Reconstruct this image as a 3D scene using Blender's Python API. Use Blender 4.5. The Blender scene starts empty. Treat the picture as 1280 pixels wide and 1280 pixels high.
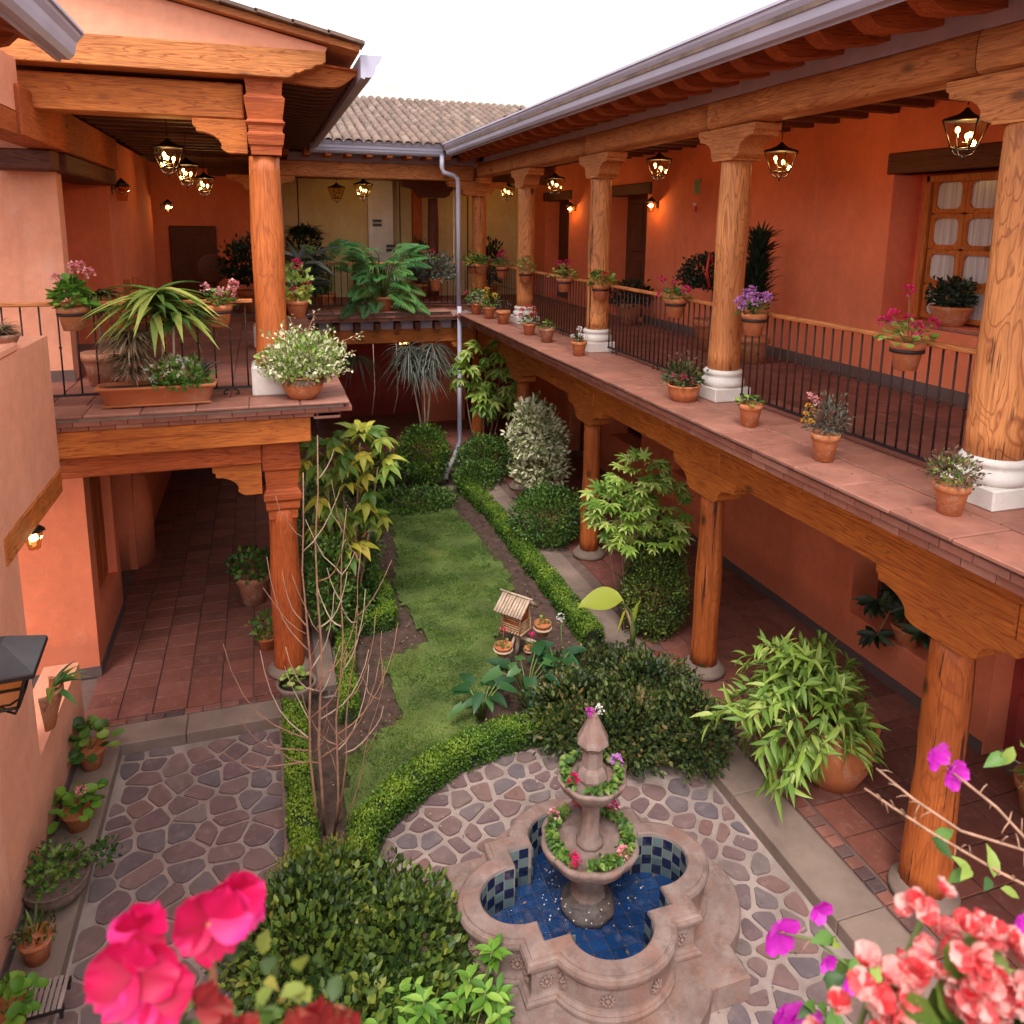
import bpy, math, random
import numpy as np
from mathutils import Vector, Matrix, noise
random.seed(7); RNG = np.random.default_rng(11)
R = math.radians
sc = bpy.context.scene
C = sc.collection
# ---------------------------------------------------------------- camera, world, sun, exposure
CAM_H = 5.0
cam = bpy.data.cameras.new('camera'); cob = bpy.data.objects.new('camera', cam); C.objects.link(cob)
cam.sensor_width = 36; cam.sensor_fit = 'HORIZONTAL'; cam.lens = 27.16
cam.shift_x = 0.0; cam.shift_y = -0.1419
cam.clip_start = 0.05; cam.clip_end = 500
YAW, PIT, ROL = -0.31382, 0.18128, 0.01175
def _cam_matrix():
    cy, sy, cp, sp, cr, sr = math.cos(YAW), math.sin(YAW), math.cos(PIT), math.sin(PIT), math.cos(ROL), math.sin(ROL)
    A = Matrix(((cy, sy, 0), (-sy, cy, 0), (0, 0, 1)))
    B = Matrix(((1, 0, 0), (0, 0, -1), (0, 1, 0)))
    P = Matrix(((1, 0, 0), (0, cp, -sp), (0, sp, cp)))
    Q = Matrix(((cr, -sr, 0), (sr, cr, 0), (0, 0, 1)))
    M = Q @ P @ B @ A
    r, d, f = M[0], M[1], M[2]
    m = Matrix(((r[0], -d[0], -f[0]), (r[1], -d[1], -f[1]), (r[2], -d[2], -f[2]))).to_4x4()
    m.translation = (0, 0, CAM_H)
    return m
cob.matrix_world = _cam_matrix()
cam.dof.use_dof = True; cam.dof.focus_distance = 7.5; cam.dof.aperture_fstop = 9.0
sc.camera = cob

SUN_EL, SUN_AZ = R(58), R(205)
w = bpy.data.worlds.new('World'); sc.world = w; w.use_nodes = True
nt = w.node_tree; nt.nodes.clear()
sky = nt.nodes.new('ShaderNodeTexSky'); sky.sky_type = 'NISHITA'; sky.sun_disc = False
sky.sun_elevation = SUN_EL; sky.sun_rotation = SUN_AZ; sky.air_density = 1.0; sky.dust_density = 6.0; sky.ozone_density = 0.5
hs = nt.nodes.new('ShaderNodeHueSaturation'); hs.inputs['Saturation'].default_value = 0.22
mx = nt.nodes.new('ShaderNodeMix'); mx.data_type = 'RGBA'; mx.inputs[0].default_value = 0.55
mx.inputs[7].default_value = (13.0, 12.7, 12.6, 1)
bg = nt.nodes.new('ShaderNodeBackground'); bg.inputs[1].default_value = 0.13
ow = nt.nodes.new('ShaderNodeOutputWorld')
nt.links.new(sky.outputs[0], hs.inputs['Color']); nt.links.new(hs.outputs[0], mx.inputs[6])
nt.links.new(mx.outputs[2], bg.inputs[0]); nt.links.new(bg.outputs[0], ow.inputs[0])
sd = bpy.data.lights.new('sun', 'SUN'); sd.energy = 1.5; sd.angle = R(16); sd.color = (1, .93, .84)
so = bpy.data.objects.new('sun', sd); C.objects.link(so)
so.rotation_euler = (R(90) - SUN_EL, 0, R(180) - SUN_AZ)   # light from over the camera's left shoulder
so.location = (0, 0, 30)
sc.view_settings.view_transform = 'Standard'; sc.view_settings.look = 'None'
sc.view_settings.exposure = 0.74; sc.view_settings.gamma = 1.0; sc.view_settings.use_curve_mapping = False
sc.cycles.max_bounces = 10; sc.cycles.diffuse_bounces = 6; sc.cycles.glossy_bounces = 3
sc.cycles.transmission_bounces = 6; sc.cycles.transparent_max_bounces = 12
sc.cycles.caustics_reflective = False; sc.cycles.caustics_refractive = False

# ---------------------------------------------------------------- materials
MATS = {}
class NB:
    def __init__(s, name):
        s.m = bpy.data.materials.new(name); s.m.use_nodes = True; s.t = s.m.node_tree; s.t.nodes.clear()
        s.out = s.n('ShaderNodeOutputMaterial'); s.b = s.n('ShaderNodeBsdfPrincipled'); s.l(s.b.outputs[0], s.out.inputs[0])
        MATS[name] = s.m
    def n(s, t, **k):
        o = s.t.nodes.new(t)
        for a, v in k.items(): setattr(o, a, v)
        return o
    def l(s, a, b): s.t.links.new(a, b)
    def coord(s, scale=(1, 1, 1), rand=True):
        tc = s.n('ShaderNodeTexCoord'); o = tc.outputs['Object']
        if rand:
            oi = s.n('ShaderNodeObjectInfo'); vm = s.n('ShaderNodeVectorMath', operation='SCALE'); vm.inputs[0].default_value = (37, 91, 53)
            s.l(oi.outputs['Random'], vm.inputs['Scale']); va = s.n('ShaderNodeVectorMath', operation='ADD')
            s.l(o, va.inputs[0]); s.l(vm.outputs[0], va.inputs[1]); o = va.outputs[0]
        mp = s.n('ShaderNodeMapping'); mp.inputs['Scale'].default_value = scale; s.l(o, mp.inputs['Vector'])
        return mp.outputs[0]
    def noise(s, co, scale, det=4, rough=.55, dist=0):
        o = s.n('ShaderNodeTexNoise'); o.inputs['Scale'].default_value = scale; o.inputs['Detail'].default_value = det
        o.inputs['Roughness'].default_value = rough; o.inputs['Distortion'].default_value = dist
        s.l(co, o.inputs['Vector']); return o.outputs[0]
    def ramp(s, f, stops):
        o = s.n('ShaderNodeValToRGB'); e = o.color_ramp.elements
        while len(e) < len(stops): e.new(.5)
        for i, (p, c) in enumerate(stops):
            e[i].position = p; e[i].color = (*c, 1) if len(c) == 3 else c
        s.l(f, o.inputs[0]); return o.outputs[0]
    def mix(s, f, a, b, mode='MIX'):
        o = s.n('ShaderNodeMix', data_type='RGBA', blend_type=mode)
        if isinstance(f, (int, float)): o.inputs[0].default_value = f
        else: s.l(f, o.inputs[0])
        for i, v in ((6, a), (7, b)):
            if isinstance(v, tuple): o.inputs[i].default_value = (*v, 1)
            else: s.l(v, o.inputs[i])
        return o.outputs[2]
    def bump(s, f, d=.01, st=.6):
        o = s.n('ShaderNodeBump'); o.inputs['Distance'].default_value = d; o.inputs['Strength'].default_value = st
        s.l(f, o.inputs['Height']); s.l(o.outputs[0], s.b.inputs['Normal']); return o
    def col(s, c): s.l(c, s.b.inputs['Base Color'])
    def rough(s, v): s.b.inputs['Roughness'].default_value = v
def sh(c, k): return tuple(min(1, x * k) for x in c)

def plaster(name, c):
    b = NB(name); co = b.coord(rand=False)
    n1 = b.noise(co, 1.1, 5, .6); n2 = b.noise(co, 9, 6, .65); n3 = b.noise(b.coord((1, 1, .16), False), 3.5, 5, .6)
    k = b.ramp(n1, [(.3, sh(c, .80)), (.55, c), (.75, (min(1, c[0] * 1.08), c[1] * 1.22, c[2] * 1.35))])
    k = b.mix(.35, k, b.ramp(n2, [(.3, sh(c, .82)), (.7, sh(c, 1.18))]))
    k = b.mix(b.ramp(n3, [(.55, (0, 0, 0)), (.8, (.45, .45, .45))]), k, sh(c, .7))
    n5 = b.noise(b.coord((1, 1, .35), False), 2.3, 7, .72); k = b.mix(b.ramp(n5, [(.56, (0, 0, 0)), (.70, (.5, .5, .5))]), k, (min(1, c[0] * 1.05), c[1] * 1.45, c[2] * 1.8))
    cr = b.n('ShaderNodeTexVoronoi', feature='DISTANCE_TO_EDGE'); cr.inputs['Scale'].default_value = .9; vm = b.n('ShaderNodeVectorMath', operation='ADD'); nn = b.n('ShaderNodeTexNoise'); nn.inputs['Scale'].default_value = 3; b.l(co, nn.inputs['Vector']); b.l(co, vm.inputs[0]); b.l(nn.outputs[1], vm.inputs[1]); b.l(vm.outputs[0], cr.inputs['Vector'])
    k = b.mix(b.ramp(cr.outputs['Distance'], [(0, (.10, .10, .10)), (.004, (0, 0, 0))]), k, sh(c, .6))
    gz = b.n('ShaderNodeNewGeometry'); sx = b.n('ShaderNodeSeparateXYZ'); b.l(gz.outputs['Position'], sx.inputs[0]); ad = b.n('ShaderNodeMath', operation='MULTIPLY_ADD'); b.l(n2, ad.inputs[0]); ad.inputs[1].default_value = -.7; b.l(sx.outputs[2], ad.inputs[2])
    k = b.mix(b.ramp(ad.outputs[0], [(0, (.55, .55, .55)), (.22, (0, 0, 0))]), k, (c[0] * .55, c[1] * .6, c[2] * .7))
    b.col(k); b.rough(.88); b.bump(b.mix(.5, b.noise(co, 60, 6, .7), b.noise(co, 9, 5, .6, .4)), .014, .9)
plaster('plaster_orange', (.85, .215, .10))
plaster('plaster_light', (.90, .37, .23))
plaster('plaster_cream', (.66, .50, .26))
plaster('plaster_white', (.78, .72, .68))
plaster('plaster_lavender', (.55, .42, .50))
plaster('plaster_red', (.36, .045, .035))
plaster('baseboard_paint', (.15, .09, .08))

def wood(name, c, ax, dark=.35, knots=True):
    b = NB(name); st = [7, 7, 7]; st[ax] = .55
    co = b.coord(tuple(st)); co2 = b.coord((1, 1, 1))
    n = b.noise(co, 1.5, 3, .5, .6)
    wv = b.n('ShaderNodeMath', operation='MULTIPLY'); b.l(n, wv.inputs[0]); wv.inputs[1].default_value = 60
    sn = b.n('ShaderNodeMath', operation='SINE'); b.l(wv.outputs[0], sn.inputs[0])
    g = b.ramp(sn.outputs[0], [(0.0, (.0, .0, .0)), (.75, (.25, .25, .25)), (1, (1, 1, 1))])
    fi = b.noise(b.coord(tuple(x * 6 for x in st)), 2, 4, .6)
    k = b.mix(b.ramp(b.noise(co2, 1.7, 3), [(.35, (0, 0, 0)), (.7, (1, 1, 1))]), sh(c, .78), (min(1, c[0] * 1.12), c[1] * 1.2, c[2] * 1.25))
    k = b.mix(g, k, (c[0] * .50, c[1] * .33, c[2] * .25))
    k = b.mix(b.ramp(fi, [(.42, (.55, .55, .55)), (.6, (0, 0, 0))]), k, sh(c, dark + .15))
    if knots:
        vo = b.n('ShaderNodeTexVoronoi'); vo.inputs['Scale'].default_value = 1.0; s2 = [2.6, 2.6, 2.6]; s2[ax] = 1.3; b.l(b.coord(tuple(s2)), vo.inputs['Vector'])
        k = b.mix(b.ramp(vo.outputs['Distance'], [(.05, (.85, .85, .85)), (.13, (0, 0, 0))]), k, sh(c, .18))
    b.col(k); b.rough(.7)
    ck = b.noise(b.coord(tuple(x * 1.6 if i != ax else .35 for i, x in enumerate(st))), 1.2, 5, .7)
    mxh = b.mix(.5, b.ramp(ck, [(.40, (0, 0, 0)), (.44, (1, 1, 1))]), fi)
    b.bump(mxh, .008, .6)
ORG = (.66, .175, .026)
def wood_log(name, c, mul=80, amt=.72):
    b = NB(name); co = b.coord((3.3, 3.3, .8)); n = b.noise(co, 1.2, 3, .5, .7)
    mu = b.n('ShaderNodeMath', operation='MULTIPLY'); b.l(n, mu.inputs[0]); mu.inputs[1].default_value = mul
    sn = b.n('ShaderNodeMath', operation='SINE'); b.l(mu.outputs[0], sn.inputs[0])
    g = b.ramp(sn.outputs[0], [(.45, (0, 0, 0)), (.85, (.55 * amt,) * 3), (1, (amt,) * 3)])
    k = b.mix(b.ramp(b.noise(b.coord((1, 1, .5)), 2.2, 4), [(.35, (0, 0, 0)), (.7, (1, 1, 1))]), sh(c, .75), (min(1, c[0] * 1.12), c[1] * 1.25, c[2] * 1.35))
    k = b.mix(g, k, (c[0] * .36, c[1] * .20, c[2] * .16))
    fi = b.noise(b.coord((30, 30, 1.6)), 2, 4, .6); k = b.mix(b.ramp(fi, [(.40, (.6, .6, .6)), (.56, (0, 0, 0))]), k, sh(c, .5))
    vo = b.n('ShaderNodeTexVoronoi'); vo.inputs['Scale'].default_value = 1.0; b.l(b.coord((2.4, 2.4, 1.5)), vo.inputs['Vector'])
    k = b.mix(b.ramp(vo.outputs['Distance'], [(.06, (.95, .95, .95)), (.14, (0, 0, 0))]), k, sh(c, .12))
    ck = b.noise(b.coord((9, 9, .4)), 1.3, 5, .7); ckr = b.ramp(ck, [(.36, (0, 0, 0)), (.395, (1, 1, 1))]); k = b.mix(ckr, (.05, .018, .008), k)
    b.col(k); b.rough(.6); b.bump(b.mix(.5, ckr, fi), .014, .8)
wood_log('wood_log_pale', (.72, .25, .075)); wood_log('wood_log', (.60, .14, .026), 55, .45)
for i, a in enumerate('xyz'):
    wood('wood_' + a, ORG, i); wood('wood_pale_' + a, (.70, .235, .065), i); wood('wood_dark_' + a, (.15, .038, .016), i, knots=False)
    wood('wood_red_' + a, (.54, .105, .018), i)

def tiled(name, cols, rough=.6, grime=.35, bump=.004):
    b = NB(name); oi = b.n('ShaderNodeObjectInfo')
    k = b.ramp(oi.outputs['Random'], [(i / (len(cols) - 1), c) for i, c in enumerate(cols)])
    co = b.coord(); n = b.noise(co, 4, 6, .65)
    k = b.mix(b.ramp(n, [(.35, (grime,) * 3), (.62, (0, 0, 0))]), k, tuple(x * .35 for x in cols[0]))
    k = b.mix(b.ramp(b.noise(co, 13, 4), [(.55, (0, 0, 0)), (.8, (.3, .3, .3))]), k, (.42, .30, .25))
    b.col(k); b.rough(rough); b.bump(b.noise(co, 25, 5, .7), bump, .6)
tiled('floor_tile', [(.22, .07, .048), (.27, .088, .062), (.165, .056, .042), (.30, .105, .08)], .72)
tiled('ledge_tile', [(.37, .145, .10), (.30, .12, .088), (.41, .175, .125)], .6, .5)
tiled('brick', [(.42, .16, .11), (.34, .12, .085), (.48, .22, .16)], .8)
tiled('roof_tile', [(.17, .105, .08), (.24, .15, .115), (.13, .085, .065), (.30, .21, .165)], .85, .6)
tiled('flagstone', [(.155, .10, .105), (.18, .108, .11), (.22, .13, .12), (.14, .11, .125), (.20, .15, .145), (.22, .11, .095)], .7, .35, .006)
tiled('mosaic_tile', [(.23, .07, .05), (.09, .065, .07), (.30, .12, .09), (.13, .09, .085)], .5)
tiled('pool_tile', [(.008, .045, .16), (.012, .065, .21), (.006, .035, .12)], .2, .25, .001)
tiled('dark_wall_tile', [(.008, .012, .04), (.012, .018, .06)], .2, .1, .001)
tiled('pale_wall_tile', [(.12, .17, .17), (.17, .22, .21)], .2, .2, .001)

def simple(name, c, rough=.6, metal=0, ns=0, amt=.2, bump=0, bs=30, spec=None):
    b = NB(name)
    if ns:
        n = b.noise(b.coord(), ns, 6, .6); b.col(b.ramp(n, [(.3, sh(c, 1 - amt)), (.7, sh(c, 1 + amt))]))
    else: b.b.inputs['Base Color'].default_value = (*c, 1)
    b.rough(rough); b.b.inputs['Metallic'].default_value = metal
    if bump: b.bump(b.noise(b.coord(), bs, 6, .7), bump, .7)
    return b
simple('mortar', (.32, .245, .22), .9, 0, 3, .3, .012, 25)
simple('mortar_dark', (.16, .10, .085), .9, 0, 5, .3, .006, 30)
simple('concrete', (.225, .16, .13), .85, 0, 2.5, .25, .006, 30)
def clay(name, c, amt):
    b = NB(name); co = b.coord(); oi = b.n('ShaderNodeObjectInfo')
    k = b.ramp(b.noise(co, 2.2, 6, .65), [(.3, sh(c, .72)), (.55, c), (.75, sh(c, 1.25))])
    k = b.mix(b.ramp(oi.outputs['Random'], [(0, (0, 0, 0)), (1, (.55, .55, .55))]), k, (c[0] * .85, c[1] * 1.25, c[2] * 1.3))
    k = b.mix(b.ramp(b.noise(co, 1.6, 7, .75), [(.52, (0, 0, 0)), (.66, (amt,) * 3)]), k, (.55, .42, .33)); b.col(k); b.rough(.82); b.bump(b.noise(co, 12, 6, .7), .02, .3)
clay('terracotta', (.54, .145, .05), .45)
clay('terracotta_old', (.44, .15, .08), .75)
simple('limestone', (.68, .62, .58), .8, 0, 5, .14, .006, 25)
simple('gutter_metal', (.50, .48, .62), .5, 0, 1.5, .10)
simple('iron', (.035, .028, .030), .5, .6, 20, .3)
simple('iron_brown', (.045, .02, .018), .5, .4, 20, .3)
simple('lantern_sheet', (.16, .17, .19), .35, .8, 4, .2)
simple('pvc_white', (.66, .64, .60), .45, 0, 6, .1)
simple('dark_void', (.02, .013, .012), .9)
simple('curtain', (.55, .50, .50), .9, 0, 0)
simple('soil', (.085, .048, .036), .95, 0, 9, .45, .03, 22)
simple('grass_ground', (.10, .14, .03), .95, 0, 2.2, .45, .02, 40)
simple('earth', (.10, .07, .05), .95, 0, 2, .3)
simple('bark', (.26, .15, .10), .9, 0, 14, .3, .01, 30)
simple('bark_pale', (.48, .35, .26), .9, 0, 14, .25, .006, 30)
simple('bark_red', (.33, .17, .11), .8, 0, 16, .3, .004, 40)
simple('twig_tan', (.36, .20, .13), .8, 0, 60, .4, .002, 120)
simple('twig_wicker', (.46, .27, .15), .8, 0, 20, .3)
simple('sign_green', (.10, .25, .10), .5)
simple('sign_white', (.7, .68, .6), .5)
simple('alarm_red', (.55, .03, .02), .4)
simple('plaque', (.04, .03, .03), .4)
simple('stem_green', (.12, .17, .04), .6, 0, 10, .2)
simple('stem_red', (.30, .13, .06), .6, 0, 10, .2)
# carved fountain stone
b = NB('fountain_stone'); co = b.coord(rand=False)
k = b.ramp(b.noise(co, 3.5, 7, .68), [(.3, (.155, .105, .092)), (.52, (.27, .19, .168)), (.75, (.37, .275, .245))])
k = b.mix(b.ramp(b.noise(b.coord((1, 1, .5), False), 4, 6, .7), [(.46, (0, 0, 0)), (.62, (.7, .7, .7))]), k, (.25, .12, .085))
k = b.mix(b.ramp(b.noise(b.coord((1, 1, .3), False), 9, 6, .7), [(.36, (.7, .7, .7)), (.50, (0, 0, 0))]), k, (.17, .10, .085))
b.col(k); b.rough(.8); b.bump(b.noise(co, 40, 7, .75), .01, .8)
# curtain with pleats
b = NB('pane_curtain'); co = b.coord((1, 30, 1), False); wv = b.noise(co, 1.2, 2)
b.col(b.ramp(wv, [(.35, (.42, .37, .38)), (.65, (.66, .61, .60))])); b.rough(.25); b.b.inputs['Coat Weight'].default_value = .6
# glass
b = NB('glass'); g = b.n('ShaderNodeBsdfGlossy'); g.inputs['Roughness'].default_value = .05; tr = b.n('ShaderNodeBsdfTransparent'); tr.inputs[0].default_value = (.86, .70, .40, 1)
lw = b.n('ShaderNodeLayerWeight'); pw = b.n('ShaderNodeMath', operation='POWER'); b.l(lw.outputs['Facing'], pw.inputs[0]); pw.inputs[1].default_value = 4.0; fa = b.n('ShaderNodeMath', operation='MULTIPLY_ADD'); b.l(pw.outputs[0], fa.inputs[0]); fa.inputs[1].default_value = .6; fa.inputs[2].default_value = .05; ms = b.n('ShaderNodeMixShader'); b.l(fa.outputs[0], ms.inputs[0]); b.l(tr.outputs[0], ms.inputs[1]); b.l(g.outputs[0], ms.inputs[2]); b.l(ms.outputs[0], b.out.inputs[0])
# water
b = NB('water'); g = b.n('ShaderNodeBsdfGlossy'); g.inputs['Roughness'].default_value = .03; tr = b.n('ShaderNodeBsdfTransparent'); tr.inputs[0].default_value = (.86, .92, .95, 1)
fr = b.n('ShaderNodeFresnel'); fr.inputs[0].default_value = 1.33; ms = b.n('ShaderNodeMixShader')
bp = b.n('ShaderNodeBump'); bp.inputs['Distance'].default_value = .03; bp.inputs['Strength'].default_value = .8; b.l(b.noise(b.coord(rand=False), 13, 4, .6, .8), bp.inputs['Height'])
b.l(bp.outputs[0], g.inputs['Normal']); b.l(bp.outputs[0], fr.inputs['Normal'])
b.l(fr.outputs[0], ms.inputs[0]); b.l(tr.outputs[0], ms.inputs[1]); b.l(g.outputs[0], ms.inputs[2]); b.l(ms.outputs[0], b.out.inputs[0])
# bulbs
b = NB('bulb_glow'); b.b.inputs['Emission Color'].default_value = (1, .72, .30, 1); b.b.inputs['Emission Strength'].default_value = 9; b.b.inputs['Base Color'].default_value = (1, .8, .5, 1)

def leafmat(name, stops, rough=.5, trans=.25):
    b = NB(name); at = b.n('ShaderNodeAttribute', attribute_name='v')
    k = b.ramp(at.outputs['Fac'], stops)
    b.col(k); b.rough(rough)
    tl = b.n('ShaderNodeBsdfTranslucent'); b.l(k, tl.inputs[0]); ms = b.n('ShaderNodeMixShader'); ms.inputs[0].default_value = trans
    b.l(b.b.outputs[0], ms.inputs[1]); b.l(tl.outputs[0], ms.inputs[2]); b.l(ms.outputs[0], b.out.inputs[0])
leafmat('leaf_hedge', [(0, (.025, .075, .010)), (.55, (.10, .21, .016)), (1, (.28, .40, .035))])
leafmat('leaf_dark', [(0, (.018, .04, .012)), (.4, (.05, .085, .018)), (.68, (.11, .14, .03)), (.8, (.20, .15, .05)), (1, (.26, .12, .06))])
leafmat('leaf_mid', [(0, (.03, .08, .015)), (.55, (.10, .21, .03)), (1, (.26, .34, .06))])
leafmat('leaf_bright', [(0, (.05, .15, .02)), (.6, (.14, .31, .03)), (1, (.28, .46, .07))])
leafmat('leaf_yellow', [(0, (.09, .18, .025)), (.4, (.20, .29, .035)), (.75, (.42, .42, .045)), (1, (.60, .48, .06))])
leafmat('leaf_olive', [(0, (.022, .05, .012)), (.45, (.075, .135, .02)), (.75, (.19, .25, .035)), (1, (.38, .34, .07))])
leafmat('leaf_varieg', [(0, (.14, .22, .05)), (.2, (.36, .40, .16)), (.38, (.70, .68, .46)), (1, (.84, .80, .62))])
leafmat('leaf_pale', [(0, (.11, .22, .03)), (.5, (.27, .40, .06)), (1, (.52, .58, .18))])
leafmat('leaf_philo', [(0, (.02, .09, .025)), (.5, (.08, .26, .06)), (.93, (.12, .25, .06)), (1, (.35, .36, .05))])
leafmat('leaf_arum', [(0, (.012, .05, .018)), (.6, (.035, .115, .035)), (1, (.09, .20, .06))], .35)
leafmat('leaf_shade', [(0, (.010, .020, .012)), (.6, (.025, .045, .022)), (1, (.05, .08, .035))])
leafmat('leaf_grey', [(0, (.05, .065, .05)), (.6, (.13, .15, .12)), (1, (.25, .27, .22))])
leafmat('leaf_dry', [(0, (.16, .11, .06)), (.6, (.34, .24, .14)), (1, (.50, .38, .24))])
leafmat('leaf_redtip', [(0, (.06, .07, .03)), (.5, (.16, .10, .06)), (.8, (.36, .14, .09)), (1, (.45, .28, .18))])
leafmat('leaf_drac', [(0, (.05, .12, .025)), (.5, (.16, .26, .04)), (1, (.46, .50, .12))])
leafmat('grass_blade', [(0, (.05, .12, .012)), (.5, (.12, .22, .025)), (.78, (.24, .27, .05)), (1, (.38, .24, .11))])
def petal(name, a, b_, c): leafmat(name, [(0, a), (.5, b_), (1, c)], .55, .35)
petal('petal_magenta', (.42, .002, .045), (.72, .006, .12), (.84, .045, .32))
petal('petal_red', (.40, .01, .012), (.62, .015, .02), (.7, .05, .05))
petal('petal_coral', (.66, .035, .045), (.82, .15, .16), (.88, .55, .50))
petal('petal_pink', (.72, .16, .22), (.82, .30, .34), (.88, .55, .55))
petal('petal_lilac', (.45, .12, .50), (.62, .22, .66), (.75, .40, .75))
petal('petal_purple', (.42, .01, .36), (.62, .02, .52), (.72, .08, .62))
petal('petal_white', (.70, .66, .66), (.80, .78, .76), (.85, .84, .80))
petal('petal_yellow', (.70, .32, .03), (.80, .50, .05), (.85, .65, .15))
petal('petal_redleaf', (.16, .008, .012), (.34, .02, .025), (.34, .10, .05))

# ---------------------------------------------------------------- mesh helpers
class MB:
    def __init__(s): s.v = []; s.f = []; s.m = []; s.s = []
    def add(s, vs, fs, mat=0, smooth=False):
        o = len(s.v); s.v += [tuple(x) for x in vs]
        for f in fs: s.f.append(tuple(i + o for i in f)); s.m.append(mat); s.s.append(smooth)
        return s
    def box(s, a, b, mat=0):
        x0, y0, z0 = a; x1, y1, z1 = b
        return s.add([(x0, y0, z0), (x1, y0, z0), (x1, y1, z0), (x0, y1, z0), (x0, y0, z1), (x1, y0, z1), (x1, y1, z1), (x0, y1, z1)],
                     [(0, 3, 2, 1), (4, 5, 6, 7), (0, 1, 5, 4), (1, 2, 6, 5), (2, 3, 7, 6), (3, 0, 4, 7)], mat)
    def cham(s, a, b, c=.01, mat=0):      # box with chamfered edges
        x0, y0, z0 = a; x1, y1, z1 = b; vs = []; idx = {}
        for i, x in enumerate((x0, x1)):
            for j, y in enumerate((y0, y1)):
                for k, z in enumerate((z0, z1)):
                    sx, sy, sz = (1, -1)[i], (1, -1)[j], (1, -1)[k]
                    for t, p in enumerate(((x, y + sy * c, z + sz * c), (x + sx * c, y, z + sz * c), (x + sx * c, y + sy * c, z))):
                        idx[i, j, k, t] = len(vs); vs.append(p)
        fs = []
        for t in range(3):
            u, v = [q for q in range(3) if q != t]
            for d in (0, 1):
                q = []
                for (p, r) in ((0, 0), (1, 0), (1, 1), (0, 1)):
                    key = [0, 0, 0]; key[t] = d; key[u] = p; key[v] = r; q.append(idx[(*key, t)])
                fs.append(tuple(q))
        for t in range(3):
            u, v = [q for q in range(3) if q != t]
            for p in (0, 1):
                for r in (0, 1):
                    k0 = [0, 0, 0]; k0[u] = p; k0[v] = r; k1 = list(k0); k1[t] = 1
                    fs.append((idx[(*k0, u)], idx[(*k1, u)], idx[(*k1, v)], idx[(*k0, v)]))
        for i in (0, 1):
            for j in (0, 1):
                for k in (0, 1): fs.append(tuple(idx[i, j, k, t] for t in range(3)))
        return s.add(vs, fs, mat)
    def prism(s, poly, a0, a1, axis, mat=0, smooth=False):   # poly of 2D points in the two other axes (cyclic order), extruded on axis
        n = len(poly); vs = []
        for a in (a0, a1):
            for p in poly:
                q = list(p); q.insert(axis, a); vs.append(q)
        fs = [(i, (i + 1) % n, (i + 1) % n + n, i + n) for i in range(n)]
        s.add(vs, fs, mat, smooth); o = len(s.v) - 2 * n
        s.f.append(tuple(range(o + n - 1, o - 1, -1))); s.m.append(mat); s.s.append(False)
        s.f.append(tuple(range(o + n, o + 2 * n))); s.m.append(mat); s.s.append(False)
        return s
    def lathe(s, prof, c=(0, 0, 0), n=20, mat=0, smooth=True, mod=None, ph=0):
        vs = []; fs = []
        for (r, z) in prof:
            for i in range(n):
                a = 2 * math.pi * i / n + ph; rr = r * (mod(a, z) if mod else 1); vs.append((c[0] + rr * math.cos(a), c[1] + rr * math.sin(a), c[2] + z))
        for k in range(len(prof) - 1):
            for i in range(n): fs.append((k * n + i, k * n + (i + 1) % n, (k + 1) * n + (i + 1) % n, (k + 1) * n + i))
        s.add(vs, fs, mat, smooth); o = len(s.v) - len(vs)
        if prof[0][0] > 1e-4: s.f.append(tuple(o + i for i in range(n - 1, -1, -1))); s.m.append(mat); s.s.append(False)
        if prof[-1][0] > 1e-4: s.f.append(tuple(o + (len(prof) - 1) * n + i for i in range(n))); s.m.append(mat); s.s.append(False)
        return s
    def tube(s, pts, r, n=6, mat=0, smooth=True):
        pts = [Vector(p) for p in pts]; rs = r if isinstance(r, (list, tuple)) else [r] * len(pts)
        vs = []; fs = []; up = Vector((0, 0, 1)); t0 = (pts[1] - pts[0]).normalized()
        if abs(t0.z) > .9: up = Vector((1, 0, 0))
        for i, p in enumerate(pts):
            t = (pts[min(i + 1, len(pts) - 1)] - pts[max(i - 1, 0)]).normalized()
            a = t.cross(up).normalized(); b_ = a.cross(t).normalized()
            for k in range(n):
                th = 2 * math.pi * k / n; vs.append(p + (a * math.cos(th) + b_ * math.sin(th)) * rs[i])
        for i in range(len(pts) - 1):
            for k in range(n): fs.append((i * n + k, i * n + (k + 1) % n, (i + 1) * n + (k + 1) % n, (i + 1) * n + k))
        fs.append(tuple(range(n - 1, -1, -1))); fs.append(tuple((len(pts) - 1) * n + k for k in range(n)))
        return s.add(vs, fs, mat, smooth)
    def sphere(s, c, r, n=8, mat=0, sc_=(1, 1, 1)):
        prof = [(max(1e-5, r * math.sin(math.pi * i / n)), -r * math.cos(math.pi * i / n)) for i in range(n + 1)]
        o = len(s.v); s.lathe(prof, (0, 0, 0), n + 2, mat)
        for i in range(o, len(s.v)):
            v = s.v[i]; s.v[i] = (c[0] + v[0] * sc_[0], c[1] + v[1] * sc_[1], c[2] + v[2] * sc_[2])
        return s
    def mesh(s, name, mats):
        me = bpy.data.meshes.new(name); me.from_pydata(s.v, [], s.f)
        for m in (mats if isinstance(mats, (list, tuple)) else [mats]): me.materials.append(MATS[m])
        me.polygons.foreach_set('material_index', s.m); me.polygons.foreach_set('use_smooth', s.s); me.update()
        return me
def link(name, me, parent=None, loc=(0, 0, 0), rot=None, scale=None):
    o = bpy.data.objects.new(name, me); C.objects.link(o); o.location = loc
    if rot is not None: o.rotation_euler = rot
    if scale is not None: o.scale = scale
    if parent is not None: o.parent = parent
    return o
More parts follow.
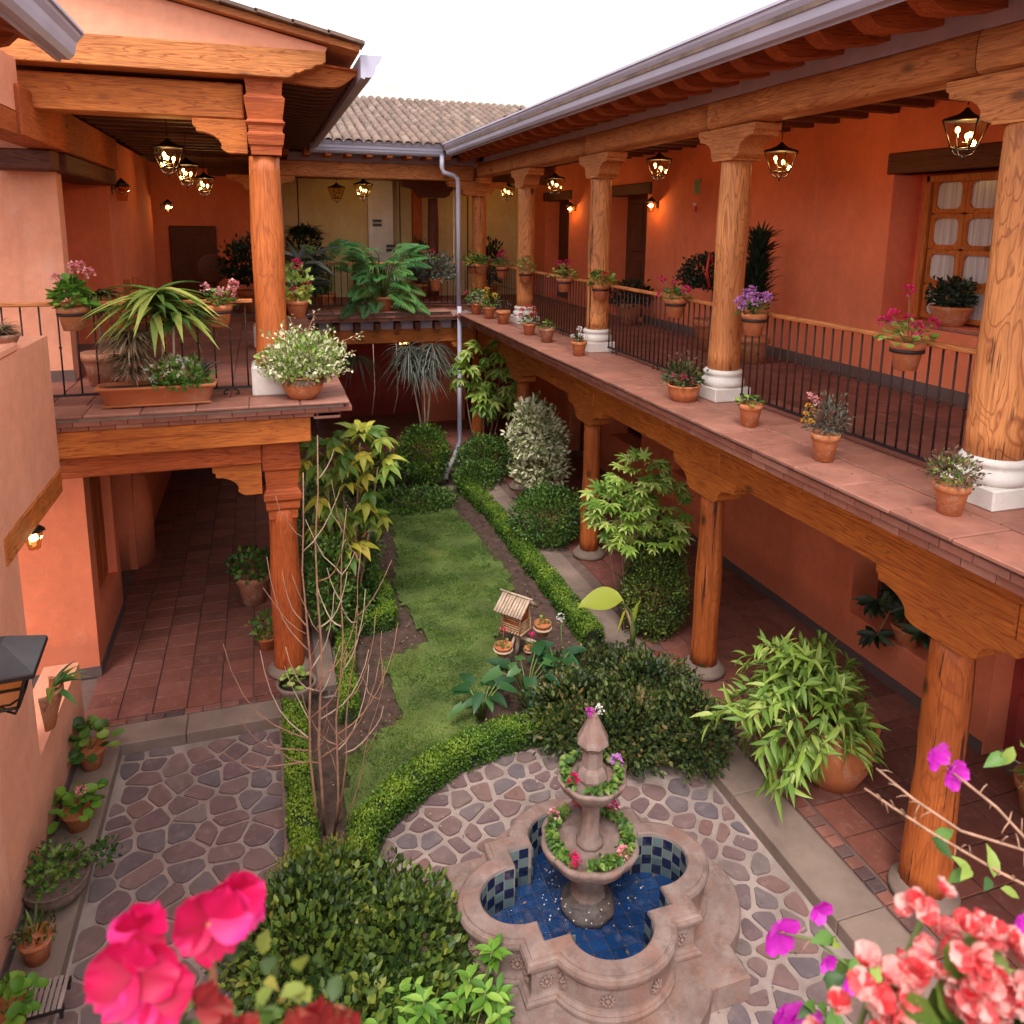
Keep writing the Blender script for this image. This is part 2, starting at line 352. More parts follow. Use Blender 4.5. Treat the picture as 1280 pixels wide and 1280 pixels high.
def obj(name, mb, mats, parent=None, loc=(0, 0, 0), rot=None, label=None, bevel=0, scale=None):
    o = link(name, mb.mesh(name, mats), parent, loc, rot, scale)
    if label: o['label'] = label
    if bevel:
        m = o.modifiers.new('bevel', 'BEVEL'); m.width = bevel; m.segments = 2; m.limit_method = 'ANGLE'
    return o
def tag(o, label, cat, group=None):
    o['label'] = label; o['category'] = cat
    if group: o['group'] = group
    return o
def thing(name, label, cat, loc=(0, 0, 0), rz=0, group=None):
    o = bpy.data.objects.new(name, None); C.objects.link(o); o.location = loc; o.rotation_euler = (0, 0, rz); o.empty_display_size = .1
    return tag(o, label, cat, group)
def struct(o): o['kind'] = 'structure'; return o
def dup(root, loc, rz=None, label=None, group=None, scale=None):
    def cp(o, p):
        c = o.copy(); C.objects.link(c); c.parent = p
        for ch in list(o.children): cp(ch, c)
        return c
    r = cp(root, None); r.location = loc
    if rz is not None: r.rotation_euler = (0, 0, rz)
    if scale: r.scale = (scale,) * 3
    if label: r['label'] = label
    if group: r['group'] = group
    return r

# leaves: numpy batches
def unit(a): return a / np.maximum(np.linalg.norm(a, axis=-1, keepdims=True), 1e-9)
def tmpl(seg, shape='oval'):
    if shape == 'disc':
        vs = [(0.5, 0, 0)]; n = 8
        for i in range(n):
            a = 2 * math.pi * i / n + math.pi; vs.append((.5 + .5 * math.cos(a), .5 * math.sin(a), .14 if i else .05))
        return np.array(vs), np.array([(0, 1 + i, 1 + (i + 1) % n) for i in range(n)])
    if seg == 1:
        return np.array([(0, 0, 0), (.45, -.5, .12), (1, 0, 0), (.45, .5, .12)]), np.array([(0, 1, 2), (0, 2, 3)])
    vs = [(0, 0, 0)]; fs = []
    for i in range(1, seg):
        u = i / seg; wd = {'oval': math.sin(math.pi * u ** .85), 'lance': math.sin(math.pi * u ** .65) ** .9, 'strap': min(1, 3.5 * u) * min(1, 2.2 * (1 - u) + .1), 'heart': (1 - u) ** .6 * (1.15 if i == 1 else 1.25)}[shape] * .5
        uu = u if shape != 'heart' or i > 1 else -.08
        vs += [(uu, -wd, .10), (u, 0, 0), (uu, wd, .10)]
    vs.append((1, 0, 0)); L = len(vs) - 1
    fs += [(0, 2, 1), (0, 3, 2)]
    for i in range(seg - 2):
        a = 1 + 3 * i; b_ = a + 3; fs += [(a, a + 1, b_ + 1), (a, b_ + 1, b_), (a + 1, a + 2, b_ + 2), (a + 1, b_ + 2, b_ + 1)]
    a = 1 + 3 * (seg - 2); fs += [(a, a + 1, L), (a + 1, a + 2, L)]
    return np.array(vs), np.array(fs)
class LB:
    def __init__(s): s.V = []; s.F = []; s.A = []; s.o = 0
    def add(s, P, D, N, L, W, droop=0, seg=1, shape='oval', var=None, fold=1.0):
        P = np.asarray(P, float).reshape(-1, 3); n = len(P)
        if n == 0: return s
        D = unit(np.broadcast_to(np.asarray(D, float), (n, 3))); N = np.broadcast_to(np.asarray(N, float), (n, 3))
        S = unit(np.cross(D, N) + 1e-6); N = unit(np.cross(S, D))
        L = np.broadcast_to(np.asarray(L, float), (n,)); W = np.broadcast_to(np.asarray(W, float), (n,)); dr = np.broadcast_to(np.asarray(droop, float), (n,))
        T, F = tmpl(seg, shape)
        u, wv, h = T[:, 0], T[:, 1], T[:, 2] * fold
        V = P[:, None] + D[:, None] * (u[None, :, None] * L[:, None, None]) + S[:, None] * (wv[None, :, None] * W[:, None, None]) + N[:, None] * (h[None, :, None] * W[:, None, None] * 2)
        V[..., 2] -= dr[:, None] * L[:, None] * (u[None] ** 2)
        if var is None: var = RNG.random(n)
        s.V.append(V.reshape(-1, 3)); s.F.append((F[None] + (np.arange(n) * len(T))[:, None, None]).reshape(-1, 3) + s.o)
        s.A.append(np.repeat(np.clip(var, 0, 1), len(T))); s.o += n * len(T); return s
    def mesh(s, name, mat, smooth=False):
        V = np.concatenate(s.V); F = np.concatenate(s.F); A = np.concatenate(s.A)
        me = bpy.data.meshes.new(name); me.vertices.add(len(V)); me.vertices.foreach_set('co', V.astype(np.float32).ravel())
        me.loops.add(len(F) * 3); me.loops.foreach_set('vertex_index', F.astype(np.int32).ravel())
        me.polygons.add(len(F)); me.polygons.foreach_set('loop_start', (np.arange(len(F)) * 3).astype(np.int32))
        me.attributes.new('v', 'FLOAT', 'POINT').data.foreach_set('value', A.astype(np.float32))
        me.materials.append(MATS[mat]); me.update(calc_edges=True)
        if smooth: me.polygons.foreach_set('use_smooth', [True] * len(F))
        return me
def lobj(name, lb, mat, parent=None, loc=(0, 0, 0), label=None, smooth=False, rot=None):
    o = link(name, lb.mesh(name, mat, smooth), parent, loc, rot)
    if label: o['label'] = label
    return o
def rdir(n, up=0.0):
    d = RNG.normal(size=(n, 3)); d[:, 2] += up; return unit(d)
def lumps(P, sc_=2.0, seed=0):   # cheap smooth noise
    x, y, z = (P * sc_ + seed).T
    return (np.sin(x * 2.1 + 1.3 * np.sin(y * 1.7 + z)) + np.sin(y * 2.3 + 1.1 * np.sin(z * 1.9 + x)) + np.sin(z * 2.7 + 1.2 * np.sin(x * 1.5 + y))) / 3
def bush_lb(n, rad, L, W, lump=.18, lsc=3.0, seed=0, seg=1, shape='oval', shell=.62, flat=.6, c=(0, 0, 0), droop=0, lb=None, up=.35, box=False):
    lb = lb or LB(); d = rdir(n)
    if box: d = d / np.max(np.abs(d), axis=1, keepdims=True) * .92 * (1 - .08 * RNG.random((n, 1)))
    k = 1 + lump * lumps(d * 1.0, lsc, seed) + .10 * lumps(d, lsc * 3.3, seed + 5) + .05 * RNG.normal(size=n); gp = (lumps(d, lsc * 4.5, seed + 9) > .55); k = np.where(gp, k * .84, k)
    r = (shell + (1 - shell) * RNG.random(n) ** .5) * k
    P = d * r[:, None] * np.array(rad)
    low = P[:, 2] < -rad[2] * flat; P[low, 2] = -rad[2] * flat * RNG.random(low.sum())
    P = P + np.array(c)
    D = unit(d * .9 + rdir(n) * .8 + np.array([0, 0, up])); N = unit(d + rdir(n) * .6 + np.array([0, 0, .6]))
    depth = np.clip((r / k - shell) / (1 - shell), 0, 1); var = np.clip(RNG.random(n) * .75 + .25 * lumps(P, 5, seed), 0, 1)
    return lb.add(P, D, N, L * (.7 + .6 * RNG.random(n)), W * (.7 + .6 * RNG.random(n)), droop, seg, shape, var)
def flower_heads(heads, mat, parent, name='flower_head', r=.045, n=34, pl=.022, loc=(0, 0, 0)):
    lb = LB(); 
    d = rdir(n, .35); lb.add(d * r * (.45 + .45 * RNG.random((n, 1))), unit(d + rdir(n) * .6), rdir(n, .5), pl, pl * .95, 0, 1)
    for i in range(3):
        cc = unit(RNG.normal(size=3) + np.array([0, 0, .6])) * r * .8
        for k in range(5):
            a = 2 * math.pi * k / 5; lb.add([cc], [(math.cos(a), math.sin(a), .4)], [(0, 0, 1)], pl, pl, 0, 1)
    me = lb.mesh(name, mat); out = []
    for h in heads:
        out.append(link(name, me, parent, h[:3], (random.uniform(-.4, .4), random.uniform(-.4, .4), random.uniform(0, 6)), (h[3] if len(h) > 3 else 1,) * 3))
    return out

# ================================================================ GROUND AND SETTING
ZC = -.12          # court level; galleries at 0; upper deck at 3.21
ZF = 3.21
def sheet(name, poly, z, mat, sub=None, kind='structure'):
    me = bpy.data.meshes.new(name); me.from_pydata([(x, y, z) for x, y in poly], [], [tuple(range(len(poly)))]); me.materials.append(MATS[mat])
    o = link(name, me); o['kind'] = kind; return o
sheet('ground', [(-300, -300), (300, -300), (300, 400), (-300, 400)], ZC - .30, 'earth')
pave = sheet('courtyard_pavement', [(-1.86, -1.0), (3.82, -1.0), (3.82, 15.84), (-1.86, 15.84)], ZC - .004, 'mortar')

def clip(poly, nx, ny, d):     # keep nx*x+ny*y<=d
    out = []
    for i in range(len(poly)):
        a, b_ = poly[i], poly[(i + 1) % len(poly)]; da = nx * a[0] + ny * a[1] - d; db = nx * b_[0] + ny * b_[1] - d
        if da <= 0: out.append(a)
        if da * db < 0:
            t = da / (da - db); out.append((a[0] + (b_[0] - a[0]) * t, a[1] + (b_[1] - a[1]) * t))
    return out
def flagstones(x0, x1, y0, y1, sp, skip, gap, seed, ax=1.0):
    rg = random.Random(seed); pts = []; tries = 0
    while tries < 9000:
        tries += 1; p = (rg.uniform(x0 - .3, x1 + .3), rg.uniform(y0 - .3, y1 + .3)); m = sp * rg.choice((.5, .7, .95, 1.1, 1.25))
        if all(((p[0] - q[0]) / ax) ** 2 + (p[1] - q[1]) ** 2 > (min(m, q[2]) if 1 else m) ** 2 for q in pts): pts.append((*p, m))
    for i, p in enumerate(pts):
        if not (x0 < p[0] < x1 and y0 < p[1] < y1) or skip(p[0], p[1]): continue
        poly = [(x0, y0), (x1, y0), (x1, y1), (x0, y1)]
        for q in sorted(pts, key=lambda q: (q[0] - p[0]) ** 2 + (q[1] - p[1]) ** 2)[1:16]:
            dx, dy = q[0] - p[0], q[1] - p[1]; L = math.hypot(dx, dy); nx, ny = dx / L, dy / L
            poly = clip(poly, nx, ny, nx * (p[0] + q[0]) / 2 + ny * (p[1] + q[1]) / 2 - gap * rg.uniform(.6, 1.5) / 2)
            if len(poly) < 3: break
        if len(poly) < 3: continue
        cx = sum(a[0] for a in poly) / len(poly); cy = sum(a[1] for a in poly) / len(poly)
        cut = []
        for k in range(len(poly)):
            a, b_, c_ = poly[k - 1], poly[k], poly[(k + 1) % len(poly)]; t = .2 + .1 * rg.random()
            for e in (a, c_): 
                L = math.hypot(e[0] - b_[0], e[1] - b_[1]); q = min(t * .8, .018 / max(L, 1e-6) + .05)
                cut.append((b_[0] + (e[0] - b_[0]) * q + rg.uniform(-.004, .004), b_[1] + (e[1] - b_[1]) * q + rg.uniform(-.004, .004)))
        n = len(cut); h = .006 + .006 * rg.random(); tilt = (rg.uniform(-.012, .012), rg.uniform(-.012, .012))
        if n < 5: continue
        vs = [(a - cx, b_ - cy, -.03) for a, b_ in cut] + [((a - cx) * .97, (b_ - cy) * .97, h + tilt[0] * (a - cx) + tilt[1] * (b_ - cy)) for a, b_ in cut]
        mb = MB(); mb.add(vs, [(k, (k + 1) % n, (k + 1) % n + n, k + n) for k in range(n)] + [tuple(range(n, 2 * n))])
        obj('stone', mb, 'flagstone', pave, (cx, cy, ZC))
# fountain centre
FX, FY = 2.03, 4.38
FQ = .84          # the basin is a little shallower than wide
def in_step(x, y, k=0): 
    dx, dy = x - FX, (y - FY) / FQ
    if max(abs(dx), abs(dy)) < .92 + k: return True
    return any(math.hypot(dx - a, dy - b_) < .76 + k for a, b_ in ((.5, 0), (-.5, 0), (0, .5), (0, -.5)))
ARC = [(.42, 5.25), (.61, 5.66), (.95, 5.95), (1.33, 6.19), (1.8, 6.38), (2.15, 6.44), (2.6, 6.40), (2.9, 6.25)]
def above_arc(x, y):
    for (a, b_), (c_, d) in zip(ARC, ARC[1:]):
        if a <= x <= c_: return y > b_ + (d - b_) * (x - a) / (c_ - a) + .1
    return y > 5.95 if x > 2.9 else (y > 5.25)
flagstones(-1.48, .02, 3.4, 7.53, .30, lambda x, y: False, .026, 3, 1.3)
flagstones(.35, 3.78, 2.9, 6.5, .25, lambda x, y: in_step(x, y, -.05) or above_arc(x, y) or (x < .9 and y < 4.7) or (x > 3.1 and y > 5.75), .036, 5, 1.15)

# planting bed soil, lawn
def grid_sheet(name, poly, z, mat, step=.12, amp=.02, kind='structure', smooth=True):
    xs = [p[0] for p in poly]; ys = [p[1] for p in poly]
    def inside(x, y):
        c_ = False
        for i in range(len(poly)):
            (a, b_), (d, e) = poly[i], poly[i - 1]
            if (b_ > y) != (e > y) and x < (d - a) * (y - b_) / (e - b_) + a: c_ = not c_
        return c_
    nx = int((max(xs) - min(xs)) / step) + 1; ny = int((max(ys) - min(ys)) / step) + 1; vi = {}; vs = []; fs = []
    def V(i, j):
        if (i, j) not in vi:
            x, y = min(xs) + i * step, min(ys) + j * step
            x += random.uniform(-.3, .3) * step; y += random.uniform(-.3, .3) * step
            vi[i, j] = len(vs); vs.append((x, y, z + amp * noise.noise(Vector((x * 2.3, y * 2.3, 0))) + amp * .7 * noise.noise(Vector((x * 9, y * 9, 3)))))
        return vi[i, j]
    for i in range(nx):
        for j in range(ny):
            if inside(min(xs) + (i + .5) * step, min(ys) + (j + .5) * step): fs.append((V(i, j), V(i + 1, j), V(i + 1, j + 1), V(i, j + 1)))
    mb = MB(); mb.add(vs, fs, 0, smooth); o = obj(name, mb, mat); o['kind'] = kind; return o, inside
BED = [(.02, 3.3), (.95, 3.3), (1.0, 4.4), (.55, 5.1)] + [(a, b_ + .03) for a, b_ in ARC[1:]] + [(3.2, 5.95), (3.8, 5.7), (3.8, 15.3), (.75, 15.3), (.62, 7.9), (.02, 7.75)]
grid_sheet('planting_soil', BED, ZC + .03, 'soil', .09, .045)
LAWN = [(.48, 5.85), (.55, 6.75), (1.22, 7.26), (1.14, 8.32), (1.76, 8.62), (1.58, 10.1), (1.85, 11.4), (1.95, 13.1), (3.1, 13.0), (3.22, 11.5), (3.25, 10.1), (3.05, 9.0), (2.55, 8.4), (2.55, 7.6), (1.95, 7.3), (1.9, 6.75), (2.1, 6.55), (1.3, 6.35)]
_, inl = grid_sheet('lawn', LAWN, ZC + .072, 'grass_ground', .08, .02)
lb = LB(); P = RNG.uniform((.3, 5.8, 0), (3.4, 13.2, 0), (170000, 3)); J = P + .05 * RNG.normal(size=P.shape); P = P[[inl(x, y) for x, y, _ in J]]
wear = lumps(P, 2.2, 4) + .5 * lumps(P, 7, 2); keep = RNG.random(len(P)) < np.clip(.95 - .45 * (wear > .45), .25, 1); P = P[keep]; wear = wear[keep]
P[:, 2] = ZC + .065; n = len(P)
lb.add(P, unit(np.c_[RNG.normal(size=(n, 2)) * .75, np.ones(n)]), rdir(n), .022 + .028 * RNG.random(n), .0065, .25, 1, var=np.clip(RNG.random(n) * .5 + .18 + .5 * wear + .25 * lumps(P, 16, 5), 0, 1), fold=.3)
o = lobj('grass', lb, 'grass_blade'); o['kind'] = 'stuff'
# soil clods and dry litter
mb = MB()
for i in range(900):
    x, y = random.uniform(.05, 3.75), random.uniform(3.4, 13)
    if inl(x, y) or (x > .9 and not above_arc(x, y)) or (x > 3 and y < 6.0): continue
    r = random.uniform(.006, .022); mb.lathe([(1e-4, -r * .6), (r, 0), (r * .7, r * .5), (1e-4, r * .7)], (x, y, ZC + .045), 5, 0, False)
o = obj('soil_clods', mb, 'soil'); o['kind'] = 'stuff'
lb = LB(); n = 700; P = RNG.uniform((.05, 5.6, ZC + .06), (3.7, 13, ZC + .07), (n, 3)); lb.add(P, unit(rdir(n) * [1, 1, .2]), (0, 0, 1), .03, .018, 0, 1)
o = lobj('fallen_leaves', lb, 'leaf_dry'); o['kind'] = 'stuff'

lb = LB(); n = 260; P = RNG.uniform((-1.45, 3.4, ZC + .016), (3.7, 7.4, ZC + .02), (n, 3)); P2 = RNG.uniform((3.85, 3, ZF + .006), (4.45, 13, ZF + .012), (160, 3)); P3 = RNG.uniform((-1.8, 7.9, .006), (.3, 11, .01), (60, 3)); P = np.concatenate([P, P2, P3]); n = len(P)
lb.add(P, unit(rdir(n) * [1, 1, .1]), (0, 0, 1), .012 + .02 * RNG.random(n), .012, 0, 1); o = lobj('scattered_petals', lb, 'leaf_redtip'); o['kind'] = 'stuff'
# kerbs: blocks of concrete
def block_run(name, x0, x1, y0, y1, z0, z1, L, along, parent=None, mat='concrete', lab=None, cat='kerb'):
    t = parent or bpy.data.objects.new(name, None)
    if parent is None: C.objects.link(t); t['kind'] = 'structure'
    a0, a1 = (y0, y1) if along == 1 else (x0, x1); n = max(1, round((a1 - a0) / L)); st = (a1 - a0) / n
    for i in range(n):
        if along == 1: m = MB().cham((x0, a0 + i * st + .003, z0), (x1, a0 + (i + 1) * st - .003, z1), .008)
        else: m = MB().cham((a0 + i * st + .003, y0, z0), (a0 + (i + 1) * st - .003, y1, z1), .008)
        obj('kerb_block', m, mat, t)
    return t
block_run('right_kerb', 3.82, 4.24, 1.2, 15.86, -.4, 0.0, 1.3, 1)
block_run('left_kerb', -1.85, -1.5, 3.0, 7.53, -.4, 0.0, 1.4, 1)
block_run('gallery_step', -1.85, .02, 7.535, 7.86, -.4, 0.0, 1.0, 0)
block_run('bed_edging', -.03, .02, 3.3, 7.53, -.4, -.03, 1.2, 1)
block_run('far_kerb', .6, 3.81, 15.45, 15.85, -.4, 0.0, 1.2, 0)
block_run('left_gallery_kerb', .40, .60, 7.95, 15.4, -.4, 0.0, 1.2, 1)

def tiles(name, x0, x1, y0, y1, z, sx, sy, mat, parent, gap=.012, th=.025, lim=10 ** 9, cond=None, off=False, pname='tile'):
    me = MB().cham((-sx / 2 + gap / 2, -sy / 2 + gap / 2, -th), (sx / 2 - gap / 2, sy / 2 - gap / 2, 0), .004).mesh(pname, mat)
    rest = MB(); c_ = 0; j = 0; y = y0
    while y < y1 - sy * .3:
        x = x0 + (sx / 2 if off and j % 2 else 0)
        while x < x1 - sx * .3:
            cx, cy = x + sx / 2, y + sy / 2
            if cond is None or cond(cx, cy):
                if c_ < lim:
                    link(pname, me, parent, (cx, cy, z + random.uniform(-.002, .002)), (random.uniform(-.003, .003), random.uniform(-.003, .003), random.choice((0, math.pi)) + random.uniform(-.006, .006)))
                else: rest.box((cx - sx / 2 + gap / 2, cy - sy / 2 + gap / 2, z - th), (cx + sx / 2 - gap / 2, cy + sy / 2 - gap / 2, z))
                c_ += 1
            x += sx
        y += sy; j += 1
    if rest.v: o = obj(pname, rest, mat, parent); o['kind'] = 'stuff'
cf = sheet('right_corridor_floor', [(4.24, 1.0), (6.7, 1.0), (6.7, 15.86), (4.24, 15.86)], -.022, 'mortar_dark')
tiles('t', 4.42, 6.46, 2.6, 15.8, -.002, .34, .38, 'floor_tile', cf, lim=215)
tiles('t', 4.26, 4.40, 2.6, 8.6, -.001, .13, .115, 'mosaic_tile', cf, gap=.01, pname='border_tile')
lf = sheet('left_corridor_floor', [(-4.2, 7.86), (.41, 7.86), (.41, 24), (-4.2, 24)], -.022, 'mortar_dark')
tiles('t', -1.93, .40, 7.98, 16, -.002, .33, .26, 'floor_tile', lf, lim=200, off=False)
tiles('t', -1.86, .40, 7.87, 7.97, -.001, .18, .10, 'mosaic_tile', lf, pname='border_tile')
ff = sheet('far_corridor_floor', [(.41, 15.86), (9, 15.86), (9, 24), (.41, 24)], -.022, 'mortar_dark')
tiles('t', .45, 6.6, 15.9, 20.5, -.002, .34, .30, 'floor_tile', ff, lim=0)

# ================================================================ BUILDING KIT
def wallmb(axis, p0, p1, a0, a1, z0, z1, ops=()):     # axis 0: wall in YZ plane between x=p0..p1; axis 1: XZ plane
    A = sorted({a0, a1} | {v for o in ops for v in o[:2] if a0 < v < a1}); Z = sorted({z0, z1} | {v for o in ops for v in o[2:] if z0 < v < z1})
    sol = [[not any(o[0] <= (A[i] + A[i + 1]) / 2 <= o[1] and o[2] <= (Z[j] + Z[j + 1]) / 2 <= o[3] for o in ops) for j in range(len(Z) - 1)] for i in range(len(A) - 1)]
    mb = MB()
    def q(pts):
        vs = [(p, a, z) if axis == 0 else (a, p, z) for (p, a, z) in pts]; mb.add(vs, [(0, 1, 2, 3)])
    S = lambda i, j: 0 <= i < len(sol) and 0 <= j < len(sol[0]) and sol[i][j]
    for i in range(len(sol)):
        for j in range(len(sol[0])):
            if not sol[i][j]: continue
            l, h, b_, t = A[i], A[i + 1], Z[j], Z[j + 1]
            q([(p0, l, b_), (p0, h, b_), (p0, h, t), (p0, l, t)]); q([(p1, l, b_), (p1, l, t), (p1, h, t), (p1, h, b_)])
            if not S(i - 1, j): q([(p0, l, b_), (p0, l, t), (p1, l, t), (p1, l, b_)])
            if not S(i + 1, j): q([(p0, h, b_), (p1, h, b_), (p1, h, t), (p0, h, t)])
            if not S(i, j - 1): q([(p0, l, b_), (p1, l, b_), (p1, h, b_), (p0, h, b_)])
            if not S(i, j + 1): q([(p0, l, t), (p0, h, t), (p1, h, t), (p1, l, t)])
    return mb
def zapata(L, h, steps=1):     # carved bracket outline (u along beam, z down from 0): stepped ogee ends
    half = [(L / 2, 0), (L / 2, -.06 * h / .3), (L / 2 - .03, -.075 * h / .3), (L / 2 - .03, -.11 * h / .3)]
    for i in range(7):
        t = i / 6; a = math.pi / 2 * t; half.append((L / 2 - .04 - (L * .22) * math.sin(a), -h * .38 - h * .42 * (1 - math.cos(a))))
    half += [(L * .25, -h * .84), (L * .25 - .015, -h * .90), (L * .20, -h * .97), (L * .17, -h)]
    return half + [(-x, z) for x, z in reversed(half)]
def log_shaft(h, r0, r1, seed=0, n=18, style='round'):
    mb = MB(); prof = []
    for i in range(15): 
        t = i / 14; prof.append((r0 + (r1 - r0) * t + .006 * math.sin(t * 9 + seed), h * t))
    if style == 'round': mod = lambda a, z: 1 + .022 * math.sin(3 * a + seed + z * .8) + .014 * math.sin(7 * a + z * 1.3 + seed * 2)
    elif style == 'split': mod = lambda a, z: (.86 if abs(((a + .3) % (math.pi / 2)) - .2) < .09 else 1.0) * (1 + .02 * math.sin(2 * a + seed))
    mb.lathe(prof, n=n if style == 'round' else 36, mod=mod); return mb

# ---------------------------------------------------------------- RIGHT WING
rw = thing('gallery_building', 'two-storey orange gallery wing running along the right side of the garden', 'building', (4.63, 9, 0))
RWI = Vector((-4.63, -9, 0))
def rp(name, mb, mat, **k): return obj(name, mb, mat, k.pop('parent', rw), k.pop('loc', RWI), **k)
COLY = [3.76, 6.99, 10.27, 13.52, 16.75]
XC = 4.63
# lower wall, X=6.45
lw = rp('wall', wallmb(0, 6.45, 6.95, 1.0, 20.5, 0, 3.0, [(5.5, 6.82, .55, 2.3), (3.75, 4.95, 0, 2.2), (10.2, 11.1, .95, 2.1), (12.2, 13.5, .95, 2.1), (14.6, 15.6, 0, 2.2)]), 'plaster_orange')
rp('baseboard', MB().box((6.435, 4.97, 0), (6.45, 14.6, .12)), 'baseboard_paint')
for (a, b_, z0, z1) in ((5.5, 6.82, .55, 2.3), (10.2, 11.1, .95, 2.1), (12.2, 13.5, .95, 2.1)):
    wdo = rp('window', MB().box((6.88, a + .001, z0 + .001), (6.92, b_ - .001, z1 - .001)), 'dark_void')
    fm = MB()
    for yy in (a + .03, (a + b_) / 2, b_ - .03): fm.box((6.83, yy - .03, z0 + .002), (6.878, yy + .03, z1 - .002))
    for zz in (z0 + .04, (z0 + z1) / 2, z1 - .04): fm.box((6.826, a + .002, zz - .03), (6.872, b_ - .002, zz + .03))
    obj('window_frame', fm, 'wood_dark_z', wdo)
# red panelled door (near)
dr = rp('door', MB().box((6.70, 3.76, 0), (6.76, 4.94, 2.19)), 'plaster_red', label='dark red panelled door')
for i in range(2):
    for j in range(3):
        obj('door_panel', MB().cham((6.672, 3.86 + i * .55, .12 + j * .68), (6.698, 4.30 + i * .55, .68 + j * .68), .02), 'plaster_red', dr)
dr = rp('door', MB().box((6.70, 14.61, 0), (6.76, 15.59, 2.19)), 'wood_dark_z')
for i in range(2): obj('door_panel', MB().cham((6.672, 14.7 + i * .45, .15), (6.698, 15.05 + i * .45, 2.0), .02), 'wood_dark_z', dr)
# lower ceiling / upper floor slab
rp('ceiling', MB().box((4.46, 1.0, 2.962), (6.95, 20.5, 3.134)), 'plaster_lavender')
for k in range(34):
    y = 1.6 + k * .48
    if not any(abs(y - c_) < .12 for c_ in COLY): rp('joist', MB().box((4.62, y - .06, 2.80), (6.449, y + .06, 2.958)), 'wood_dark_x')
# lower beams (two courses, in spliced lengths)
edges = [1.0] + [c_ + d for c_, d in zip(COLY, (-.45, -.3, -.35, -.3, 0))]; edges[-1] = 16.2
for a, b_ in zip(edges, edges[1:]): rp('beam', MB().cham((4.45, a + .003, 2.44), (4.80, b_ - .003, 2.69), .012), 'wood_y')
e2 = [1.0, 3.0, 5.4, 7.7, 11.0, 14.1, 16.2]
for a, b_ in zip(e2, e2[1:]): rp('beam', MB().cham((4.442, a + .004, 2.693), (4.80, b_ - .004, 2.958), .01), 'wood_y')
# ledge: brick courses and tiles
bk = MB().cham((0, -.1175, 0), (.40, .1175, .052), .004).mesh('brick', 'brick'); bks = MB().cham((0, -.1175, 0), (.40, .1175, .078), .004).mesh('brick', 'brick')
for k in range(58):
    y = 2.0 + k * .24
    if y < 15.7:
        link('brick', bks, rw, Vector((3.93, y, 3.005)) + RWI); 
        if k % 1 == 0: link('brick', bk, rw, Vector((3.88, y + .12, 3.085)) + RWI)
led = rp('ledge', MB().box((3.90, 1.0, 3.135), (4.84, 15.84, 3.178)), 'mortar', )
ytile = MB()
nl = 0
lt = MB().cham((-.235, -.235, -.03), (.235, .235, 0), .006).mesh('ledge_tile', 'ledge_tile')
for k in range(30):
    for j, x in enumerate((4.05, 4.54)):
        y = 1.6 + k * .485 + (.1 if j else 0)
        if y > 15.6: continue
        link('ledge_tile', lt, rw, Vector((x, y, ZF + random.uniform(-.003, .003))) + RWI, (random.uniform(-.004, .004), random.uniform(-.004, .004), random.uniform(-.01, .01)), (1, 1.015, 1))
# upper floor behind railing
uf = rp('upper_floor', MB().box((4.80, 1.0, 3.162), (6.95, 19.4, 3.19)), 'mortar_dark')
tm = MB().cham((-.163, -.163, -.02), (.163, .163, 0), .004).mesh('floor_tile', 'floor_tile')
rest = MB()
for j in range(52):
    for i in range(6):
        y = 2.5 + j * .335; x = 4.98 + i * .335
        if y < 12.8: link('floor_tile', tm, uf, (x, y, 3.203 + random.uniform(-.002, .002)), (0, 0, random.choice((0, math.pi / 2, math.pi))))
        elif y < 19.3: rest.box((x - .163, y - .163, 3.18), (x + .163, y + .163, 3.203))
o = obj('floor_tile', rest, 'floor_tile', uf); o['kind'] = 'stuff'
# upper wall X=6.95
rp('wall', wallmb(0, 6.95, 7.5, 1.0, 20.5, 3.16, 6.5, [(4.4, 7.32, 3.98, 5.62), (13.3, 14.9, 3.19, 5.6), (17.2, 18.8, 3.19, 5.6)]), 'plaster_orange')
rp('baseboard', MB().box((6.932, 1.0, 3.2), (6.95, 13.3, 3.33)), 'baseboard_paint')
rp('lintel', MB().cham((6.925, 2.6, 5.62), (7.2, 7.42, 5.86), .015), 'wood_dark_y')
rp('lintel', MB().cham((6.925, 13.15, 5.6), (7.2, 15.05, 5.82), .015), 'wood_dark_y')
rp('lintel', MB().cham((6.925, 17.05, 5.6), (7.2, 18.95, 5.82), .015), 'wood_dark_y')
# upper window with rounded panes, at X=7.35
def rrect(cx, cz, w_, h_, r=.07, n=4):
    pts = []
    for sx, sz, a0 in ((1, 1, 0), (-1, 1, 90), (-1, -1, 180), (1, -1, 270)):
        for i in range(n + 1):
            a = R(a0 + 90 * i / n); pts.append((cx + sx * (w_ / 2 - r) + r * math.cos(a), cz + sz * (h_ / 2 - r) + r * math.sin(a)))
    return pts
def framed_pane(cy, cz, w_, h_, parent, x):
    # frame cell with a rounded opening: ring between outer rect and rounded rect
    inn = rrect(cy, cz, w_ - .10, h_ - .10); n = len(inn); outp = []
    for (a, b_) in inn:
        dx, dz = a - cy, b_ - cz; k = max(abs(dx) / (w_ / 2), abs(dz) / (h_ / 2)); outp.append((cy + dx / k, cz + dz / k))
    mb = MB(); vs = [(x, a, b_) for a, b_ in outp] + [(x - .012, a, b_) for a, b_ in inn] + [(x + .035, a, b_) for a, b_ in inn]
    mb.add(vs, [(i, (i + 1) % n, (i + 1) % n + n, i + n) for i in range(n)] + [(i + n, (i + 1) % n + n, (i + 1) % n + 2 * n, i + 2 * n) for i in range(n)])
    obj('sash', mb, 'wood_z', parent)
    obj('pane', MB().add([(x + .02, a, b_) for a, b_ in inn], [tuple(range(n))]), 'pane_curtain', parent)
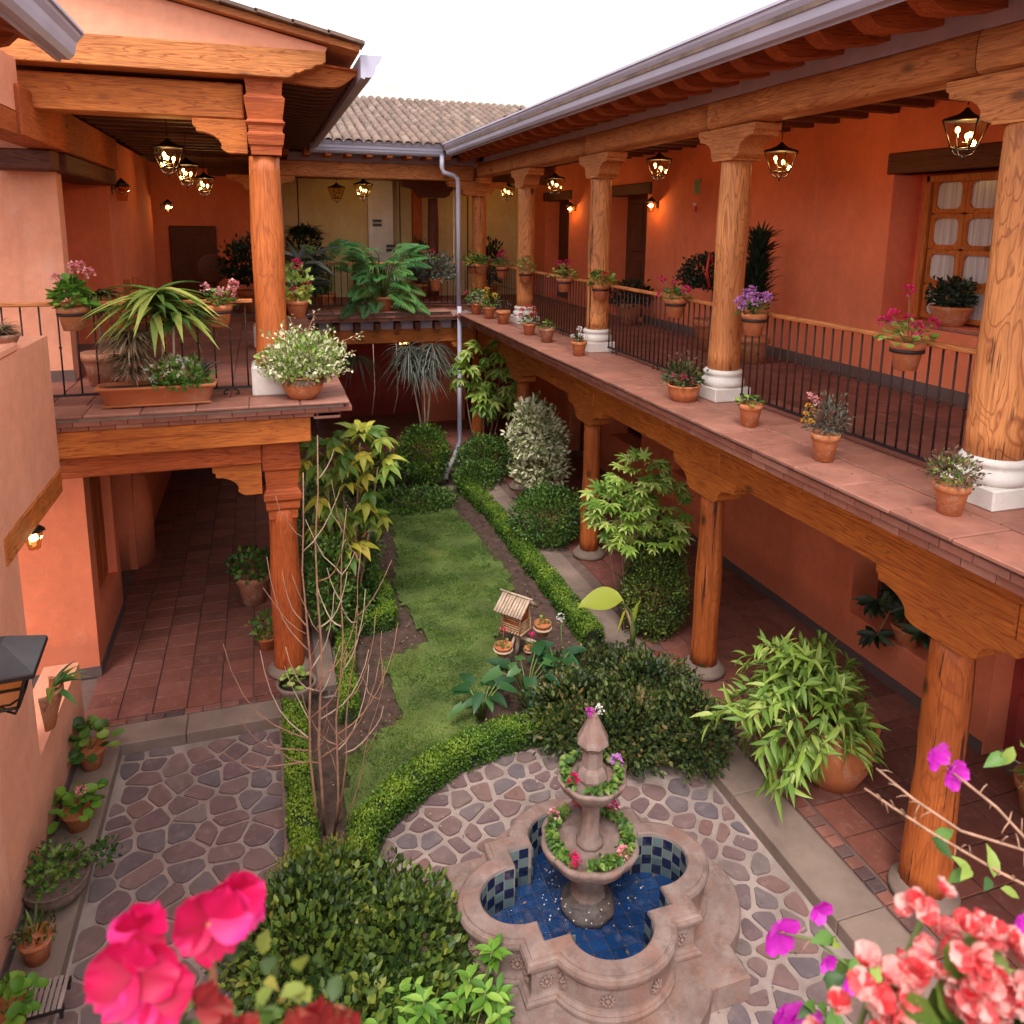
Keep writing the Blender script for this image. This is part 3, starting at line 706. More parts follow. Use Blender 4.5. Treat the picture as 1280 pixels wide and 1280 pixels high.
wn = rp('window', MB().box((7.33, 4.42, 4.0), (7.36, 7.05, 4.02)), 'wood_y', label='wooden window with rounded curtained panes')
for cx in (6.80, 6.355, 5.82, 5.375):
    for j in range(4): framed_pane(cx, 4.20 + j * .392, .44, .388, wn, 7.24)
obj('window_frame', MB().cham((7.2, 7.04, 3.985), (7.34, 7.12, 5.61), .01).cham((7.2, 6.045, 3.985), (7.34, 6.13, 5.61), .01).cham((7.2, 5.0, 5.60 - .08), (7.34, 7.1, 5.605), .01), 'wood_z', wn)
rp('window_sill', MB().cham((6.93, 4.38, 3.94), (7.40, 7.34, 3.975), .008), 'ledge_tile')
rp('wall', MB().box((7.37, 4.3, 3.9), (7.45, 7.5, 5.7)), 'plaster_orange')
# doors further along
for (a, b_) in ((13.3, 14.9), (17.2, 18.8)):
    d = rp('door', MB().box((7.32, a + .02, 3.19), (7.38, b_ - .02, 5.59)), 'wood_dark_z')
    for i in range(2):
        for j in range(2): obj('door_panel', MB().cham((7.295, a + .14 + i * .72, 3.35 + j * 1.15), (7.318, a + .66 + i * .72, 4.3 + j * 1.15), .02), 'wood_dark_z', d)
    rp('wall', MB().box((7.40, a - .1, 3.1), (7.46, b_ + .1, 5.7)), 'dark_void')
# columns
for i, y in enumerate(COLY):
    # lower
    r = .155 if i == 0 else .13
    st = 'round' if i in (0, 3, 4) else 'split'
    cl = rp('column', log_shaft(2.02, r + .02, r - .005, i * 2.1 + 1, style=st), 'wood_log' , loc=Vector((XC, y + .04 if i else y + .12, .10)) + RWI)
    obj('base', MB().lathe([(.25, -.10), (.25, -.06), (.235, -.04), (.20, -.02), (.18, .01)], (0, 0, 0), 22), 'concrete', cl)
    zp = zapata(1.25, .32); cy = y + (.12 if i == 0 else .04)
    rp('capital', MB().prism([(cy + u, 2.437 + z) for u, z in zp], 4.47, 4.77, 0), 'wood_y', bevel=.008)
    # upper
    cu = rp('column', log_shaft(2.15, .178 if i == 0 else .162, .158 if i == 0 else .152, i * 1.7, 22), 'wood_log_pale', loc=Vector((XC, y, 3.53)) + RWI)
    obj('base', MB().lathe([(.205, -.175), (.225, -.15), (.225, -.11), (.20, -.085), (.19, -.06), (.205, -.045), (.205, -.02), (.182, -.0)], (0, 0, 0), 26), 'limestone', cu)
    obj('plinth', MB().cham((-.215, -.215, -.32), (.215, .215, -.176), .01), 'limestone', cu)
    zp = zapata(1.15 if i == 0 else 1.0, .31)
    rp('capital', MB().prism([(y + u, 5.985 + z) for u, z in zp], 4.48, 4.78, 0), 'wood_pale_y', bevel=.008)
    obj('abacus', MB().box((-.17, -.17, 2.13), (.17, .17, 2.16)), 'wood_pale_y', cu)
# upper beam: squared logs spliced over the columns
e3 = [.8, 4.1, 7.3, 10.5, 13.85, 16.3]
for k, (a, b_) in enumerate(zip(e3, e3[1:])):
    mb = MB(); n = 14; ring = []
    for i in range(n):
        t = 2 * math.pi * i / n; c_, s_ = math.cos(t), math.sin(t); ring.append((math.copysign(abs(c_) ** .45, c_) * .165, math.copysign(abs(s_) ** .45, s_) * .147))
    m = 10; vs = []
    for j in range(m + 1):
        yy = a + .003 + (b_ - a - .006) * j / m; wv = .008 * math.sin(j * 1.3 + k); vs += [(4.62 + u * (1 + wv), yy, 6.135 + v * (1 + wv * 2) + .004 * math.sin(j * .9 + k * 2)) for u, v in ring]
    fs = [(j * n + i, j * n + (i + 1) % n, (j + 1) * n + (i + 1) % n, (j + 1) * n + i) for j in range(m) for i in range(n)] + [tuple(range(n)), tuple(m * n + i for i in range(n - 1, -1, -1))]
    mb.add(vs, fs, 0, True); rp('beam', mb, 'wood_pale_y')
# rafter tails, soffit, gallery ceiling, rafters
def tail_poly(L=.72, h=.16): # (x outwards, z) carved nose
    pts = [(0, 0), (L, .0), (L, -.035)]
    for i in range(6): 
        t = i / 5; pts.append((L - .02 - .22 * t, -.045 - (h - .06) * math.sin(t * math.pi / 2)))
    pts += [(L - .30, -h + .01), (L - .33, -h)] ; pts += [(0, -h)]
    return pts
def slope_z(x): return 6.47 + (x - 3.75) * .16
for k in range(33):
    y = 1.15 + k * .48
    if y > 15.6: break
    pts = [(4.50 - u, 6.585 - .16 * u + z) for u, z in tail_poly(.70, .215)]
    rp('rafter_tail', MB().prism(pts, y - .06, y + .06, 1) if False else MB().add([(p[0], y - .085, p[1]) for p in pts] + [(p[0], y + .085, p[1]) for p in pts],
       [(i, (i + 1) % len(pts), (i + 1) % len(pts) + len(pts), i + len(pts)) for i in range(len(pts))] + [tuple(range(len(pts))), tuple(range(2 * len(pts) - 1, len(pts) - 1, -1))]), 'wood_red_x')
    rp('rafter', MB().box((4.80, y - .06, 6.30), (6.949, y + .06, 6.44)), 'wood_dark_x')
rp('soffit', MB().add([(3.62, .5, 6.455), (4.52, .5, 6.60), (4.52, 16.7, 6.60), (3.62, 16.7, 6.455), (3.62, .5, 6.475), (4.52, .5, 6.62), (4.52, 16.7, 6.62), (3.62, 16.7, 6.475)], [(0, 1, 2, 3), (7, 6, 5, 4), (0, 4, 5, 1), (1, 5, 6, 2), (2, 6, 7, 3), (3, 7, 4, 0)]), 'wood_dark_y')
rp('frieze', MB().box((4.50, .8, 6.27), (4.56, 16.3, 6.60)), 'plaster_lavender')
rp('ceiling', MB().box((4.56, .5, 6.445), (7.5, 20.5, 6.50)), 'plaster_orange')
roof_pts = [(3.60, 6.50), (8.4, 7.94), (8.4, 7.86), (3.60, 6.43)]
rp('roof', MB().prism([(x, z + .03) for x, z in reversed(roof_pts)], .0, 15.7, 1), 'roof_tile')
# gutter profile (x, z)
GP = [(0, .20), (.015, .20), (.02, .03), (.06, .005), (.10, .03), (.135, .075), (.15, .13), (.175, .17), (.18, .205), (.20, .205), (.195, .165), (.17, .12), (.155, .06), (.11, .008), (.06, -.02), (0, .0)]
GP = [(0, .21), (.0, -.005), (.035, -.02), (.045, .0), (.10, .0), (.135, .035), (.15, .085), (.158, .125), (.19, .165), (.195, .19), (.215, .192), (.215, .215), (.185, .215), (.18, .18), (.145, .145), (.135, .06), (.10, .02), (.04, .015), (.015, .03), (.015, .21)]
def end_cap(parent, base, y, base_loc):
    hull = [(0, .21), (0, -.005), (.035, -.02), (.045, 0), (.10, 0), (.135, .035), (.15, .085), (.158, .125), (.19, .165), (.215, .192), (.215, .215)]
    return obj('end_cap', MB().prism([(base[0] + u, base[2] + z) for u, z in hull], y - .012, y, 1), 'gutter_metal', parent, base_loc)
def gutter(parent, base, p0, p1, along, sign, mats='gutter_metal', base_loc=Vector((0, 0, 0)), miter0=0, miter1=0):
    # along 1 = runs along Y, opening outwards to sign*X ; along 0 = runs along X, outwards sign*Y
    vs = []; n = len(GP)
    for end, mt in ((p0, miter0), (p1, miter1)):
        for (u, z) in GP:
            if along == 1: vs.append((base[0] + sign * u, end + mt * u, base[2] + z))
            else: vs.append((end + mt * u, base[1] + sign * u, base[2] + z))
    fs = [(i, (i + 1) % n, (i + 1) % n + n, i + n) for i in range(n)] + [tuple(range(n - 1, -1, -1)), tuple(range(n, 2 * n))]
    return obj('gutter', MB().add(vs, fs), mats, parent, base_loc)
gutter(rw, (3.765, 0, 6.365), .2, 15.765, 1, -1, base_loc=RWI, miter1=-1)
# railing
def railing(parent, off, axis, fixed, a0, a1, cols, mat='iron_brown', step=.112, ztop=4.18, z0=3.29, wood_top='wood_pale_y'):
    spans = []; s = a0
    for c_ in cols:
        if a0 < c_ < a1: spans.append((s, c_ - .17)); s = c_ + .17
    spans.append((s, a1))
    P = lambda a, z, d=0: (fixed + d, a, z) if axis == 1 else (a, fixed + d, z)
    bal = MB(); bal.tube([(0, 0, 0), (0, 0, ztop - z0 - .03)], .0088, 5); bal.sphere((0, 0, (ztop - z0) * .52), .016, 5, 0, (1, 1, .9)); bme = bal.mesh('baluster', mat)
    for (s, e) in spans:
        if e - s < .2: continue
        mb = MB()
        if axis == 1: mb.cham((fixed - .038, s, ztop - .03), (fixed + .038, e, ztop + .008), .008)
        else: mb.cham((s, fixed - .038, ztop - .03), (e, fixed + .038, ztop + .008), .008)
        hr = obj('handrail', mb, 'wood_pale_y' if axis == 1 else 'wood_pale_x', parent, off)
        mb = MB(); mb.box(*((fixed - .015, s, z0 - .015), (fixed + .015, e, z0 + .008)) if axis == 1 else ((s, fixed - .015, z0 - .015), (e, fixed + .015, z0 + .008)))
        for q in (s + .25, (s + e) / 2, e - .25):
            for sg in (-1, 1):
                pts = [P(q + sg * (.03 + .045 * (1 - math.cos(t * 5.2)) * .5), z0 - .05 + .028 * math.sin(t * 5.2 + .6), 0) for t in [i / 8 for i in range(9)]]
                mb.tube(pts, .007, 4)
        obj('bottom_rail', mb, 'iron', parent, off)
        n = int((e - s) / step); st = (e - s) / n
        for i in range(n): link('baluster', bme, parent, Vector(P(s + (i + .5) * st, z0)) + off, (0, 0, 0))
railing(rw, RWI, 1, 4.72, 1.9, 16.5, COLY)

# ---------------------------------------------------------------- FAR WING
fw = thing('gallery_building', 'far gallery wing with the tiled roof closing the end of the courtyard', 'building', (2.5, 16.65, 0))
FWI = Vector((-2.5, -16.65, 0))
def fp(name, mb, mat, **k): return obj(name, mb, mat, k.pop('parent', fw), k.pop('loc', FWI), **k)
fp('wall', wallmb(1, 19.6, 20.0, -4, 9, 3.0, 6.6, []), 'plaster_cream')
fp('wall', wallmb(1, 21.5, 22.0, -4, 9, 0, 3.0, [(1.2, 2.6, 0, 2.3)]), 'plaster_red', )
fp('wall', MB().box((3.75, 19.0, 0), (4.9, 19.4, 2.95)), 'plaster_orange')
fp('wall', MB().box((2.55, 19.35, 3.2), (3.15, 19.6, 6.3)), 'plaster_white', label='pale wall strip with two dark plaques')
for (x, z) in ((2.3, 5.03), (2.3, 4.93), (2.62, 4.42), (2.62, 4.32)): fp('plaque', MB().cham((x + .35, 19.325, z + .0), (x + .57, 19.349, z + .07), .004), 'plaque')
for x in (.9, 3.35, 4.25, 5.1): fp('wall_seam', MB().box((x, 19.585, 3.2), (x + .03, 19.6, 6.3)), 'wood_dark_z')
fp('ceiling', MB().box((.6, 16.42, 2.96), (4.45, 20, 3.10)), 'plaster_lavender')
fp('ceiling', MB().box((-2.0, 16.52, 6.40), (6.9, 20, 6.44)), 'wood_dark_x')
fp('upper_floor', MB().box((.6, 16.2, 3.11), (4.80, 20, 3.185)), 'floor_tile')
fp('ledge', MB().box((.84, 15.93, 3.135), (4.2, 16.9, 3.178)), 'mortar')
for k in range(13):
    x = .95 + k * .24; 
    fp('brick', MB().cham((x - .117, 15.96, 3.005), (x + .117, 16.3, 3.072), .004), 'brick'); fp('brick', MB().cham((x - .0, 15.91, 3.075), (x + .235, 16.3, 3.134), .004), 'brick')
for k in range(6):
    for j in range(2):
        fp('ledge_tile', MB().cham((.86 + k * .49, 15.86 + j * .48, 3.18), (1.34 + k * .49, 16.33 + j * .48, ZF), .006), 'ledge_tile')
fp('beam', MB().cham((.3, 16.25, 2.50), (4.44, 16.6, 2.79), .012), 'wood_x')
fp('frieze', MB().box((.8, 16.32, 2.79), (4.44, 16.4, 3.0)), 'plaster_lavender')
for k in range(9): fp('joist', MB().box((.95 + k * .42, 16.05, 2.80), (1.07 + k * .42, 17.0, 2.955)), 'wood_dark_y')
fp('beam', MB().cham((-.1, 16.5, 5.92), (4.44, 16.84, 6.23), .015), 'wood_pale_x')
for x in (.08,):
    cu = fp('column', log_shaft(2.15, .18, .16, 4, 20), 'wood_pale_z', loc=Vector((x, 16.67, 3.53)) + FWI); obj('plinth', MB().cham((-.25, -.25, -.32), (.25, .25, 0), .01), 'limestone', cu)
    fp('column', log_shaft(2.4, .17, .15, 2), 'wood_red_z', loc=Vector((x, 16.5, .05)) + FWI)
for x, z0, s in ((4.55, 5.915, -1), (.08, 5.915, 1)):
    fp('capital', MB().prism([(x + u, z0 + z) for u, z in zapata(1.3, .30)], 16.53, 16.81, 1), 'wood_pale_x')
for x, z0 in ((4.55, 2.495), (.08, 2.495)):
    fp('capital', MB().prism([(x + u, z0 + z) for u, z in zapata(1.3, .32)], 16.27, 16.57, 1), 'wood_x')
fp('ceiling', MB().box((-4.0, 20.301, 2.97), (9, 21.49, 3.0)), 'dark_void'); fp('wall', MB().box((9, 15.9, 0), (9.2, 22, 6.5)), 'plaster_orange'); fp('wall', MB().box((6.96, 20.5, 0), (8.99, 20.7, 6.4)), 'plaster_orange')  # unseen ceiling strip and end walls added to keep daylight out of the gallery
fp('wall', MB().box((1.25, 20.0, 0), (6.9, 20.2, 2.95)), 'plaster_red')
# inner row post with dark zapata
fp('column', log_shaft(2.3, .13, .12, 8), 'wood_dark_z', loc=Vector((3.95, 18.4, 3.3)) + FWI)
fp('capital', MB().prism([(3.95 + u, 5.98 + z) for u, z in zapata(1.5, .36)], 18.25, 18.55, 1), 'wood_dark_x')
fp('beam', MB().box((-1, 18.2, 5.985), (6.9, 18.6, 6.3)), 'wood_dark_x')
fp('column', MB().cham((3.62, 19.2, 3.2), (3.85, 19.4, 6.2), .01), 'wood_red_z')
fp('frieze', MB().box((.6, 16.60, 6.2), (4.6, 16.66, 6.56)), 'plaster_lavender')
for k in range(11): fp('rafter_tail', MB().box((.5 + k * .40, 15.95, 6.30), (.61 + k * .40, 16.66, 6.42)), 'wood_y')
fp('soffit', MB().add([(.2, 15.8, 6.44), (4.6, 15.8, 6.44), (4.6, 16.7, 6.60), (.2, 16.7, 6.60)], [(0, 1, 2, 3)]), 'wood_dark_x')
railing(fw, FWI, 0, 16.62, .45, 4.35, [], step=.13)
gutter(fw, (0, 15.965, 6.365), 1.0, 3.765, 0, -1, base_loc=FWI, miter0=0, miter1=-1)
# downpipe
dp = MB(); r_ = .048
dp.tube([(3.60, 15.86, 6.38), (3.60, 15.86, 6.15), (3.63, 15.90, 6.05), (3.85, 15.9, 5.99), (3.93, 15.9, 5.93), (3.95, 15.9, 5.8), (3.95, 15.88, 3.22)], r_, 10)
fp('downpipe', dp, 'gutter_metal')
dp = MB(); dp.tube([(3.94, 15.78, 3.3), (3.93, 15.72, 3.0), (3.90, 15.6, .75), (3.86, 15.45, .45), (3.62, 15.0, .22)], r_, 10); fp('downpipe', dp, 'gutter_metal')
dp = MB(); dp.tube([(3.63, 15.02, .225), (3.40, 14.6, .14), (3.34, 14.5, .08), (3.33, 14.47, -.02)], r_ * 1.15, 10); fp('spout', dp, 'pvc_white', label='short white plastic spout at the foot of the downpipe')
# roof slope and barrel tiles
fp('roof', MB().add([(-6, 15.78, 6.54), (9, 15.78, 6.54), (9, 21.0, 8.14), (-6, 21.0, 8.14), (-6, 21, 6.4), (9, 21, 6.4)], [(0, 1, 2, 3), (3, 2, 5, 4)]), 'mortar_dark')
t_ = MB(); n = 7; L = .50; vs = []
for e, (yy, rr) in enumerate(((0, .098), (L, .083), (L, .066), (0, .082))):
    for i in range(n): a = math.pi * i / (n - 1); vs.append((rr * math.cos(a), yy, rr * math.sin(a) * .9))
fs = []
for i in range(n - 1): fs += [(i, i + 1, n + i + 1, n + i), (3 * n + i, 2 * n + i, 2 * n + i + 1, 3 * n + i + 1), (i, 3 * n + i, 3 * n + i + 1, i + 1), (n + i, n + i + 1, 2 * n + i + 1, 2 * n + i)]
t_.add(vs, fs, 0, True); tme = t_.mesh('roof_tile', 'roof_tile'); ang = math.atan(1.6 / 5.22)
cnt = 0; rest = MB()
pan = MB(); 
for row in range(13):
    y = 15.70 + row * .415 * math.cos(ang); z = 6.545 + (y - 15.78) * 1.6 / 5.22
    xl = 1.1 + (y - 15.8) * .22; xr = 3.75 + (y - 15.8) * .63
    i = 0; x = .55
    while x < xr + .3:
        if x > xl - .1:
            if cnt < 290: link('roof_tile', tme, fw, Vector((x + random.uniform(-.006, .006), y, z + .012)) + FWI, (ang + .05 + random.uniform(-.01, .01), 0, random.uniform(-.02, .02))); cnt += 1
        x += .195
fp('parapet_wall', MB().box((-6, 21.005, 6.4), (12, 21.35, 8.62)), 'plaster_white', label='weathered whitewashed wall above the tiled roof')

# ---------------------------------------------------------------- LEFT WING
lwg = thing('gallery_building', 'left gallery wing with the wooden balcony corner and low orange piers', 'building', (-.5, 8.2, 0))
LWI = Vector((.5, -8.2, 0))
def lp(name, mb, mat, **k): return obj(name, mb, mat, k.pop('parent', lwg), k.pop('loc', LWI), **k)
XL = .08
# lower piers and walls
lp('wall', MB().box((-4.0, 8.87, 0), (-2.25, 9.1, 2.96)), 'plaster_orange')
lp('wall', wallmb(0, -2.25, -1.90, 8.87, 10.45, 0, 2.96, [(9.15, 10.25, .62, 2.45)]), 'plaster_orange')
wdo = lp('window', MB().box((-2.08, 9.16, .63), (-2.04, 10.24, 2.44)), 'wood_red_z', label='tall wooden shuttered window')
for k in range(4): obj('shutter_board', MB().cham((-2.04, 9.18 + k * .265, .65), (-2.0, 9.43 + k * .265, 2.42), .01), 'wood_red_z', wdo)
lp('wall', MB().box((-2.75, 10.45, 0), (-2.3, 11.7, 2.96)), 'plaster_orange')
lp('wall', MB().box((-2.75, 11.7, 0), (-1.90, 17.0, 2.96)), 'plaster_orange')
lp('wall', MB().lathe([(.42, 0), (.42, .9), (.35, 1.3), (.2, 1.5), (1e-3, 1.55)], (-2.12, 12.1, 0), 20), 'plaster_orange')
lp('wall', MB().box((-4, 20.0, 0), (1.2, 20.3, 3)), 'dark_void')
lp('wall', MB().box((-2.3, 17.0, 0), (-2.1, 20, 3)), 'plaster_orange')
lp('baseboard', MB().box((-4, 8.855, 0), (-1.888, 8.87, .12)).box((-1.90, 8.871, 0), (-1.886, 10.45, .12)), 'baseboard_paint')
lp('ceiling', MB().box((-4, 8.31, 2.965), (.27, 20, 3.10)), 'plaster_lavender')
for k in range(20): lp('joist', MB().box((-1.9, 8.6 + k * .5, 2.82), (-.1, 8.72 + k * .5, 2.963)), 'wood_dark_x')
# balcony front beam + second beam + side beams
lp('beam', MB().cham((-2.1, 8.02, 2.76), (.42, 8.30, 3.03), .012), 'wood_x')
lp('beam', MB().cham((-2.0, 8.16, 2.52), (-.08, 8.46, 2.757), .012), 'wood_red_x')
lp('beam', MB().cham((-.08, 8.47, 2.76), (.28, 16.4, 3.0), .012), 'wood_red_y')
lp('beam', MB().cham((-.05, 8.6, 2.50), (.26, 16.2, 2.757), .012), 'wood_red_y')
# balcony deck
lp('ledge', MB().box((-2.2, 7.93, 3.135), (.75, 15.9, 3.178)), 'mortar')
for k in range(12):
    x = -1.98 + k * .235; lp('brick', MB().cham((x - .115, 7.99, 3.033), (x + .115, 8.3, 3.082), .004), 'brick'); lp('brick', MB().cham((x + .0, 7.94, 3.085), (x + .231, 8.3, 3.134), .004), 'brick')
for k in range(32):
    y = 8.1 + k * .24; lp('brick', MB().cham((.45, y - .11, 3.005), (.72, y + .11, 3.07), .005), 'brick'); lp('brick', MB().cham((.45, y, 3.08), (.77, y + .22, 3.13), .005), 'brick')
for k in range(6): lp('ledge_tile', MB().cham((-2.13 + k * .49, 7.86, 3.18), (-1.645 + k * .49, 8.32, ZF), .008), 'ledge_tile')
for k in range(15): lp('ledge_tile', MB().cham((.33, 8.33 + k * .49, 3.18), (.81, 8.815 + k * .49, ZF), .008), 'ledge_tile')
uf = lp('upper_floor', MB().box((-3.2, 8.32, 3.14), (.33, 20, 3.19)), 'mortar_dark')
for i in range(8):
    for j in range(22): link('floor_tile', tm, uf, (-2.2 + i * .335, 8.52 + j * .335, 3.203), (0, 0, random.choice((0, math.pi / 2, math.pi))))
for k in range(5): lp('tile_upstand', MB().cham((-2.14, 7.9 + k * .19, 3.212), (-2.10, 8.07 + k * .19, 3.29), .004), 'ledge_tile')
lp('wall', MB().box((-4.3, 7.9, 0), (-4.1, 20, 6.4)), 'plaster_orange')  # unseen outer wall added to close the gallery off from daylight
# columns
for y in (8.5, 11.8, 15.0):
    cu = lp('column', log_shaft(2.12, .165, .155, y, 22), 'wood_log', loc=Vector((XL, y, 3.53)) + LWI)
    obj('base', MB().cham((-.22, -.22, -.32), (.22, .22, -.0), .02), 'limestone', cu)
    cl = lp('column', log_shaft(1.95, .17, .15, y + 1, 20), 'wood_red_z', loc=Vector((.11, y - .1, 0)) + LWI)
    obj('base', MB().lathe([(.24, 0), (.24, .04), (.2, .07), (.18, .09)], n=20), 'concrete', cl)
# carved block capitals at the corner
def carved_block(x0, x1, y0, y1, prof, name='capital', mat='wood_red_x', off=LWI):
    mb = MB(); vs = []
    for (z, k) in prof: vs += [(x0 - k, y0 - k, z), (x1 + k, y0 - k, z), (x1 + k, y1 + k, z), (x0 - k, y1 + k, z)]
    n = len(prof); fs = [(j * 4 + i, j * 4 + (i + 1) % 4, (j + 1) * 4 + (i + 1) % 4, (j + 1) * 4 + i) for j in range(n - 1) for i in range(4)]
    mb.add(vs, fs + [(3, 2, 1, 0), tuple((n - 1) * 4 + i for i in range(4))]); return lp(name, mb, mat, loc=off, bevel=.004)
carved_block(-.03, .24, 8.34, 8.62, [(5.66, -.0), (5.66, .01), (5.74, .015), (5.76, .03), (5.86, .045), (5.88, .025), (5.94, .03), (5.97, .055), (6.0, .03), (6.10, .045), (6.20, .06), (6.24, .03), (6.34, .04), (6.385, .05)], mat='wood_red_x')
carved_block(-.03, .26, 8.28, 8.52, [(1.85, -.0), (1.85, .005), (1.95, .01), (1.97, .03), (2.05, .03), (2.08, .05), (2.14, .05), (2.2, .02), (2.40, .03), (2.42, .05), (2.52, .05), (2.757, .04)], mat='wood_red_x')
def half_zap(L, h): return [(0, 0), (0, -h)] + [(x, z) for x, z in zapata(2 * L, h) if x <= 0] 
lp('bracket', MB().prism([(-.075 + u, 5.995 + z) for u, z in half_zap(.50, .32)], 8.42, 8.60, 1), 'wood_x')
lp('bracket', MB().prism([(-.09 + u, 2.515 + z) for u, z in half_zap(.48, .34)], 8.22, 8.44, 1), 'wood_x')
# upper beams
b1 = [(-2.6, 6.36), (.40, 6.36)] 
pts = [(-2.6, 6.655), (-2.6, 6.385), (.30, 6.385), (.36, 6.395), (.40, 6.43), (.44, 6.435), (.50, 6.47), (.56, 6.48), (.60, 6.52), (.66, 6.53), (.70, 6.56), (.70, 6.655)]
lp('beam', MB().prism(pts, 8.20, 8.48, 1), 'wood_pale_x', bevel=.012)
lp('beam', MB().cham((-2.6, 8.42, 6.0), (-.09, 8.70, 6.34), .015), 'wood_x')
lp('beam', MB().cham((-.06, 8.72, 6.0), (.24, 16.5, 6.32), .015), 'wood_red_y')
lp('beam', MB().cham((-2.25, 8.0, 5.72), (-1.93, 12.9, 6.16), .015), 'wood_red_y')
lp('beam', MB().cham((-2.2, 5.5, 5.71), (-1.96, 7.98, 5.93), .02), 'wood_red_y')
lp('wall', MB().box((-2.2, 6.4, 5.932), (-1.97, 8.15, 6.38)), 'plaster_light')
lp('corbel', MB().cham((-2.6, 9.3, 5.5), (-2.0, 9.6, 5.715), .02), 'wood_dark_x')
lp('lintel', MB().cham((-2.5, 9.74, 5.50), (-1.96, 12.85, 5.715), .02), 'wood_dark_y')
# upper walls
lp('wall', MB().box((-4.2, 9.7, 3.19), (-2.07, 9.95, 6.2)), 'plaster_light')
lp('wall', MB().box((-3.0, 9.95, 3.19), (-2.9, 12.75, 6.2)), 'plaster_light')
lp('wall', MB().box((-3.0, 12.75, 3.19), (-2.07, 17.6, 6.2)), 'plaster_orange')
lp('wall', MB().box((-3.0, 19.4, 3.19), (.5, 19.59, 6.3)), 'plaster_orange')
lp('wall', MB().box((-3.2, 17.6, 3.19), (-3.0, 19.4, 6.3)), 'plaster_orange')
lp('baseboard', MB().box((-4.2, 9.68, 3.19), (-2.05, 9.7, 3.33)).box((-2.07, 12.73, 3.19), (-2.05, 17.6, 3.33)), 'baseboard_paint')
d = lp('door', MB().box((-2.62, 9.97, 3.2), (-2.57, 11.0, 5.45)), 'wood_red_z')
for i in range(3): obj('door_board', MB().cham((-2.57, 10.0 + i * .33, 3.22), (-2.54, 10.31 + i * .33, 5.43), .008), 'wood_z', d)
lp('door_jamb', MB().cham((-2.62, 11.0, 3.2), (-2.50, 11.12, 5.48), .01), 'wood_pale_z')
lp('door', MB().cham((-1.95, 19.30, 3.2), (-.95, 19.395, 4.9), .02), 'wood_dark_z')
lp('ceiling', MB().box((-4, 8.5, 6.44), (.3, 19.6, 6.5)), 'wood_dark_y')
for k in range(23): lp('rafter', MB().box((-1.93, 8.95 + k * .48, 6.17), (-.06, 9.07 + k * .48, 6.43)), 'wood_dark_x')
# eave on the court side: carved tails, soffit, gutter
for k in range(28):
    y = 8.52 + k * .27
    if y > 15.6: break
    pts = [(.22 + u * 1.06, 6.60 - .09 * u + z) for u, z in tail_poly(.76, .20)]
    lp('rafter_tail', MB().add([(p[0], y - .05, p[1]) for p in pts] + [(p[0], y + .05, p[1]) for p in pts],
       [(i, (i + 1) % len(pts), (i + 1) % len(pts) + len(pts), i + len(pts)) for i in range(len(pts))] + [tuple(range(len(pts))), tuple(range(2 * len(pts) - 1, len(pts) - 1, -1))]), 'wood_dark_x' if k else 'wood_x')
lp('soffit', MB().prism([(.2, 6.60), (1.03, 6.53), (1.03, 6.55), (.2, 6.62)], 8.42, 15.9, 1), 'wood_red_y')
gutter(lwg, (1.03, 0, 6.43), 8.16, 15.9, 1, 1, base_loc=LWI); end_cap(lwg, (1.03, 0, 6.43), 8.158, LWI)
# gable pediment and roof slab with verge tiles
lp('wall', MB().prism([(-3.2, 6.657), (.70, 6.657), (.72, 6.70), (-.49, 6.955), (-3.2, 7.50)], 8.23, 8.40, 1), 'plaster_light')
def rz_(x): return 6.665 + (.99 - x) * .205
lp('roof', MB().prism([(1.02, rz_(1.02)), (1.02, rz_(1.02) + .06), (-4.5, rz_(-4.5) + .06), (-4.5, rz_(-4.5))], 8.12, 16.0, 1), 'wood_pale_x')
for k in range(16):
    x = 1.06 - k * .33; lp('verge_tile', MB().prism([(x, rz_(x) + .062), (x, rz_(x) + .095), (x - .35, rz_(x - .35) + .105), (x - .35, rz_(x - .35) + .072)], 8.02, 8.30, 1), 'roof_tile')
for k in range(20):
    for j in range(3): link('roof_tile', tme, lwg, Vector((1.0 - j * .4, 8.5 + k * .36, rz_(1.0 - j * .4) + .07)) + LWI, (0, .0, R(90)))
railing(lwg, LWI, 0, 8.42, -2.75, -.10, [], step=.155, ztop=4.21, z0=3.30)
railing(lwg, LWI, 1, .14, 8.75, 16.4, [11.8, 15.0], step=.13)

# ---------------------------------------------------------------- NEAR-LEFT BUILDING
nl = thing('house_wall', 'salmon plastered house front at the left edge with a low opening under a wooden lintel', 'building', (-1.85, 5, 0))
NLI = Vector((1.85, -5, 0))
def np_(name, mb, mat, **k): return obj(name, mb, mat, k.pop('parent', nl), k.pop('loc', NLI), **k)
np_('wall', wallmb(0, -2.15, -1.85, -1, 7.80, 0, 3.98, [(6.38, 7.81, .78, 2.74)]), 'plaster_light', bevel=.012)
np_('wall', MB().cham((-2.16, 5.0, 3.98), (-1.84, 6.9, 4.06), .02), 'plaster_light')
np_('lintel', MB().cham((-2.10, 6.1, 2.52), (-1.838, 7.78, 2.735), .01), 'wood_y')
np_('door_post', MB().cham((-2.12, 6.385, .78), (-1.93, 6.50, 2.515), .008), 'wood_dark_z')
np_('baseboard', MB().box((-1.85, 3, 0), (-1.835, 7.80, .10)), 'baseboard_paint')
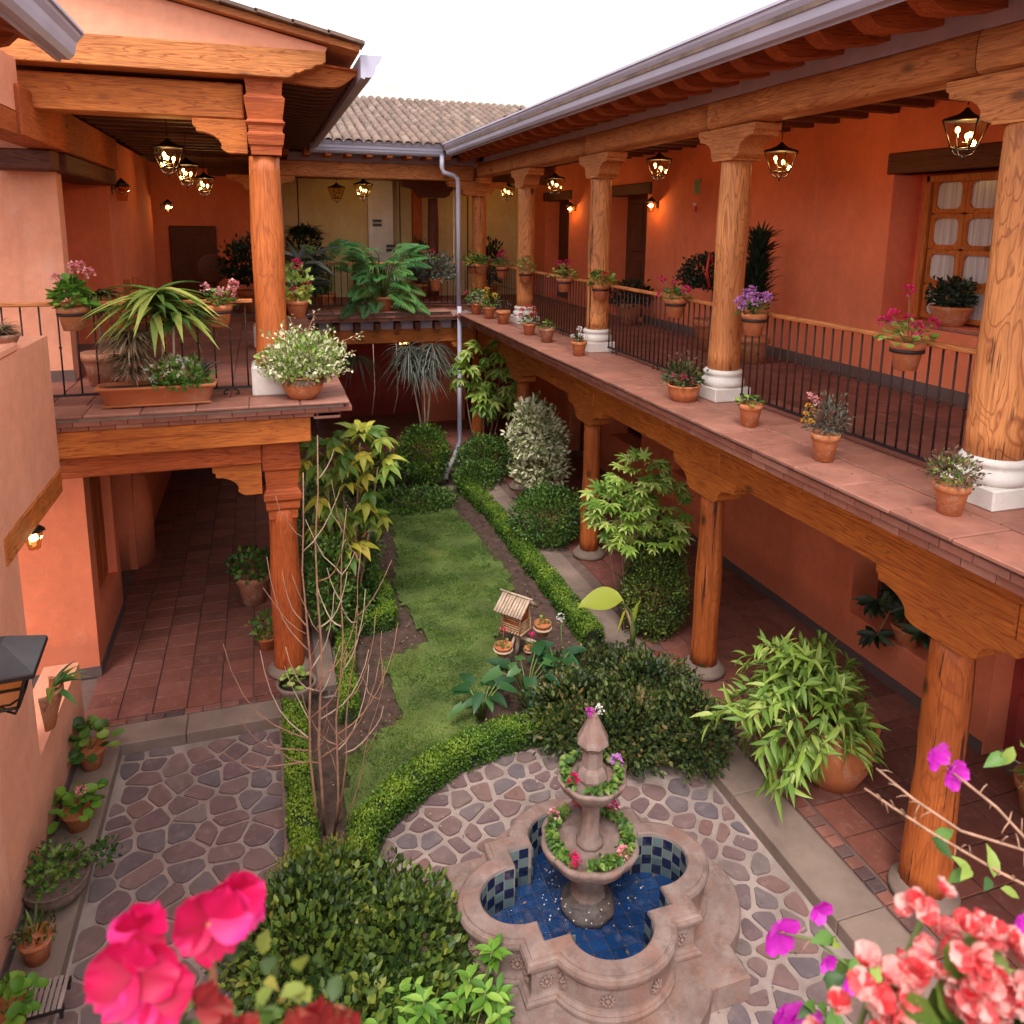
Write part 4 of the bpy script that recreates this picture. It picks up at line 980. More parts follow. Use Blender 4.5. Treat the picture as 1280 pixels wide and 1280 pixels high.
# eave of this building at the top left
np_('soffit', MB().prism([(-2.9, 6.6), (-1.42, 6.28), (-1.42, 6.30), (-2.9, 6.62)], 1, 6.95, 1), 'wood_red_y')
for k in range(12): np_('rafter_tail', MB().prism([(-2.6, 6.50), (-1.55, 6.27), (-1.62, 6.20), (-1.8, 6.15), (-2.6, 6.33)], 1.2 + k * .48, 1.3 + k * .48, 1), 'wood_red_x')
gutter(nl, (-1.42, 0, 6.20), 1.0, 6.95, 1, 1, base_loc=NLI); end_cap(nl, (-1.42, 0, 6.20), 6.965, NLI)
np_('roof', MB().prism([(-1.36, 6.405), (-1.36, 6.44), (-4, 7.05), (-4, 7.02)], 1.0, 7.0, 1), 'roof_tile')
# near wing balcony under the camera (its pots stand in front of the lens)
nw = thing('balcony', 'near balcony ledge and rail below the picture edge', 'balcony', (0, .3, 3.2))
obj('ledge', MB().cham((-1.8, -1.2, -.12), (4.2, .25, 0), .01), 'ledge_tile', nw)
obj('handrail', MB().cham((-1.2, -.06, .80), (3.2, .02, .84), .008), 'wood_pale_x', nw)
bal = MB().tube([(0, 0, .08), (0, 0, .8)], .007, 5).mesh('baluster', 'iron')
for k in range(36): link('baluster', bal, nw, (-1.15 + k * .12, -.02, 0))
obj('bottom_rail', MB().box((-1.2, -.035, .06), (3.2, -.005, .08)), 'iron', nw)

# ================================================================ FOUNTAIN
def quatre(s, d, r, n=30):
    """outline of a square (half side s) joined with four round lobes (centre distance d, radius r)"""
    pts = []
    # on the +x lobe side: square edge x=s from y=-s to where the circle leaves, then the circle
    yi = math.sqrt(max(0, r * r - (s - d) ** 2)); a0 = math.atan2(yi, s - d)
    side = [(s, -s)] + [(d + r * math.cos(a), r * math.sin(a)) for a in [-a0 + 2 * a0 * i / n for i in range(n + 1)]]
    for q in range(4):
        c_, s_ = math.cos(q * math.pi / 2), math.sin(q * math.pi / 2)
        pts += [(x * c_ - y * s_, (x * s_ + y * c_) * FQ) for x, y in side]
    return pts
def qloft(prof, mb=None, s=.60, d=.5, r=.42, flat=False):
    mb = mb or MB(); rings = [[(x, y, z) for x, y in quatre(s + o, d, r + o)] for o, z in prof]; n = len(rings[0]); vs = [p for rg in rings for p in rg]
    return mb.add(vs, [(j * n + i, j * n + (i + 1) % n, (j + 1) * n + (i + 1) % n, (j + 1) * n + i) for j in range(len(prof) - 1) for i in range(n)])
ft = thing('fountain', 'carved pink stone fountain with a quatrefoil basin and two flower filled bowls', 'fountain', (FX, FY, ZC))
mb = qloft([(.285, -.1), (.285, .18), (.27, .198), (.23, .20), (.02, .202)]); obj('step', mb, 'fountain_stone', ft)
mb = qloft([(.02, .19), (.035, .215), (.035, .235), (.02, .25), (.02, .258), (-.005, .268), (-.01, .285), (-.012, .42), (.0, .44), (.0, .45), (-.01, .46)]); obj('basin_wall', mb, 'fountain_stone', ft)
mb = qloft([(-.02, .455), (.01, .465), (.028, .48), (.03, .50), (.02, .525), (.008, .532), (.006, .528), (-.01, .53), (-.012, .54), (-.125, .545), (-.135, .535), (-.135, .46)]); obj('rim', mb, 'fountain_stone', ft)
mb = qloft([(-.136, .535), (-.136, .19)]); obj('inner_wall', mb, 'mortar', ft)
q = quatre(.60 - .12, .5, .42 - .12); obj('basin_bed', MB().add([(x, y, .185) for x, y in q], [tuple(range(len(q)))]), 'mortar_dark', ft)
q = quatre(.60 - .13, .5, .42 - .13); obj('water', MB().add([(x, y, .33) for x, y in q], [tuple(range(len(q)))]), 'water', ft)
bt = MB().cham((-.056, -.056, -.008), (.056, .056, 0), .003).mesh('tile', 'pool_tile')
def in_q(x, y, s, d, r): return max(abs(x), abs(y)) < s or any(math.hypot(x - a, y - b_) < r for a, b_ in ((d, 0), (-d, 0), (0, d), (0, -d)))
for i in range(-7, 8):
    for j in range(-6, 7):
        x, y = i * .117, j * .117
        if in_q(x, y / FQ, .49, .5, .32): link('tile', bt, ft, (x, y, .197))
mb = MB()
for k in range(60):
    a = random.uniform(0, 6.283); r_ = random.uniform(.2, .42); x, y = .05 + r_ * math.cos(a), .08 + r_ * math.sin(a) * .85
    if in_q(x, y / FQ, .44, .5, .26): mb.sphere((x, y, .333), random.uniform(.003, .007), 4)
o = obj('splash_drops', mb, 'limestone', ft); o['kind'] = 'stuff'
lb = LB(); P = np.array([(-.45, .1, .336), (.3, -.12, .336), (.42, .05, .336), (.1, -.48, .336), (-.2, -.2, .336), (-.5, -.05, .336)]); lb.add(P, rdir(6) * [1, 1, 0], (0, 0, 1), .04, .022, 0, 2); o = lobj('floating_leaves', lb, 'leaf_redtip', ft); o['kind'] = 'stuff'
# checker tiles round the inner wall
q = quatre(.60 - .1365, .5, .42 - .1365, 40); per = []; L = 0
for a, b_ in zip(q, q[1:] + q[:1]): per.append((L, a, b_)); L += math.hypot(b_[0] - a[0], b_[1] - a[1])
wt = [MB().box((-.038, -.004, -.038), (.038, 0, .038)).mesh('wall_tile', m) for m in ('dark_wall_tile', 'pale_wall_tile')]
N_ = 62
for k in range(N_):
    s_ = (k + .5) * L / N_
    for (l0, a, b_) in per:
        d_ = math.hypot(b_[0] - a[0], b_[1] - a[1])
        if l0 <= s_ <= l0 + d_ and d_ > 1e-5:
            t = (s_ - l0) / d_; x, y = a[0] + (b_[0] - a[0]) * t, a[1] + (b_[1] - a[1]) * t; ang_ = math.atan2(b_[1] - a[1], b_[0] - a[0])
            nx, ny = -math.sin(ang_), math.cos(ang_)
            for r_i in range(4): link('wall_tile', wt[(k + r_i) % 2], ft, (x + nx * .004, y + ny * .004, .235 + r_i * .079), (0, 0, ang_), (.96, 1, 1))
            break
# rosettes
rm = MB()
rm.sphere((0, -.008, 0), .016, 6)
for k in range(10):
    a = 2 * math.pi * k / 10; c_, s_ = math.cos(a), math.sin(a)
    rm.add([(c_ * .014, -.006, s_ * .014), (c_ * .034 - s_ * .011, -.012, s_ * .034 + c_ * .011), (c_ * .056, -.006, s_ * .056), (c_ * .034 + s_ * .011, -.012, s_ * .034 - c_ * .011), (c_ * .034, -.020, s_ * .034), (c_*.035,.004,s_*.035)],
           [(0, 1, 4), (1, 2, 4), (2, 3, 4), (3, 0, 4), (0, 5, 1), (1, 5, 2), (2, 5, 3), (3, 5, 0)], 0, False)
rme = rm.mesh('rosette', 'fountain_stone')
for qd in range(4):
    base = qd * math.pi / 2
    for a in (-1.25, -.42, .42, 1.25):
        x, y = .5 + .412 * math.cos(a), .412 * math.sin(a); X = x * math.cos(base) - y * math.sin(base); Y = x * math.sin(base) + y * math.cos(base)
        link('rosette', rme, ft, (X, Y * FQ, .355), (0, 0, math.atan2(math.sin(a + base) / FQ, math.cos(a + base)) + math.pi / 2))
    for (x, y, a) in ((.592, .49, 0), (.592, -.49, 0)):
        X = x * math.cos(base) - y * math.sin(base); Y = x * math.sin(base) + y * math.cos(base); link('rosette', rme, ft, (X, Y * FQ, .355), (0, 0, math.atan2(math.sin(a + base) / FQ, math.cos(a + base)) + math.pi / 2))
# pedestal and bowls (z relative to court; +.12)
octa = lambda k: (lambda a, z: 1 + k * math.cos(8 * a))
obj('pedestal', MB().lathe([(.20, .19), (.20, .24), (.17, .30), (.115, .34), (.105, .40), (.12, .46), (.13, .50), (.11, .53)], n=32, mod=octa(.02)), 'fountain_stone', ft, (.05, .08, 0))
scal = lambda a, z: 1 + (.055 * abs(math.cos(4 * a)) if z > .5 else .0)
obj('bowl', MB().lathe([(.11, .515), (.15, .535), (.20, .58), (.27, .64), (.32, .70), (.335, .74), (.345, .765), (.33, .785), (.30, .775), (.285, .74), (.12, .735), (1e-4, .735)], n=64, mod=scal), 'fountain_stone', ft, (.05, .08, 0))
obj('column', MB().lathe([(.10, .73), (.10, .76), (.085, .78), (.07, .80), (.066, .92), (.068, 1.05), (.08, 1.09), (.06, 1.10)], n=24, mod=octa(.03)), 'fountain_stone', ft, (.05, .08, 0))
obj('bowl', MB().lathe([(.06, 1.06), (.10, 1.09), (.16, 1.15), (.21, 1.21), (.232, 1.26), (.24, 1.28), (.23, 1.295), (.21, 1.285), (.19, 1.265), (1e-4, 1.26)], n=64, mod=lambda a, z: 1 + (.06 * abs(math.cos(4 * a)) if z > 1.1 else 0)), 'fountain_stone', ft, (.05, .08, 0))
obj('finial', MB().lathe([(.11, 1.255), (.118, 1.29), (.10, 1.34), (.078, 1.37), (.074, 1.49), (.086, 1.515), (.118, 1.55), (.114, 1.57), (.036, 1.735), (.03, 1.76), (1e-4, 1.77)], n=8, smooth=False), 'fountain_stone', ft, (.05, .08, 0))
def ring_leaves(R_, z, n, hole, name, loc, seed=0):
    lb = LB(); a = RNG.random(n) * 6.283; a = a[(np.sin(a * 2.5 + seed) + .9) > 0]; n = len(a); r = R_ * (.75 + .3 * RNG.random(n))
    P = np.c_[np.cos(a) * r, np.sin(a) * r, z + .012 + .035 * RNG.random(n)]
    lb.add(P, unit(np.c_[np.cos(a), np.sin(a), RNG.random(n) * .6] + .7 * rdir(n)), np.c_[rdir(n)[:, :2] * .4, np.ones(n)], .058, .042, .35, 3, var=RNG.random(n) * .9); return lb
for (R_, z, zz, n) in ((.28, 0, .77, 420), (.19, 0, 1.285, 220)):
    t = thing('flowering_garland', 'ring of small leafy flowers filling the %s fountain bowl' % ('lower, wider' if zz < 1 else 'upper, smaller'), 'flowers', (FX + .05, FY + .08, ZC + zz))
    lobj('foliage', ring_leaves(R_, 0, n, .1, 'foliage', None, zz), 'leaf_mid', t)
    heads = [(R_ * 1.05 * math.cos(a), R_ * 1.05 * math.sin(a), .06, .9) for a in ((-2.35, -1.05, .55, 2.3, 1.5) if zz < 1 else (-2.7, .05))]
    flower_heads(heads[::2], 'petal_magenta', t, r=.05, n=26, pl=.026); flower_heads(heads[1::2], 'petal_pink' if zz < 1 else 'petal_lilac', t, r=.05, n=26, pl=.026)
t = thing('cut_flowers', 'one purple and one white blossom on the tip of the fountain', 'flowers', (FX + .05, FY + .08, ZC + 1.75))
flower_heads([(-.03, 0, .03, .65)], 'petal_purple', t); flower_heads([(.035, -.01, .045, .75)], 'petal_white', t)

# ================================================================ POTS AND POTTED PLANTS
def pot_mb(r, h, kind='plain'):
    mb = MB()
    if kind == 'plain': mb.lathe([(r * .62, 0), (r * .68, .01), (r * .92, h * .74), (r * .93, h * .75), (r * 1.02, h * .76), (r * 1.06, h), (r * .98, h), (r * .93, h * .9)], n=24)
    elif kind == 'bowl': mb.lathe([(r * .5, 0), (r * .6, .01), (r * .85, h * .35), (r * .98, h * .72), (r * 1.03, h * .8), (r * 1.08, h * .9), (r * 1.06, h), (r * .98, h), (r * .93, h * .85)], n=28)
    elif kind == 'urn': mb.lathe([(r * .55, 0), (r * .62, .02), (r * .88, h * .3), (r * 1.0, h * .6), (r * .98, h * .8), (r * .92, h * .88), (r * .98, h * .93), (r * 1.06, h * .97), (r * 1.05, h), (r * .95, h), (r * .9, h * .9)], n=32)
    elif kind == 'wave': mb.lathe([(r * .6, 0), (r * .75, .02), (r * .95, h * .5), (r * 1.0, h * .85), (r * 1.05, h * .9), (r * 1.05, h), (r * .96, h), (r * .92, h * .88)], n=48, mod=lambda a, z: 1 + .02 * math.sin(12 * a + z * 60))
    return mb
POTC = {}
def make_pot(t, r, h, kind='plain', mat='terracotta', z=0, ring=False):
    key = (kind, mat, round(r / h, 2))
    if key not in POTC: POTC[key] = (pot_mb(1, h / r, kind).mesh('pot', mat), MB().lathe([(1e-4, h / r * .90), (.93, h / r * .885)], n=16).mesh('soil', 'soil'))
    p = link('pot', POTC[key][0], t, (0, 0, z), (0, 0, random.uniform(0, 6)), (r, r, r)); link('soil', POTC[key][1], t, (0, 0, z), None, (r, r, r))
    if ring:
        mb = MB(); rr = r * 1.0; zz = z + h * .68
        mb.lathe([(rr * .97, zz - .012), (rr * 1.03, zz - .012), (rr * 1.03, zz + .012), (rr * .97, zz + .012)], n=24); mb.tube([(rr, 0, zz), (rr + .05, 0, zz + .02), (rr + .06, 0, zz + .07)], .006, 4)
        obj('ring_holder', mb, 'iron', t)
    return p
def geranium(t, r, z, n=70, Rf=.16, Hf=.16, heads=(), pm='petal_red', lm='leaf_mid', hr=.042, leafL=.055, sharp=False):
    lb = LB(); d = rdir(n, .9); d[:, 2] = np.abs(d[:, 2]); P = d * np.array([Rf, Rf, Hf]) * (.35 + .65 * RNG.random((n, 1)) ** .5); P[:, 2] += z
    lb.add(P, unit(d * [1, 1, .25] + .5 * rdir(n)), unit(d * .5 + [0, 0, 1] + .4 * rdir(n)), leafL * (.7 + .6 * RNG.random(n)), leafL * (.7 + .5 * RNG.random(n)), .1, 1, 'disc'); lobj('foliage', lb, lm, t)
    mb = MB()
    for h in heads: mb.tube([(0, 0, z - .02), (h[0] * .4, h[1] * .4, z + (h[2] - z) * .55), h[:3]], .0035, 4)
    for k in range(4): a = k * 1.7; mb.tube([(0, 0, z - .04), (Rf * .5 * math.cos(a), Rf * .5 * math.sin(a), z + Hf * .6)], .005, 4)
    obj('stem', mb, 'stem_green', t)['kind'] = 'stuff'
    if heads: flower_heads(heads, pm, t, r=hr)
def bushy(t, z, rad, n, L, W, lm, c=(0, 0, 0), seed=1, seg=1, shape='oval', droop=0, up=.5, name='foliage', lump=.2, shell=.3, flat=.5):
    lobj(name, bush_lb(n, rad, L, W, lump, 3, seed, seg, shape, shell, flat, (c[0], c[1], z + rad[2] * .7 + c[2]), droop, up=up), lm, t)
def strap_tuft(t, z, n, L, W, lm, up=.6, droop=.6, seg=5, spread=1, name='foliage', c=(0, 0)):
    lb = LB(); a = RNG.random(n) * 6.283; e = up * (.4 + RNG.random(n)); D = unit(np.c_[np.cos(a) * spread, np.sin(a) * spread, e]); P = np.c_[c[0] + .02 * np.cos(a), c[1] + .02 * np.sin(a), np.full(n, z) + .05 * RNG.random(n)]
    lb.add(P, D, (0, 0, 1), L * (.6 + .5 * RNG.random(n)), W, droop * (.6 + .7 * RNG.random(n)), seg, 'strap'); return lobj(name, lb, lm, t)

GR = 'flower pots hung along the outside of the right balcony rail'
XRL = 4.55
hung = [ # Y, label, kind, petal, params
 (4.50, 'hanging clay pot of tall magenta geraniums, nearest on the right balcony rail', 'petal_magenta', dict(Rf=.20, Hf=.17, n=60, leafL=.05, lm='leaf_pale', heads=[(-.08, -.04, .60, 1.0), (-.13, .03, .40, 1.2), (-.03, -.10, .33, 1.2), (-.15, .10, .36, .9), (.05, -.16, .37, 1.0), (.02, .04, .38, .8)])),
 (6.40, 'hanging clay pot with a dense head of lilac geraniums beside the second column', 'petal_lilac', dict(Rf=.17, Hf=.15, n=60, leafL=.05, heads=[(-.1, .08, .34), (-.02, .12, .40), (-.1, -.06, .38), (-.04, 0, .44), (.02, -.12, .39), (-.1, -.14, .34), (-.12, .02, .28), (.04, .05, .37), (0, -.2, .38), (-.05, .2, .3)])),
 (7.92, 'hanging clay pot with three loose crimson geranium heads over the balusters', 'petal_magenta', dict(Rf=.18, Hf=.13, n=50, heads=[(-.06, .22, .42, 1.1), (0, .05, .40, .8), (0, -.22, .34, 1.3), (-.1, .18, .26, 1)])),
 (10.02, 'hanging clay pot with small scarlet geraniums in front of the third column', 'petal_red', dict(Rf=.22, Hf=.22, n=80, lm='leaf_bright', heads=[(-.05, .20, .42), (0, -.15, .36, 1.2)])),
 (11.40, 'hanging clay pot topped with deep pink geraniums between the third and fourth columns', 'petal_magenta', dict(Rf=.24, Hf=.22, n=80, lm='leaf_pale', heads=[(0, .24, .44, 1.2), (0, -.1, .46, 1.3), (-.02, .05, .42, 1)])),
 (13.30, 'hanging clay pot with a pale leafy plant on the face of the fourth column', 'petal_pink', dict(Rf=.22, Hf=.28, n=80, lm='leaf_pale', heads=[(0, .25, .40, 1.3), (0, .1, .50)])),
 (14.75, 'hanging clay pot with shocking pink geraniums beyond the fourth column', 'petal_magenta', dict(Rf=.24, Hf=.2, n=70, heads=[(0, .2, .42, 1.3), (0, -.1, .5, 1.2), (0, 0, .44, 1.2), (0, -.25, .38, 1)])),
 (16.0, 'hanging clay pot with plain green geranium leaves beside the downpipe', 'petal_red', dict(Rf=.28, Hf=.28, n=90, heads=[])),
]
for (y, lab, pm, kw) in hung:
    t = thing('potted_geranium', lab, 'flower pot', (XRL if y < 15.9 else 4.3, y, 3.97), 0, GR)
    make_pot(t, .118, .215, z=0, ring=True); t.rotation_euler.z = 0
    geranium(t, .12, .20, pm=pm, **kw)
# pots standing on the right ledge
GL = 'clay pots standing on the right ledge'
def ledge_pot(x, y, lab, r=.10, h=.20, kind='plain', mat='terracotta', cat='flower pot', name='potted_plant', g=GL, z=ZF + .004):
    t = thing(name, lab, cat, (x, y, z), 0, g); make_pot(t, r, h, kind, mat); return t
t = ledge_pot(4.14, 3.62, 'clay pot with a pinkish thin leaved shrub beside the nearest stone column base', .105, .20)
bushy(t, .18, (.17, .17, .14), 420, .035, .015, 'leaf_redtip', seed=3); bushy(t, .2, (.15, .15, .10), 130, .03, .018, 'leaf_pale', seed=5)
t = ledge_pot(4.14, 4.80, 'clay pot of succulent with yellow and pink blooms standing on the right ledge', .105, .22)
bushy(t, .2, (.17, .16, .17), 300, .05, .018, 'leaf_grey', seed=4); bushy(t, .24, (.17, .16, .18), 260, .035, .016, 'leaf_redtip', seed=8)
flower_heads([(-.12, .08, .42, .8), (-.15, .06, .36, .8), (-.13, .02, .31, .9), (-.06, .08, .38, .8), (-.14, .1, .30, .7)], 'petal_yellow', t, r=.03, pl=.02, n=20); flower_heads([(-.10, .10, .50, .9), (-.04, .10, .47, .8), (-.08, .04, .46, .7)], 'petal_pink', t, r=.03, pl=.02, n=20)
t = ledge_pot(4.20, 5.87, 'clay pot with a few low green leaves, standing alone on the right ledge', .105, .21); geranium(t, .1, .19, 26, .11, .08, leafL=.05, lm='leaf_mid')
t = ledge_pot(4.16, 6.98, 'wide ridged clay bowl with dark leaves and crimson flowers against the second column base', .165, .17, 'wave')
bushy(t, .16, (.20, .20, .13), 260, .06, .03, 'leaf_dark', seed=2); bushy(t, .22, (.2, .2, .17), 160, .035, .012, 'leaf_redtip', seed=6); flower_heads([(-.08, .06, .23), (.04, -.1, .22), (-.02, -.02, .25)], 'petal_magenta', t, r=.035)
t = ledge_pot(4.19, 9.88, 'small clay pot with white blooms in front of the third column base', .105, .20)
geranium(t, .1, .19, 16, .08, .06, lm='leaf_dark', heads=[(-.08, .05, .27, .8), (0, -.03, .30, .9), (.02, .06, .37, 1), (.07, -.08, .28, .8)], pm='petal_white', hr=.035)
t = ledge_pot(4.20, 11.2, 'faded clay pot with low green sprouts next to a red geranium', .12, .22, mat='terracotta_old'); geranium(t, .1, .2, 30, .13, .12, leafL=.055)
t = ledge_pot(4.19, 12.0, 'small clay pot of loose bright red geraniums on the far part of the right ledge', .105, .19)
geranium(t, .1, .18, 40, .15, .14, heads=[(-.1, .1, .40), (0, -.15, .34, 1.2), (0, .05, .45, 1.1), (-.08, .2, .30, 1), (.06, -.05, .42, 1)], pm='petal_red')
t = ledge_pot(4.20, 13.5, 'clay pot with sparse grey twigs on the far right ledge', .13, .24); bushy(t, .22, (.14, .14, .14), 80, .04, .012, 'leaf_grey')
t = ledge_pot(4.18, 14.35, 'clay pot with orange flowers near the corner of the ledge', .12, .22); bushy(t, .2, (.2, .2, .17), 160, .06, .03, 'leaf_mid'); flower_heads([(-.04, .05, .55, 1.3), (.08, -.1, .45, 1.3), (-.08, 0, .42, 1.2)], 'petal_yellow', t, r=.045)
t = ledge_pot(4.12, 15.1, 'clay pot with green leaves and one pink bloom at the ledge corner', .12, .22); geranium(t, .1, .2, 90, .25, .30, heads=[(-.2, 0, .42, 1.2)], pm='petal_magenta', leafL=.07)

# far ledge
t = ledge_pot(3.55, 16.3, 'grey leaved plant in a clay pot hung on the far rail near the downpipe', .14, .26, g='pots on the far ledge', z=3.6); bushy(t, .16, (.50, .32, .36), 620, .11, .035, 'leaf_grey', seed=5)
t = ledge_pot(2.95, 16.25, 'thin leaved plant in a clay pot on the far ledge', .13, .25, g='pots on the far ledge'); bushy(t, .2, (.2, .2, .2), 120, .08, .02, 'leaf_redtip')
t = thing('potted_geranium', 'pink geranium pot on the far rail left of the downpipe', 'flower pot', (3.35, 16.5, 4.0), 0, 'pots on the far ledge'); make_pot(t, .13, .22); geranium(t, .1, .2, 90, .32, .26, heads=[(.15, -.1, .42, 1.4), (.3, -.05, .30, 1.4), (-.05, -.1, .40, 1.1)], pm='petal_magenta', leafL=.08)
t = thing('potted_geranium', 'pink geranium pot on the far rail just right of the downpipe', 'flower pot', (4.32, 15.4, 3.98), 0, 'pots on the far ledge'); make_pot(t, .13, .22); geranium(t, .1, .2, 90, .28, .2, heads=[(.15, -.1, .3, 1.2)], pm='petal_magenta', leafL=.08)

# generic part-leaf placement: shared meshes, one object per leaf
def leaf_meshes(name, mat, seg, shape, k=5, droop=.3, fold=1.0, wl=.4, lo=.05, hi=.98):
    return [LB().add([(0, 0, 0)], [(1, 0, 0)], [(0, 0, 1)], 1.0, wl, droop * (.6 + .8 * i / k), seg, shape, [lo + (hi - lo) * i / max(1, k - 1)], fold).mesh(name, mat, True) for i in range(k)]
def place_leaves(parent, name, meshes, P, D, N, S, lim=250):
    for i, (p, d, n_, s) in enumerate(zip(P, D, N, S)):
        x = Vector(d).normalized(); y = Vector(n_).cross(x); y = y.normalized() if y.length > 1e-4 else Vector((0, 1, 0)); z = x.cross(y)
        o = link(name, meshes[(i * 7 + int(s * 1000)) % len(meshes)], parent); o.rotation_euler = Matrix((x, y, z)).transposed().to_euler(); o.location = p; o.scale = (s, s, s)
        if i >= lim: break

# planter box on the left balcony with dracaena, spiky tuft and flowers
t = thing('planter_box', 'long orange clay trough with spiky, drooping and white flowering plants on the left balcony', 'planter', (-1.02, 8.20, ZF + .004))
mb = MB(); prof = [(0, 0, .46, .12), (.012, .0, .47, .125), (.17, 0, .525, .155), (.175, 0, .545, .17), (.205, 0, .55, .172), (.205, 0, .52, .145), (.17, 0, .50, .13)]
vs = []
for (z, _, a, b_) in prof:
    for i in range(28):
        th = 2 * math.pi * i / 28; c_, s_ = math.cos(th), math.sin(th); vs.append((math.copysign(abs(c_) ** .35, c_) * a, math.copysign(abs(s_) ** .35, s_) * b_ , z))
mb.add(vs, [(j * 28 + i, j * 28 + (i + 1) % 28, (j + 1) * 28 + (i + 1) % 28, (j + 1) * 28 + i) for j in range(6) for i in range(28)] + [tuple(range(27, -1, -1))], 0, True)
obj('trough', mb, 'terracotta', t); obj('soil', MB().box((-.48, -.12, .15), (.48, .12, .175)), 'soil', t)
rp_ = MB().tube([(-.54, -.165, .19), (.54, -.165, .19)], .012, 6).tube([(-.49, -.135, .02), (.49, -.135, .02)], .012, 6); obj('rope_moulding', rp_, 'terracotta', t)['kind'] = 'stuff'
mb = MB(); mb.tube([(-.22, 0, .15), (-.20, 0, .35), (-.22, .0, .55), (-.2, 0, .72)], .018, 6); obj('trunk', mb, 'bark', t)
for zz, nn, L_ in ((.30, 60, .30), (.42, 80, .34), (.58, 90, .36), (.66, 90, .30)): strap_tuft(t, zz, nn * 2, L_, .017, 'leaf_dry', .5, .55, 4, 1, 'spiky_leaves', (-.22, 0))
mb = MB(); mb.tube([(.05, .05, .15), (.06, .05, .6), (.04, .05, 1.02)], .016, 6); mb.tube([(.1, .03, .15), (.16, .03, .5), (.18, .03, .85)], .013, 6); obj('trunk', mb, 'bark_pale', t)
ml = leaf_meshes('leaf', 'leaf_drac', 7, 'lance', 6, 1.0, 1.0, .21)
P = []; D = []; N = []; S = []
for (cx, cy, cz, n) in ((.04, .05, 1.03, 54), (.18, .03, .84, 34), (.02, -.03, .90, 26)):
    for k in range(n):
        a = random.uniform(0, 6.283); P.append((cx, cy, cz + random.uniform(-.06, .08))); D.append((math.cos(a), math.sin(a), random.uniform(.15, .9))); N.append((0, 0, 1)); S.append(random.uniform(.30, .48))
place_leaves(t, 'leaf', ml, P, D, N, S)
bushy(t, .14, (.28, .18, .19), 460, .07, .032, 'leaf_bright', (.22, -.06, 0), 3); bushy(t, .28, (.22, .16, .12), 130, .05, .035, 'leaf_varieg', (.18, -.08, 0), 4)
flower_heads([(.12, -.1, .40, 1), (.22, -.12, .42, 1.1), (.30, -.1, .40, 1), (-.02, -.12, .26, 1)], 'petal_white', t, r=.04)
strap_tuft(t, .28, 30, .26, .02, 'leaf_grey', .8, .3, 4, 1, 'spiky_leaves', (.42, 0))
# left rail pots
t = thing('potted_geranium', 'clay pot of pale pink geraniums hung on the left balcony rail', 'flower pot', (-1.73, 8.28, 3.96), 0, 'pots on the left rail'); make_pot(t, .135, .23, ring=True)
geranium(t, .13, .22, 110, .17, .26, heads=[(-.1, -.06, .50, 1.1), (.06, -.1, .60, 1.3), (.18, -.08, .55, 1.3), (.10, 0, .62, 1)], pm='petal_pink', lm='leaf_bright', leafL=.085)
t = thing('potted_geranium', 'clay pot of candy pink geraniums half behind the striped drooping plant', 'flower pot', (-.42, 8.28, 3.96), 0, 'pots on the left rail'); make_pot(t, .125, .22, ring=True)
geranium(t, .13, .2, 50, .16, .16, heads=[(-.12, -.06, .40, 1.1), (.02, -.1, .36, 1.1), (.15, -.05, .42, 1.3), (.12, 0, .34, 1.3), (.0, 0, .32, 1)], pm='petal_pink', lm='leaf_mid', leafL=.06)
t = thing('potted_plant', 'dark leafy pot plant behind the left balcony rail', 'potted plant', (-1.72, 9.4, 3.21)); make_pot(t, .2, .36, 'plain', 'terracotta_old'); obj('trunk', MB().tube([(0, 0, .3), (.02, 0, 1.0)], .02, 6), 'bark', t); strap_tuft(t, .95, 60, .36, .05, 'leaf_dark', .7, .7, 5)
strap_tuft(t, .8, 40, .36, .05, 'leaf_dark', .4, .7, 5)
t = thing('dry_grass_pot', 'dry grassy tuft on top of the parapet at the left picture edge', 'potted plant', (-1.98, 6.9, 4.0)); make_pot(t, .15, .12, 'bowl', 'terracotta_old'); strap_tuft(t, .1, 130, .26, .008, 'leaf_dry', 1.0, .7, 5); strap_tuft(t, .1, 50, .22, .014, 'leaf_dark', .9, .6, 4)
# corner bowl with variegated shrub
t = thing('potted_plant', 'round clay bowl overflowing with a variegated cream and green shrub on the left balcony corner', 'potted plant', (.36, 8.12, ZF + .004)); make_pot(t, .21, .24, 'urn')
bushy(t, .18, (.42, .32, .30), 1500, .052, .028, 'leaf_varieg', (.0, 0, 0), 5, seg=2, shell=.3, lump=.35); bushy(t, .18, (.40, .32, .30), 1100, .055, .032, 'leaf_pale', (0, 0, -.02), 7, seg=2)
mb = MB(); lbx = LB()
for (x, y, z) in ((.62, .0, .66), (.55, -.05, .48), (.50, -.2, .30), (-.1, 0, .82), (.15, .1, .86), (.45, .1, .50), (-.38, -.05, .30)):
    mb.tube([(0, 0, .22), (x * .5, y * .5, z * .8), (x, y, z)], [.006, .005, .003], 4); n = 26; tt = RNG.random(n) * .5 + .5; P = np.c_[x * tt, y * tt, .2 + (z - .2) * tt] + .025 * RNG.normal(size=(n, 3)); lbx.add(P, rdir(n, .3), (0, 0, 1), .045, .026, .1, 2)
obj('stem', mb, 'stem_red', t)['kind'] = 'stuff'; lobj('foliage', lbx, 'leaf_varieg', t)
lbx = LB(); n = 160; a = RNG.random(n) * 6.283; lbx.add(np.c_[.2 * np.cos(a), .2 * np.sin(a), .2 + .03 * RNG.random(n)], np.c_[np.cos(a), np.sin(a), -.6 + RNG.random(n) * .6], (0, 0, 1), .05, .024, .8, 2, var=RNG.random(n)); lobj('trailing_leaves', lbx, 'leaf_redtip', t)
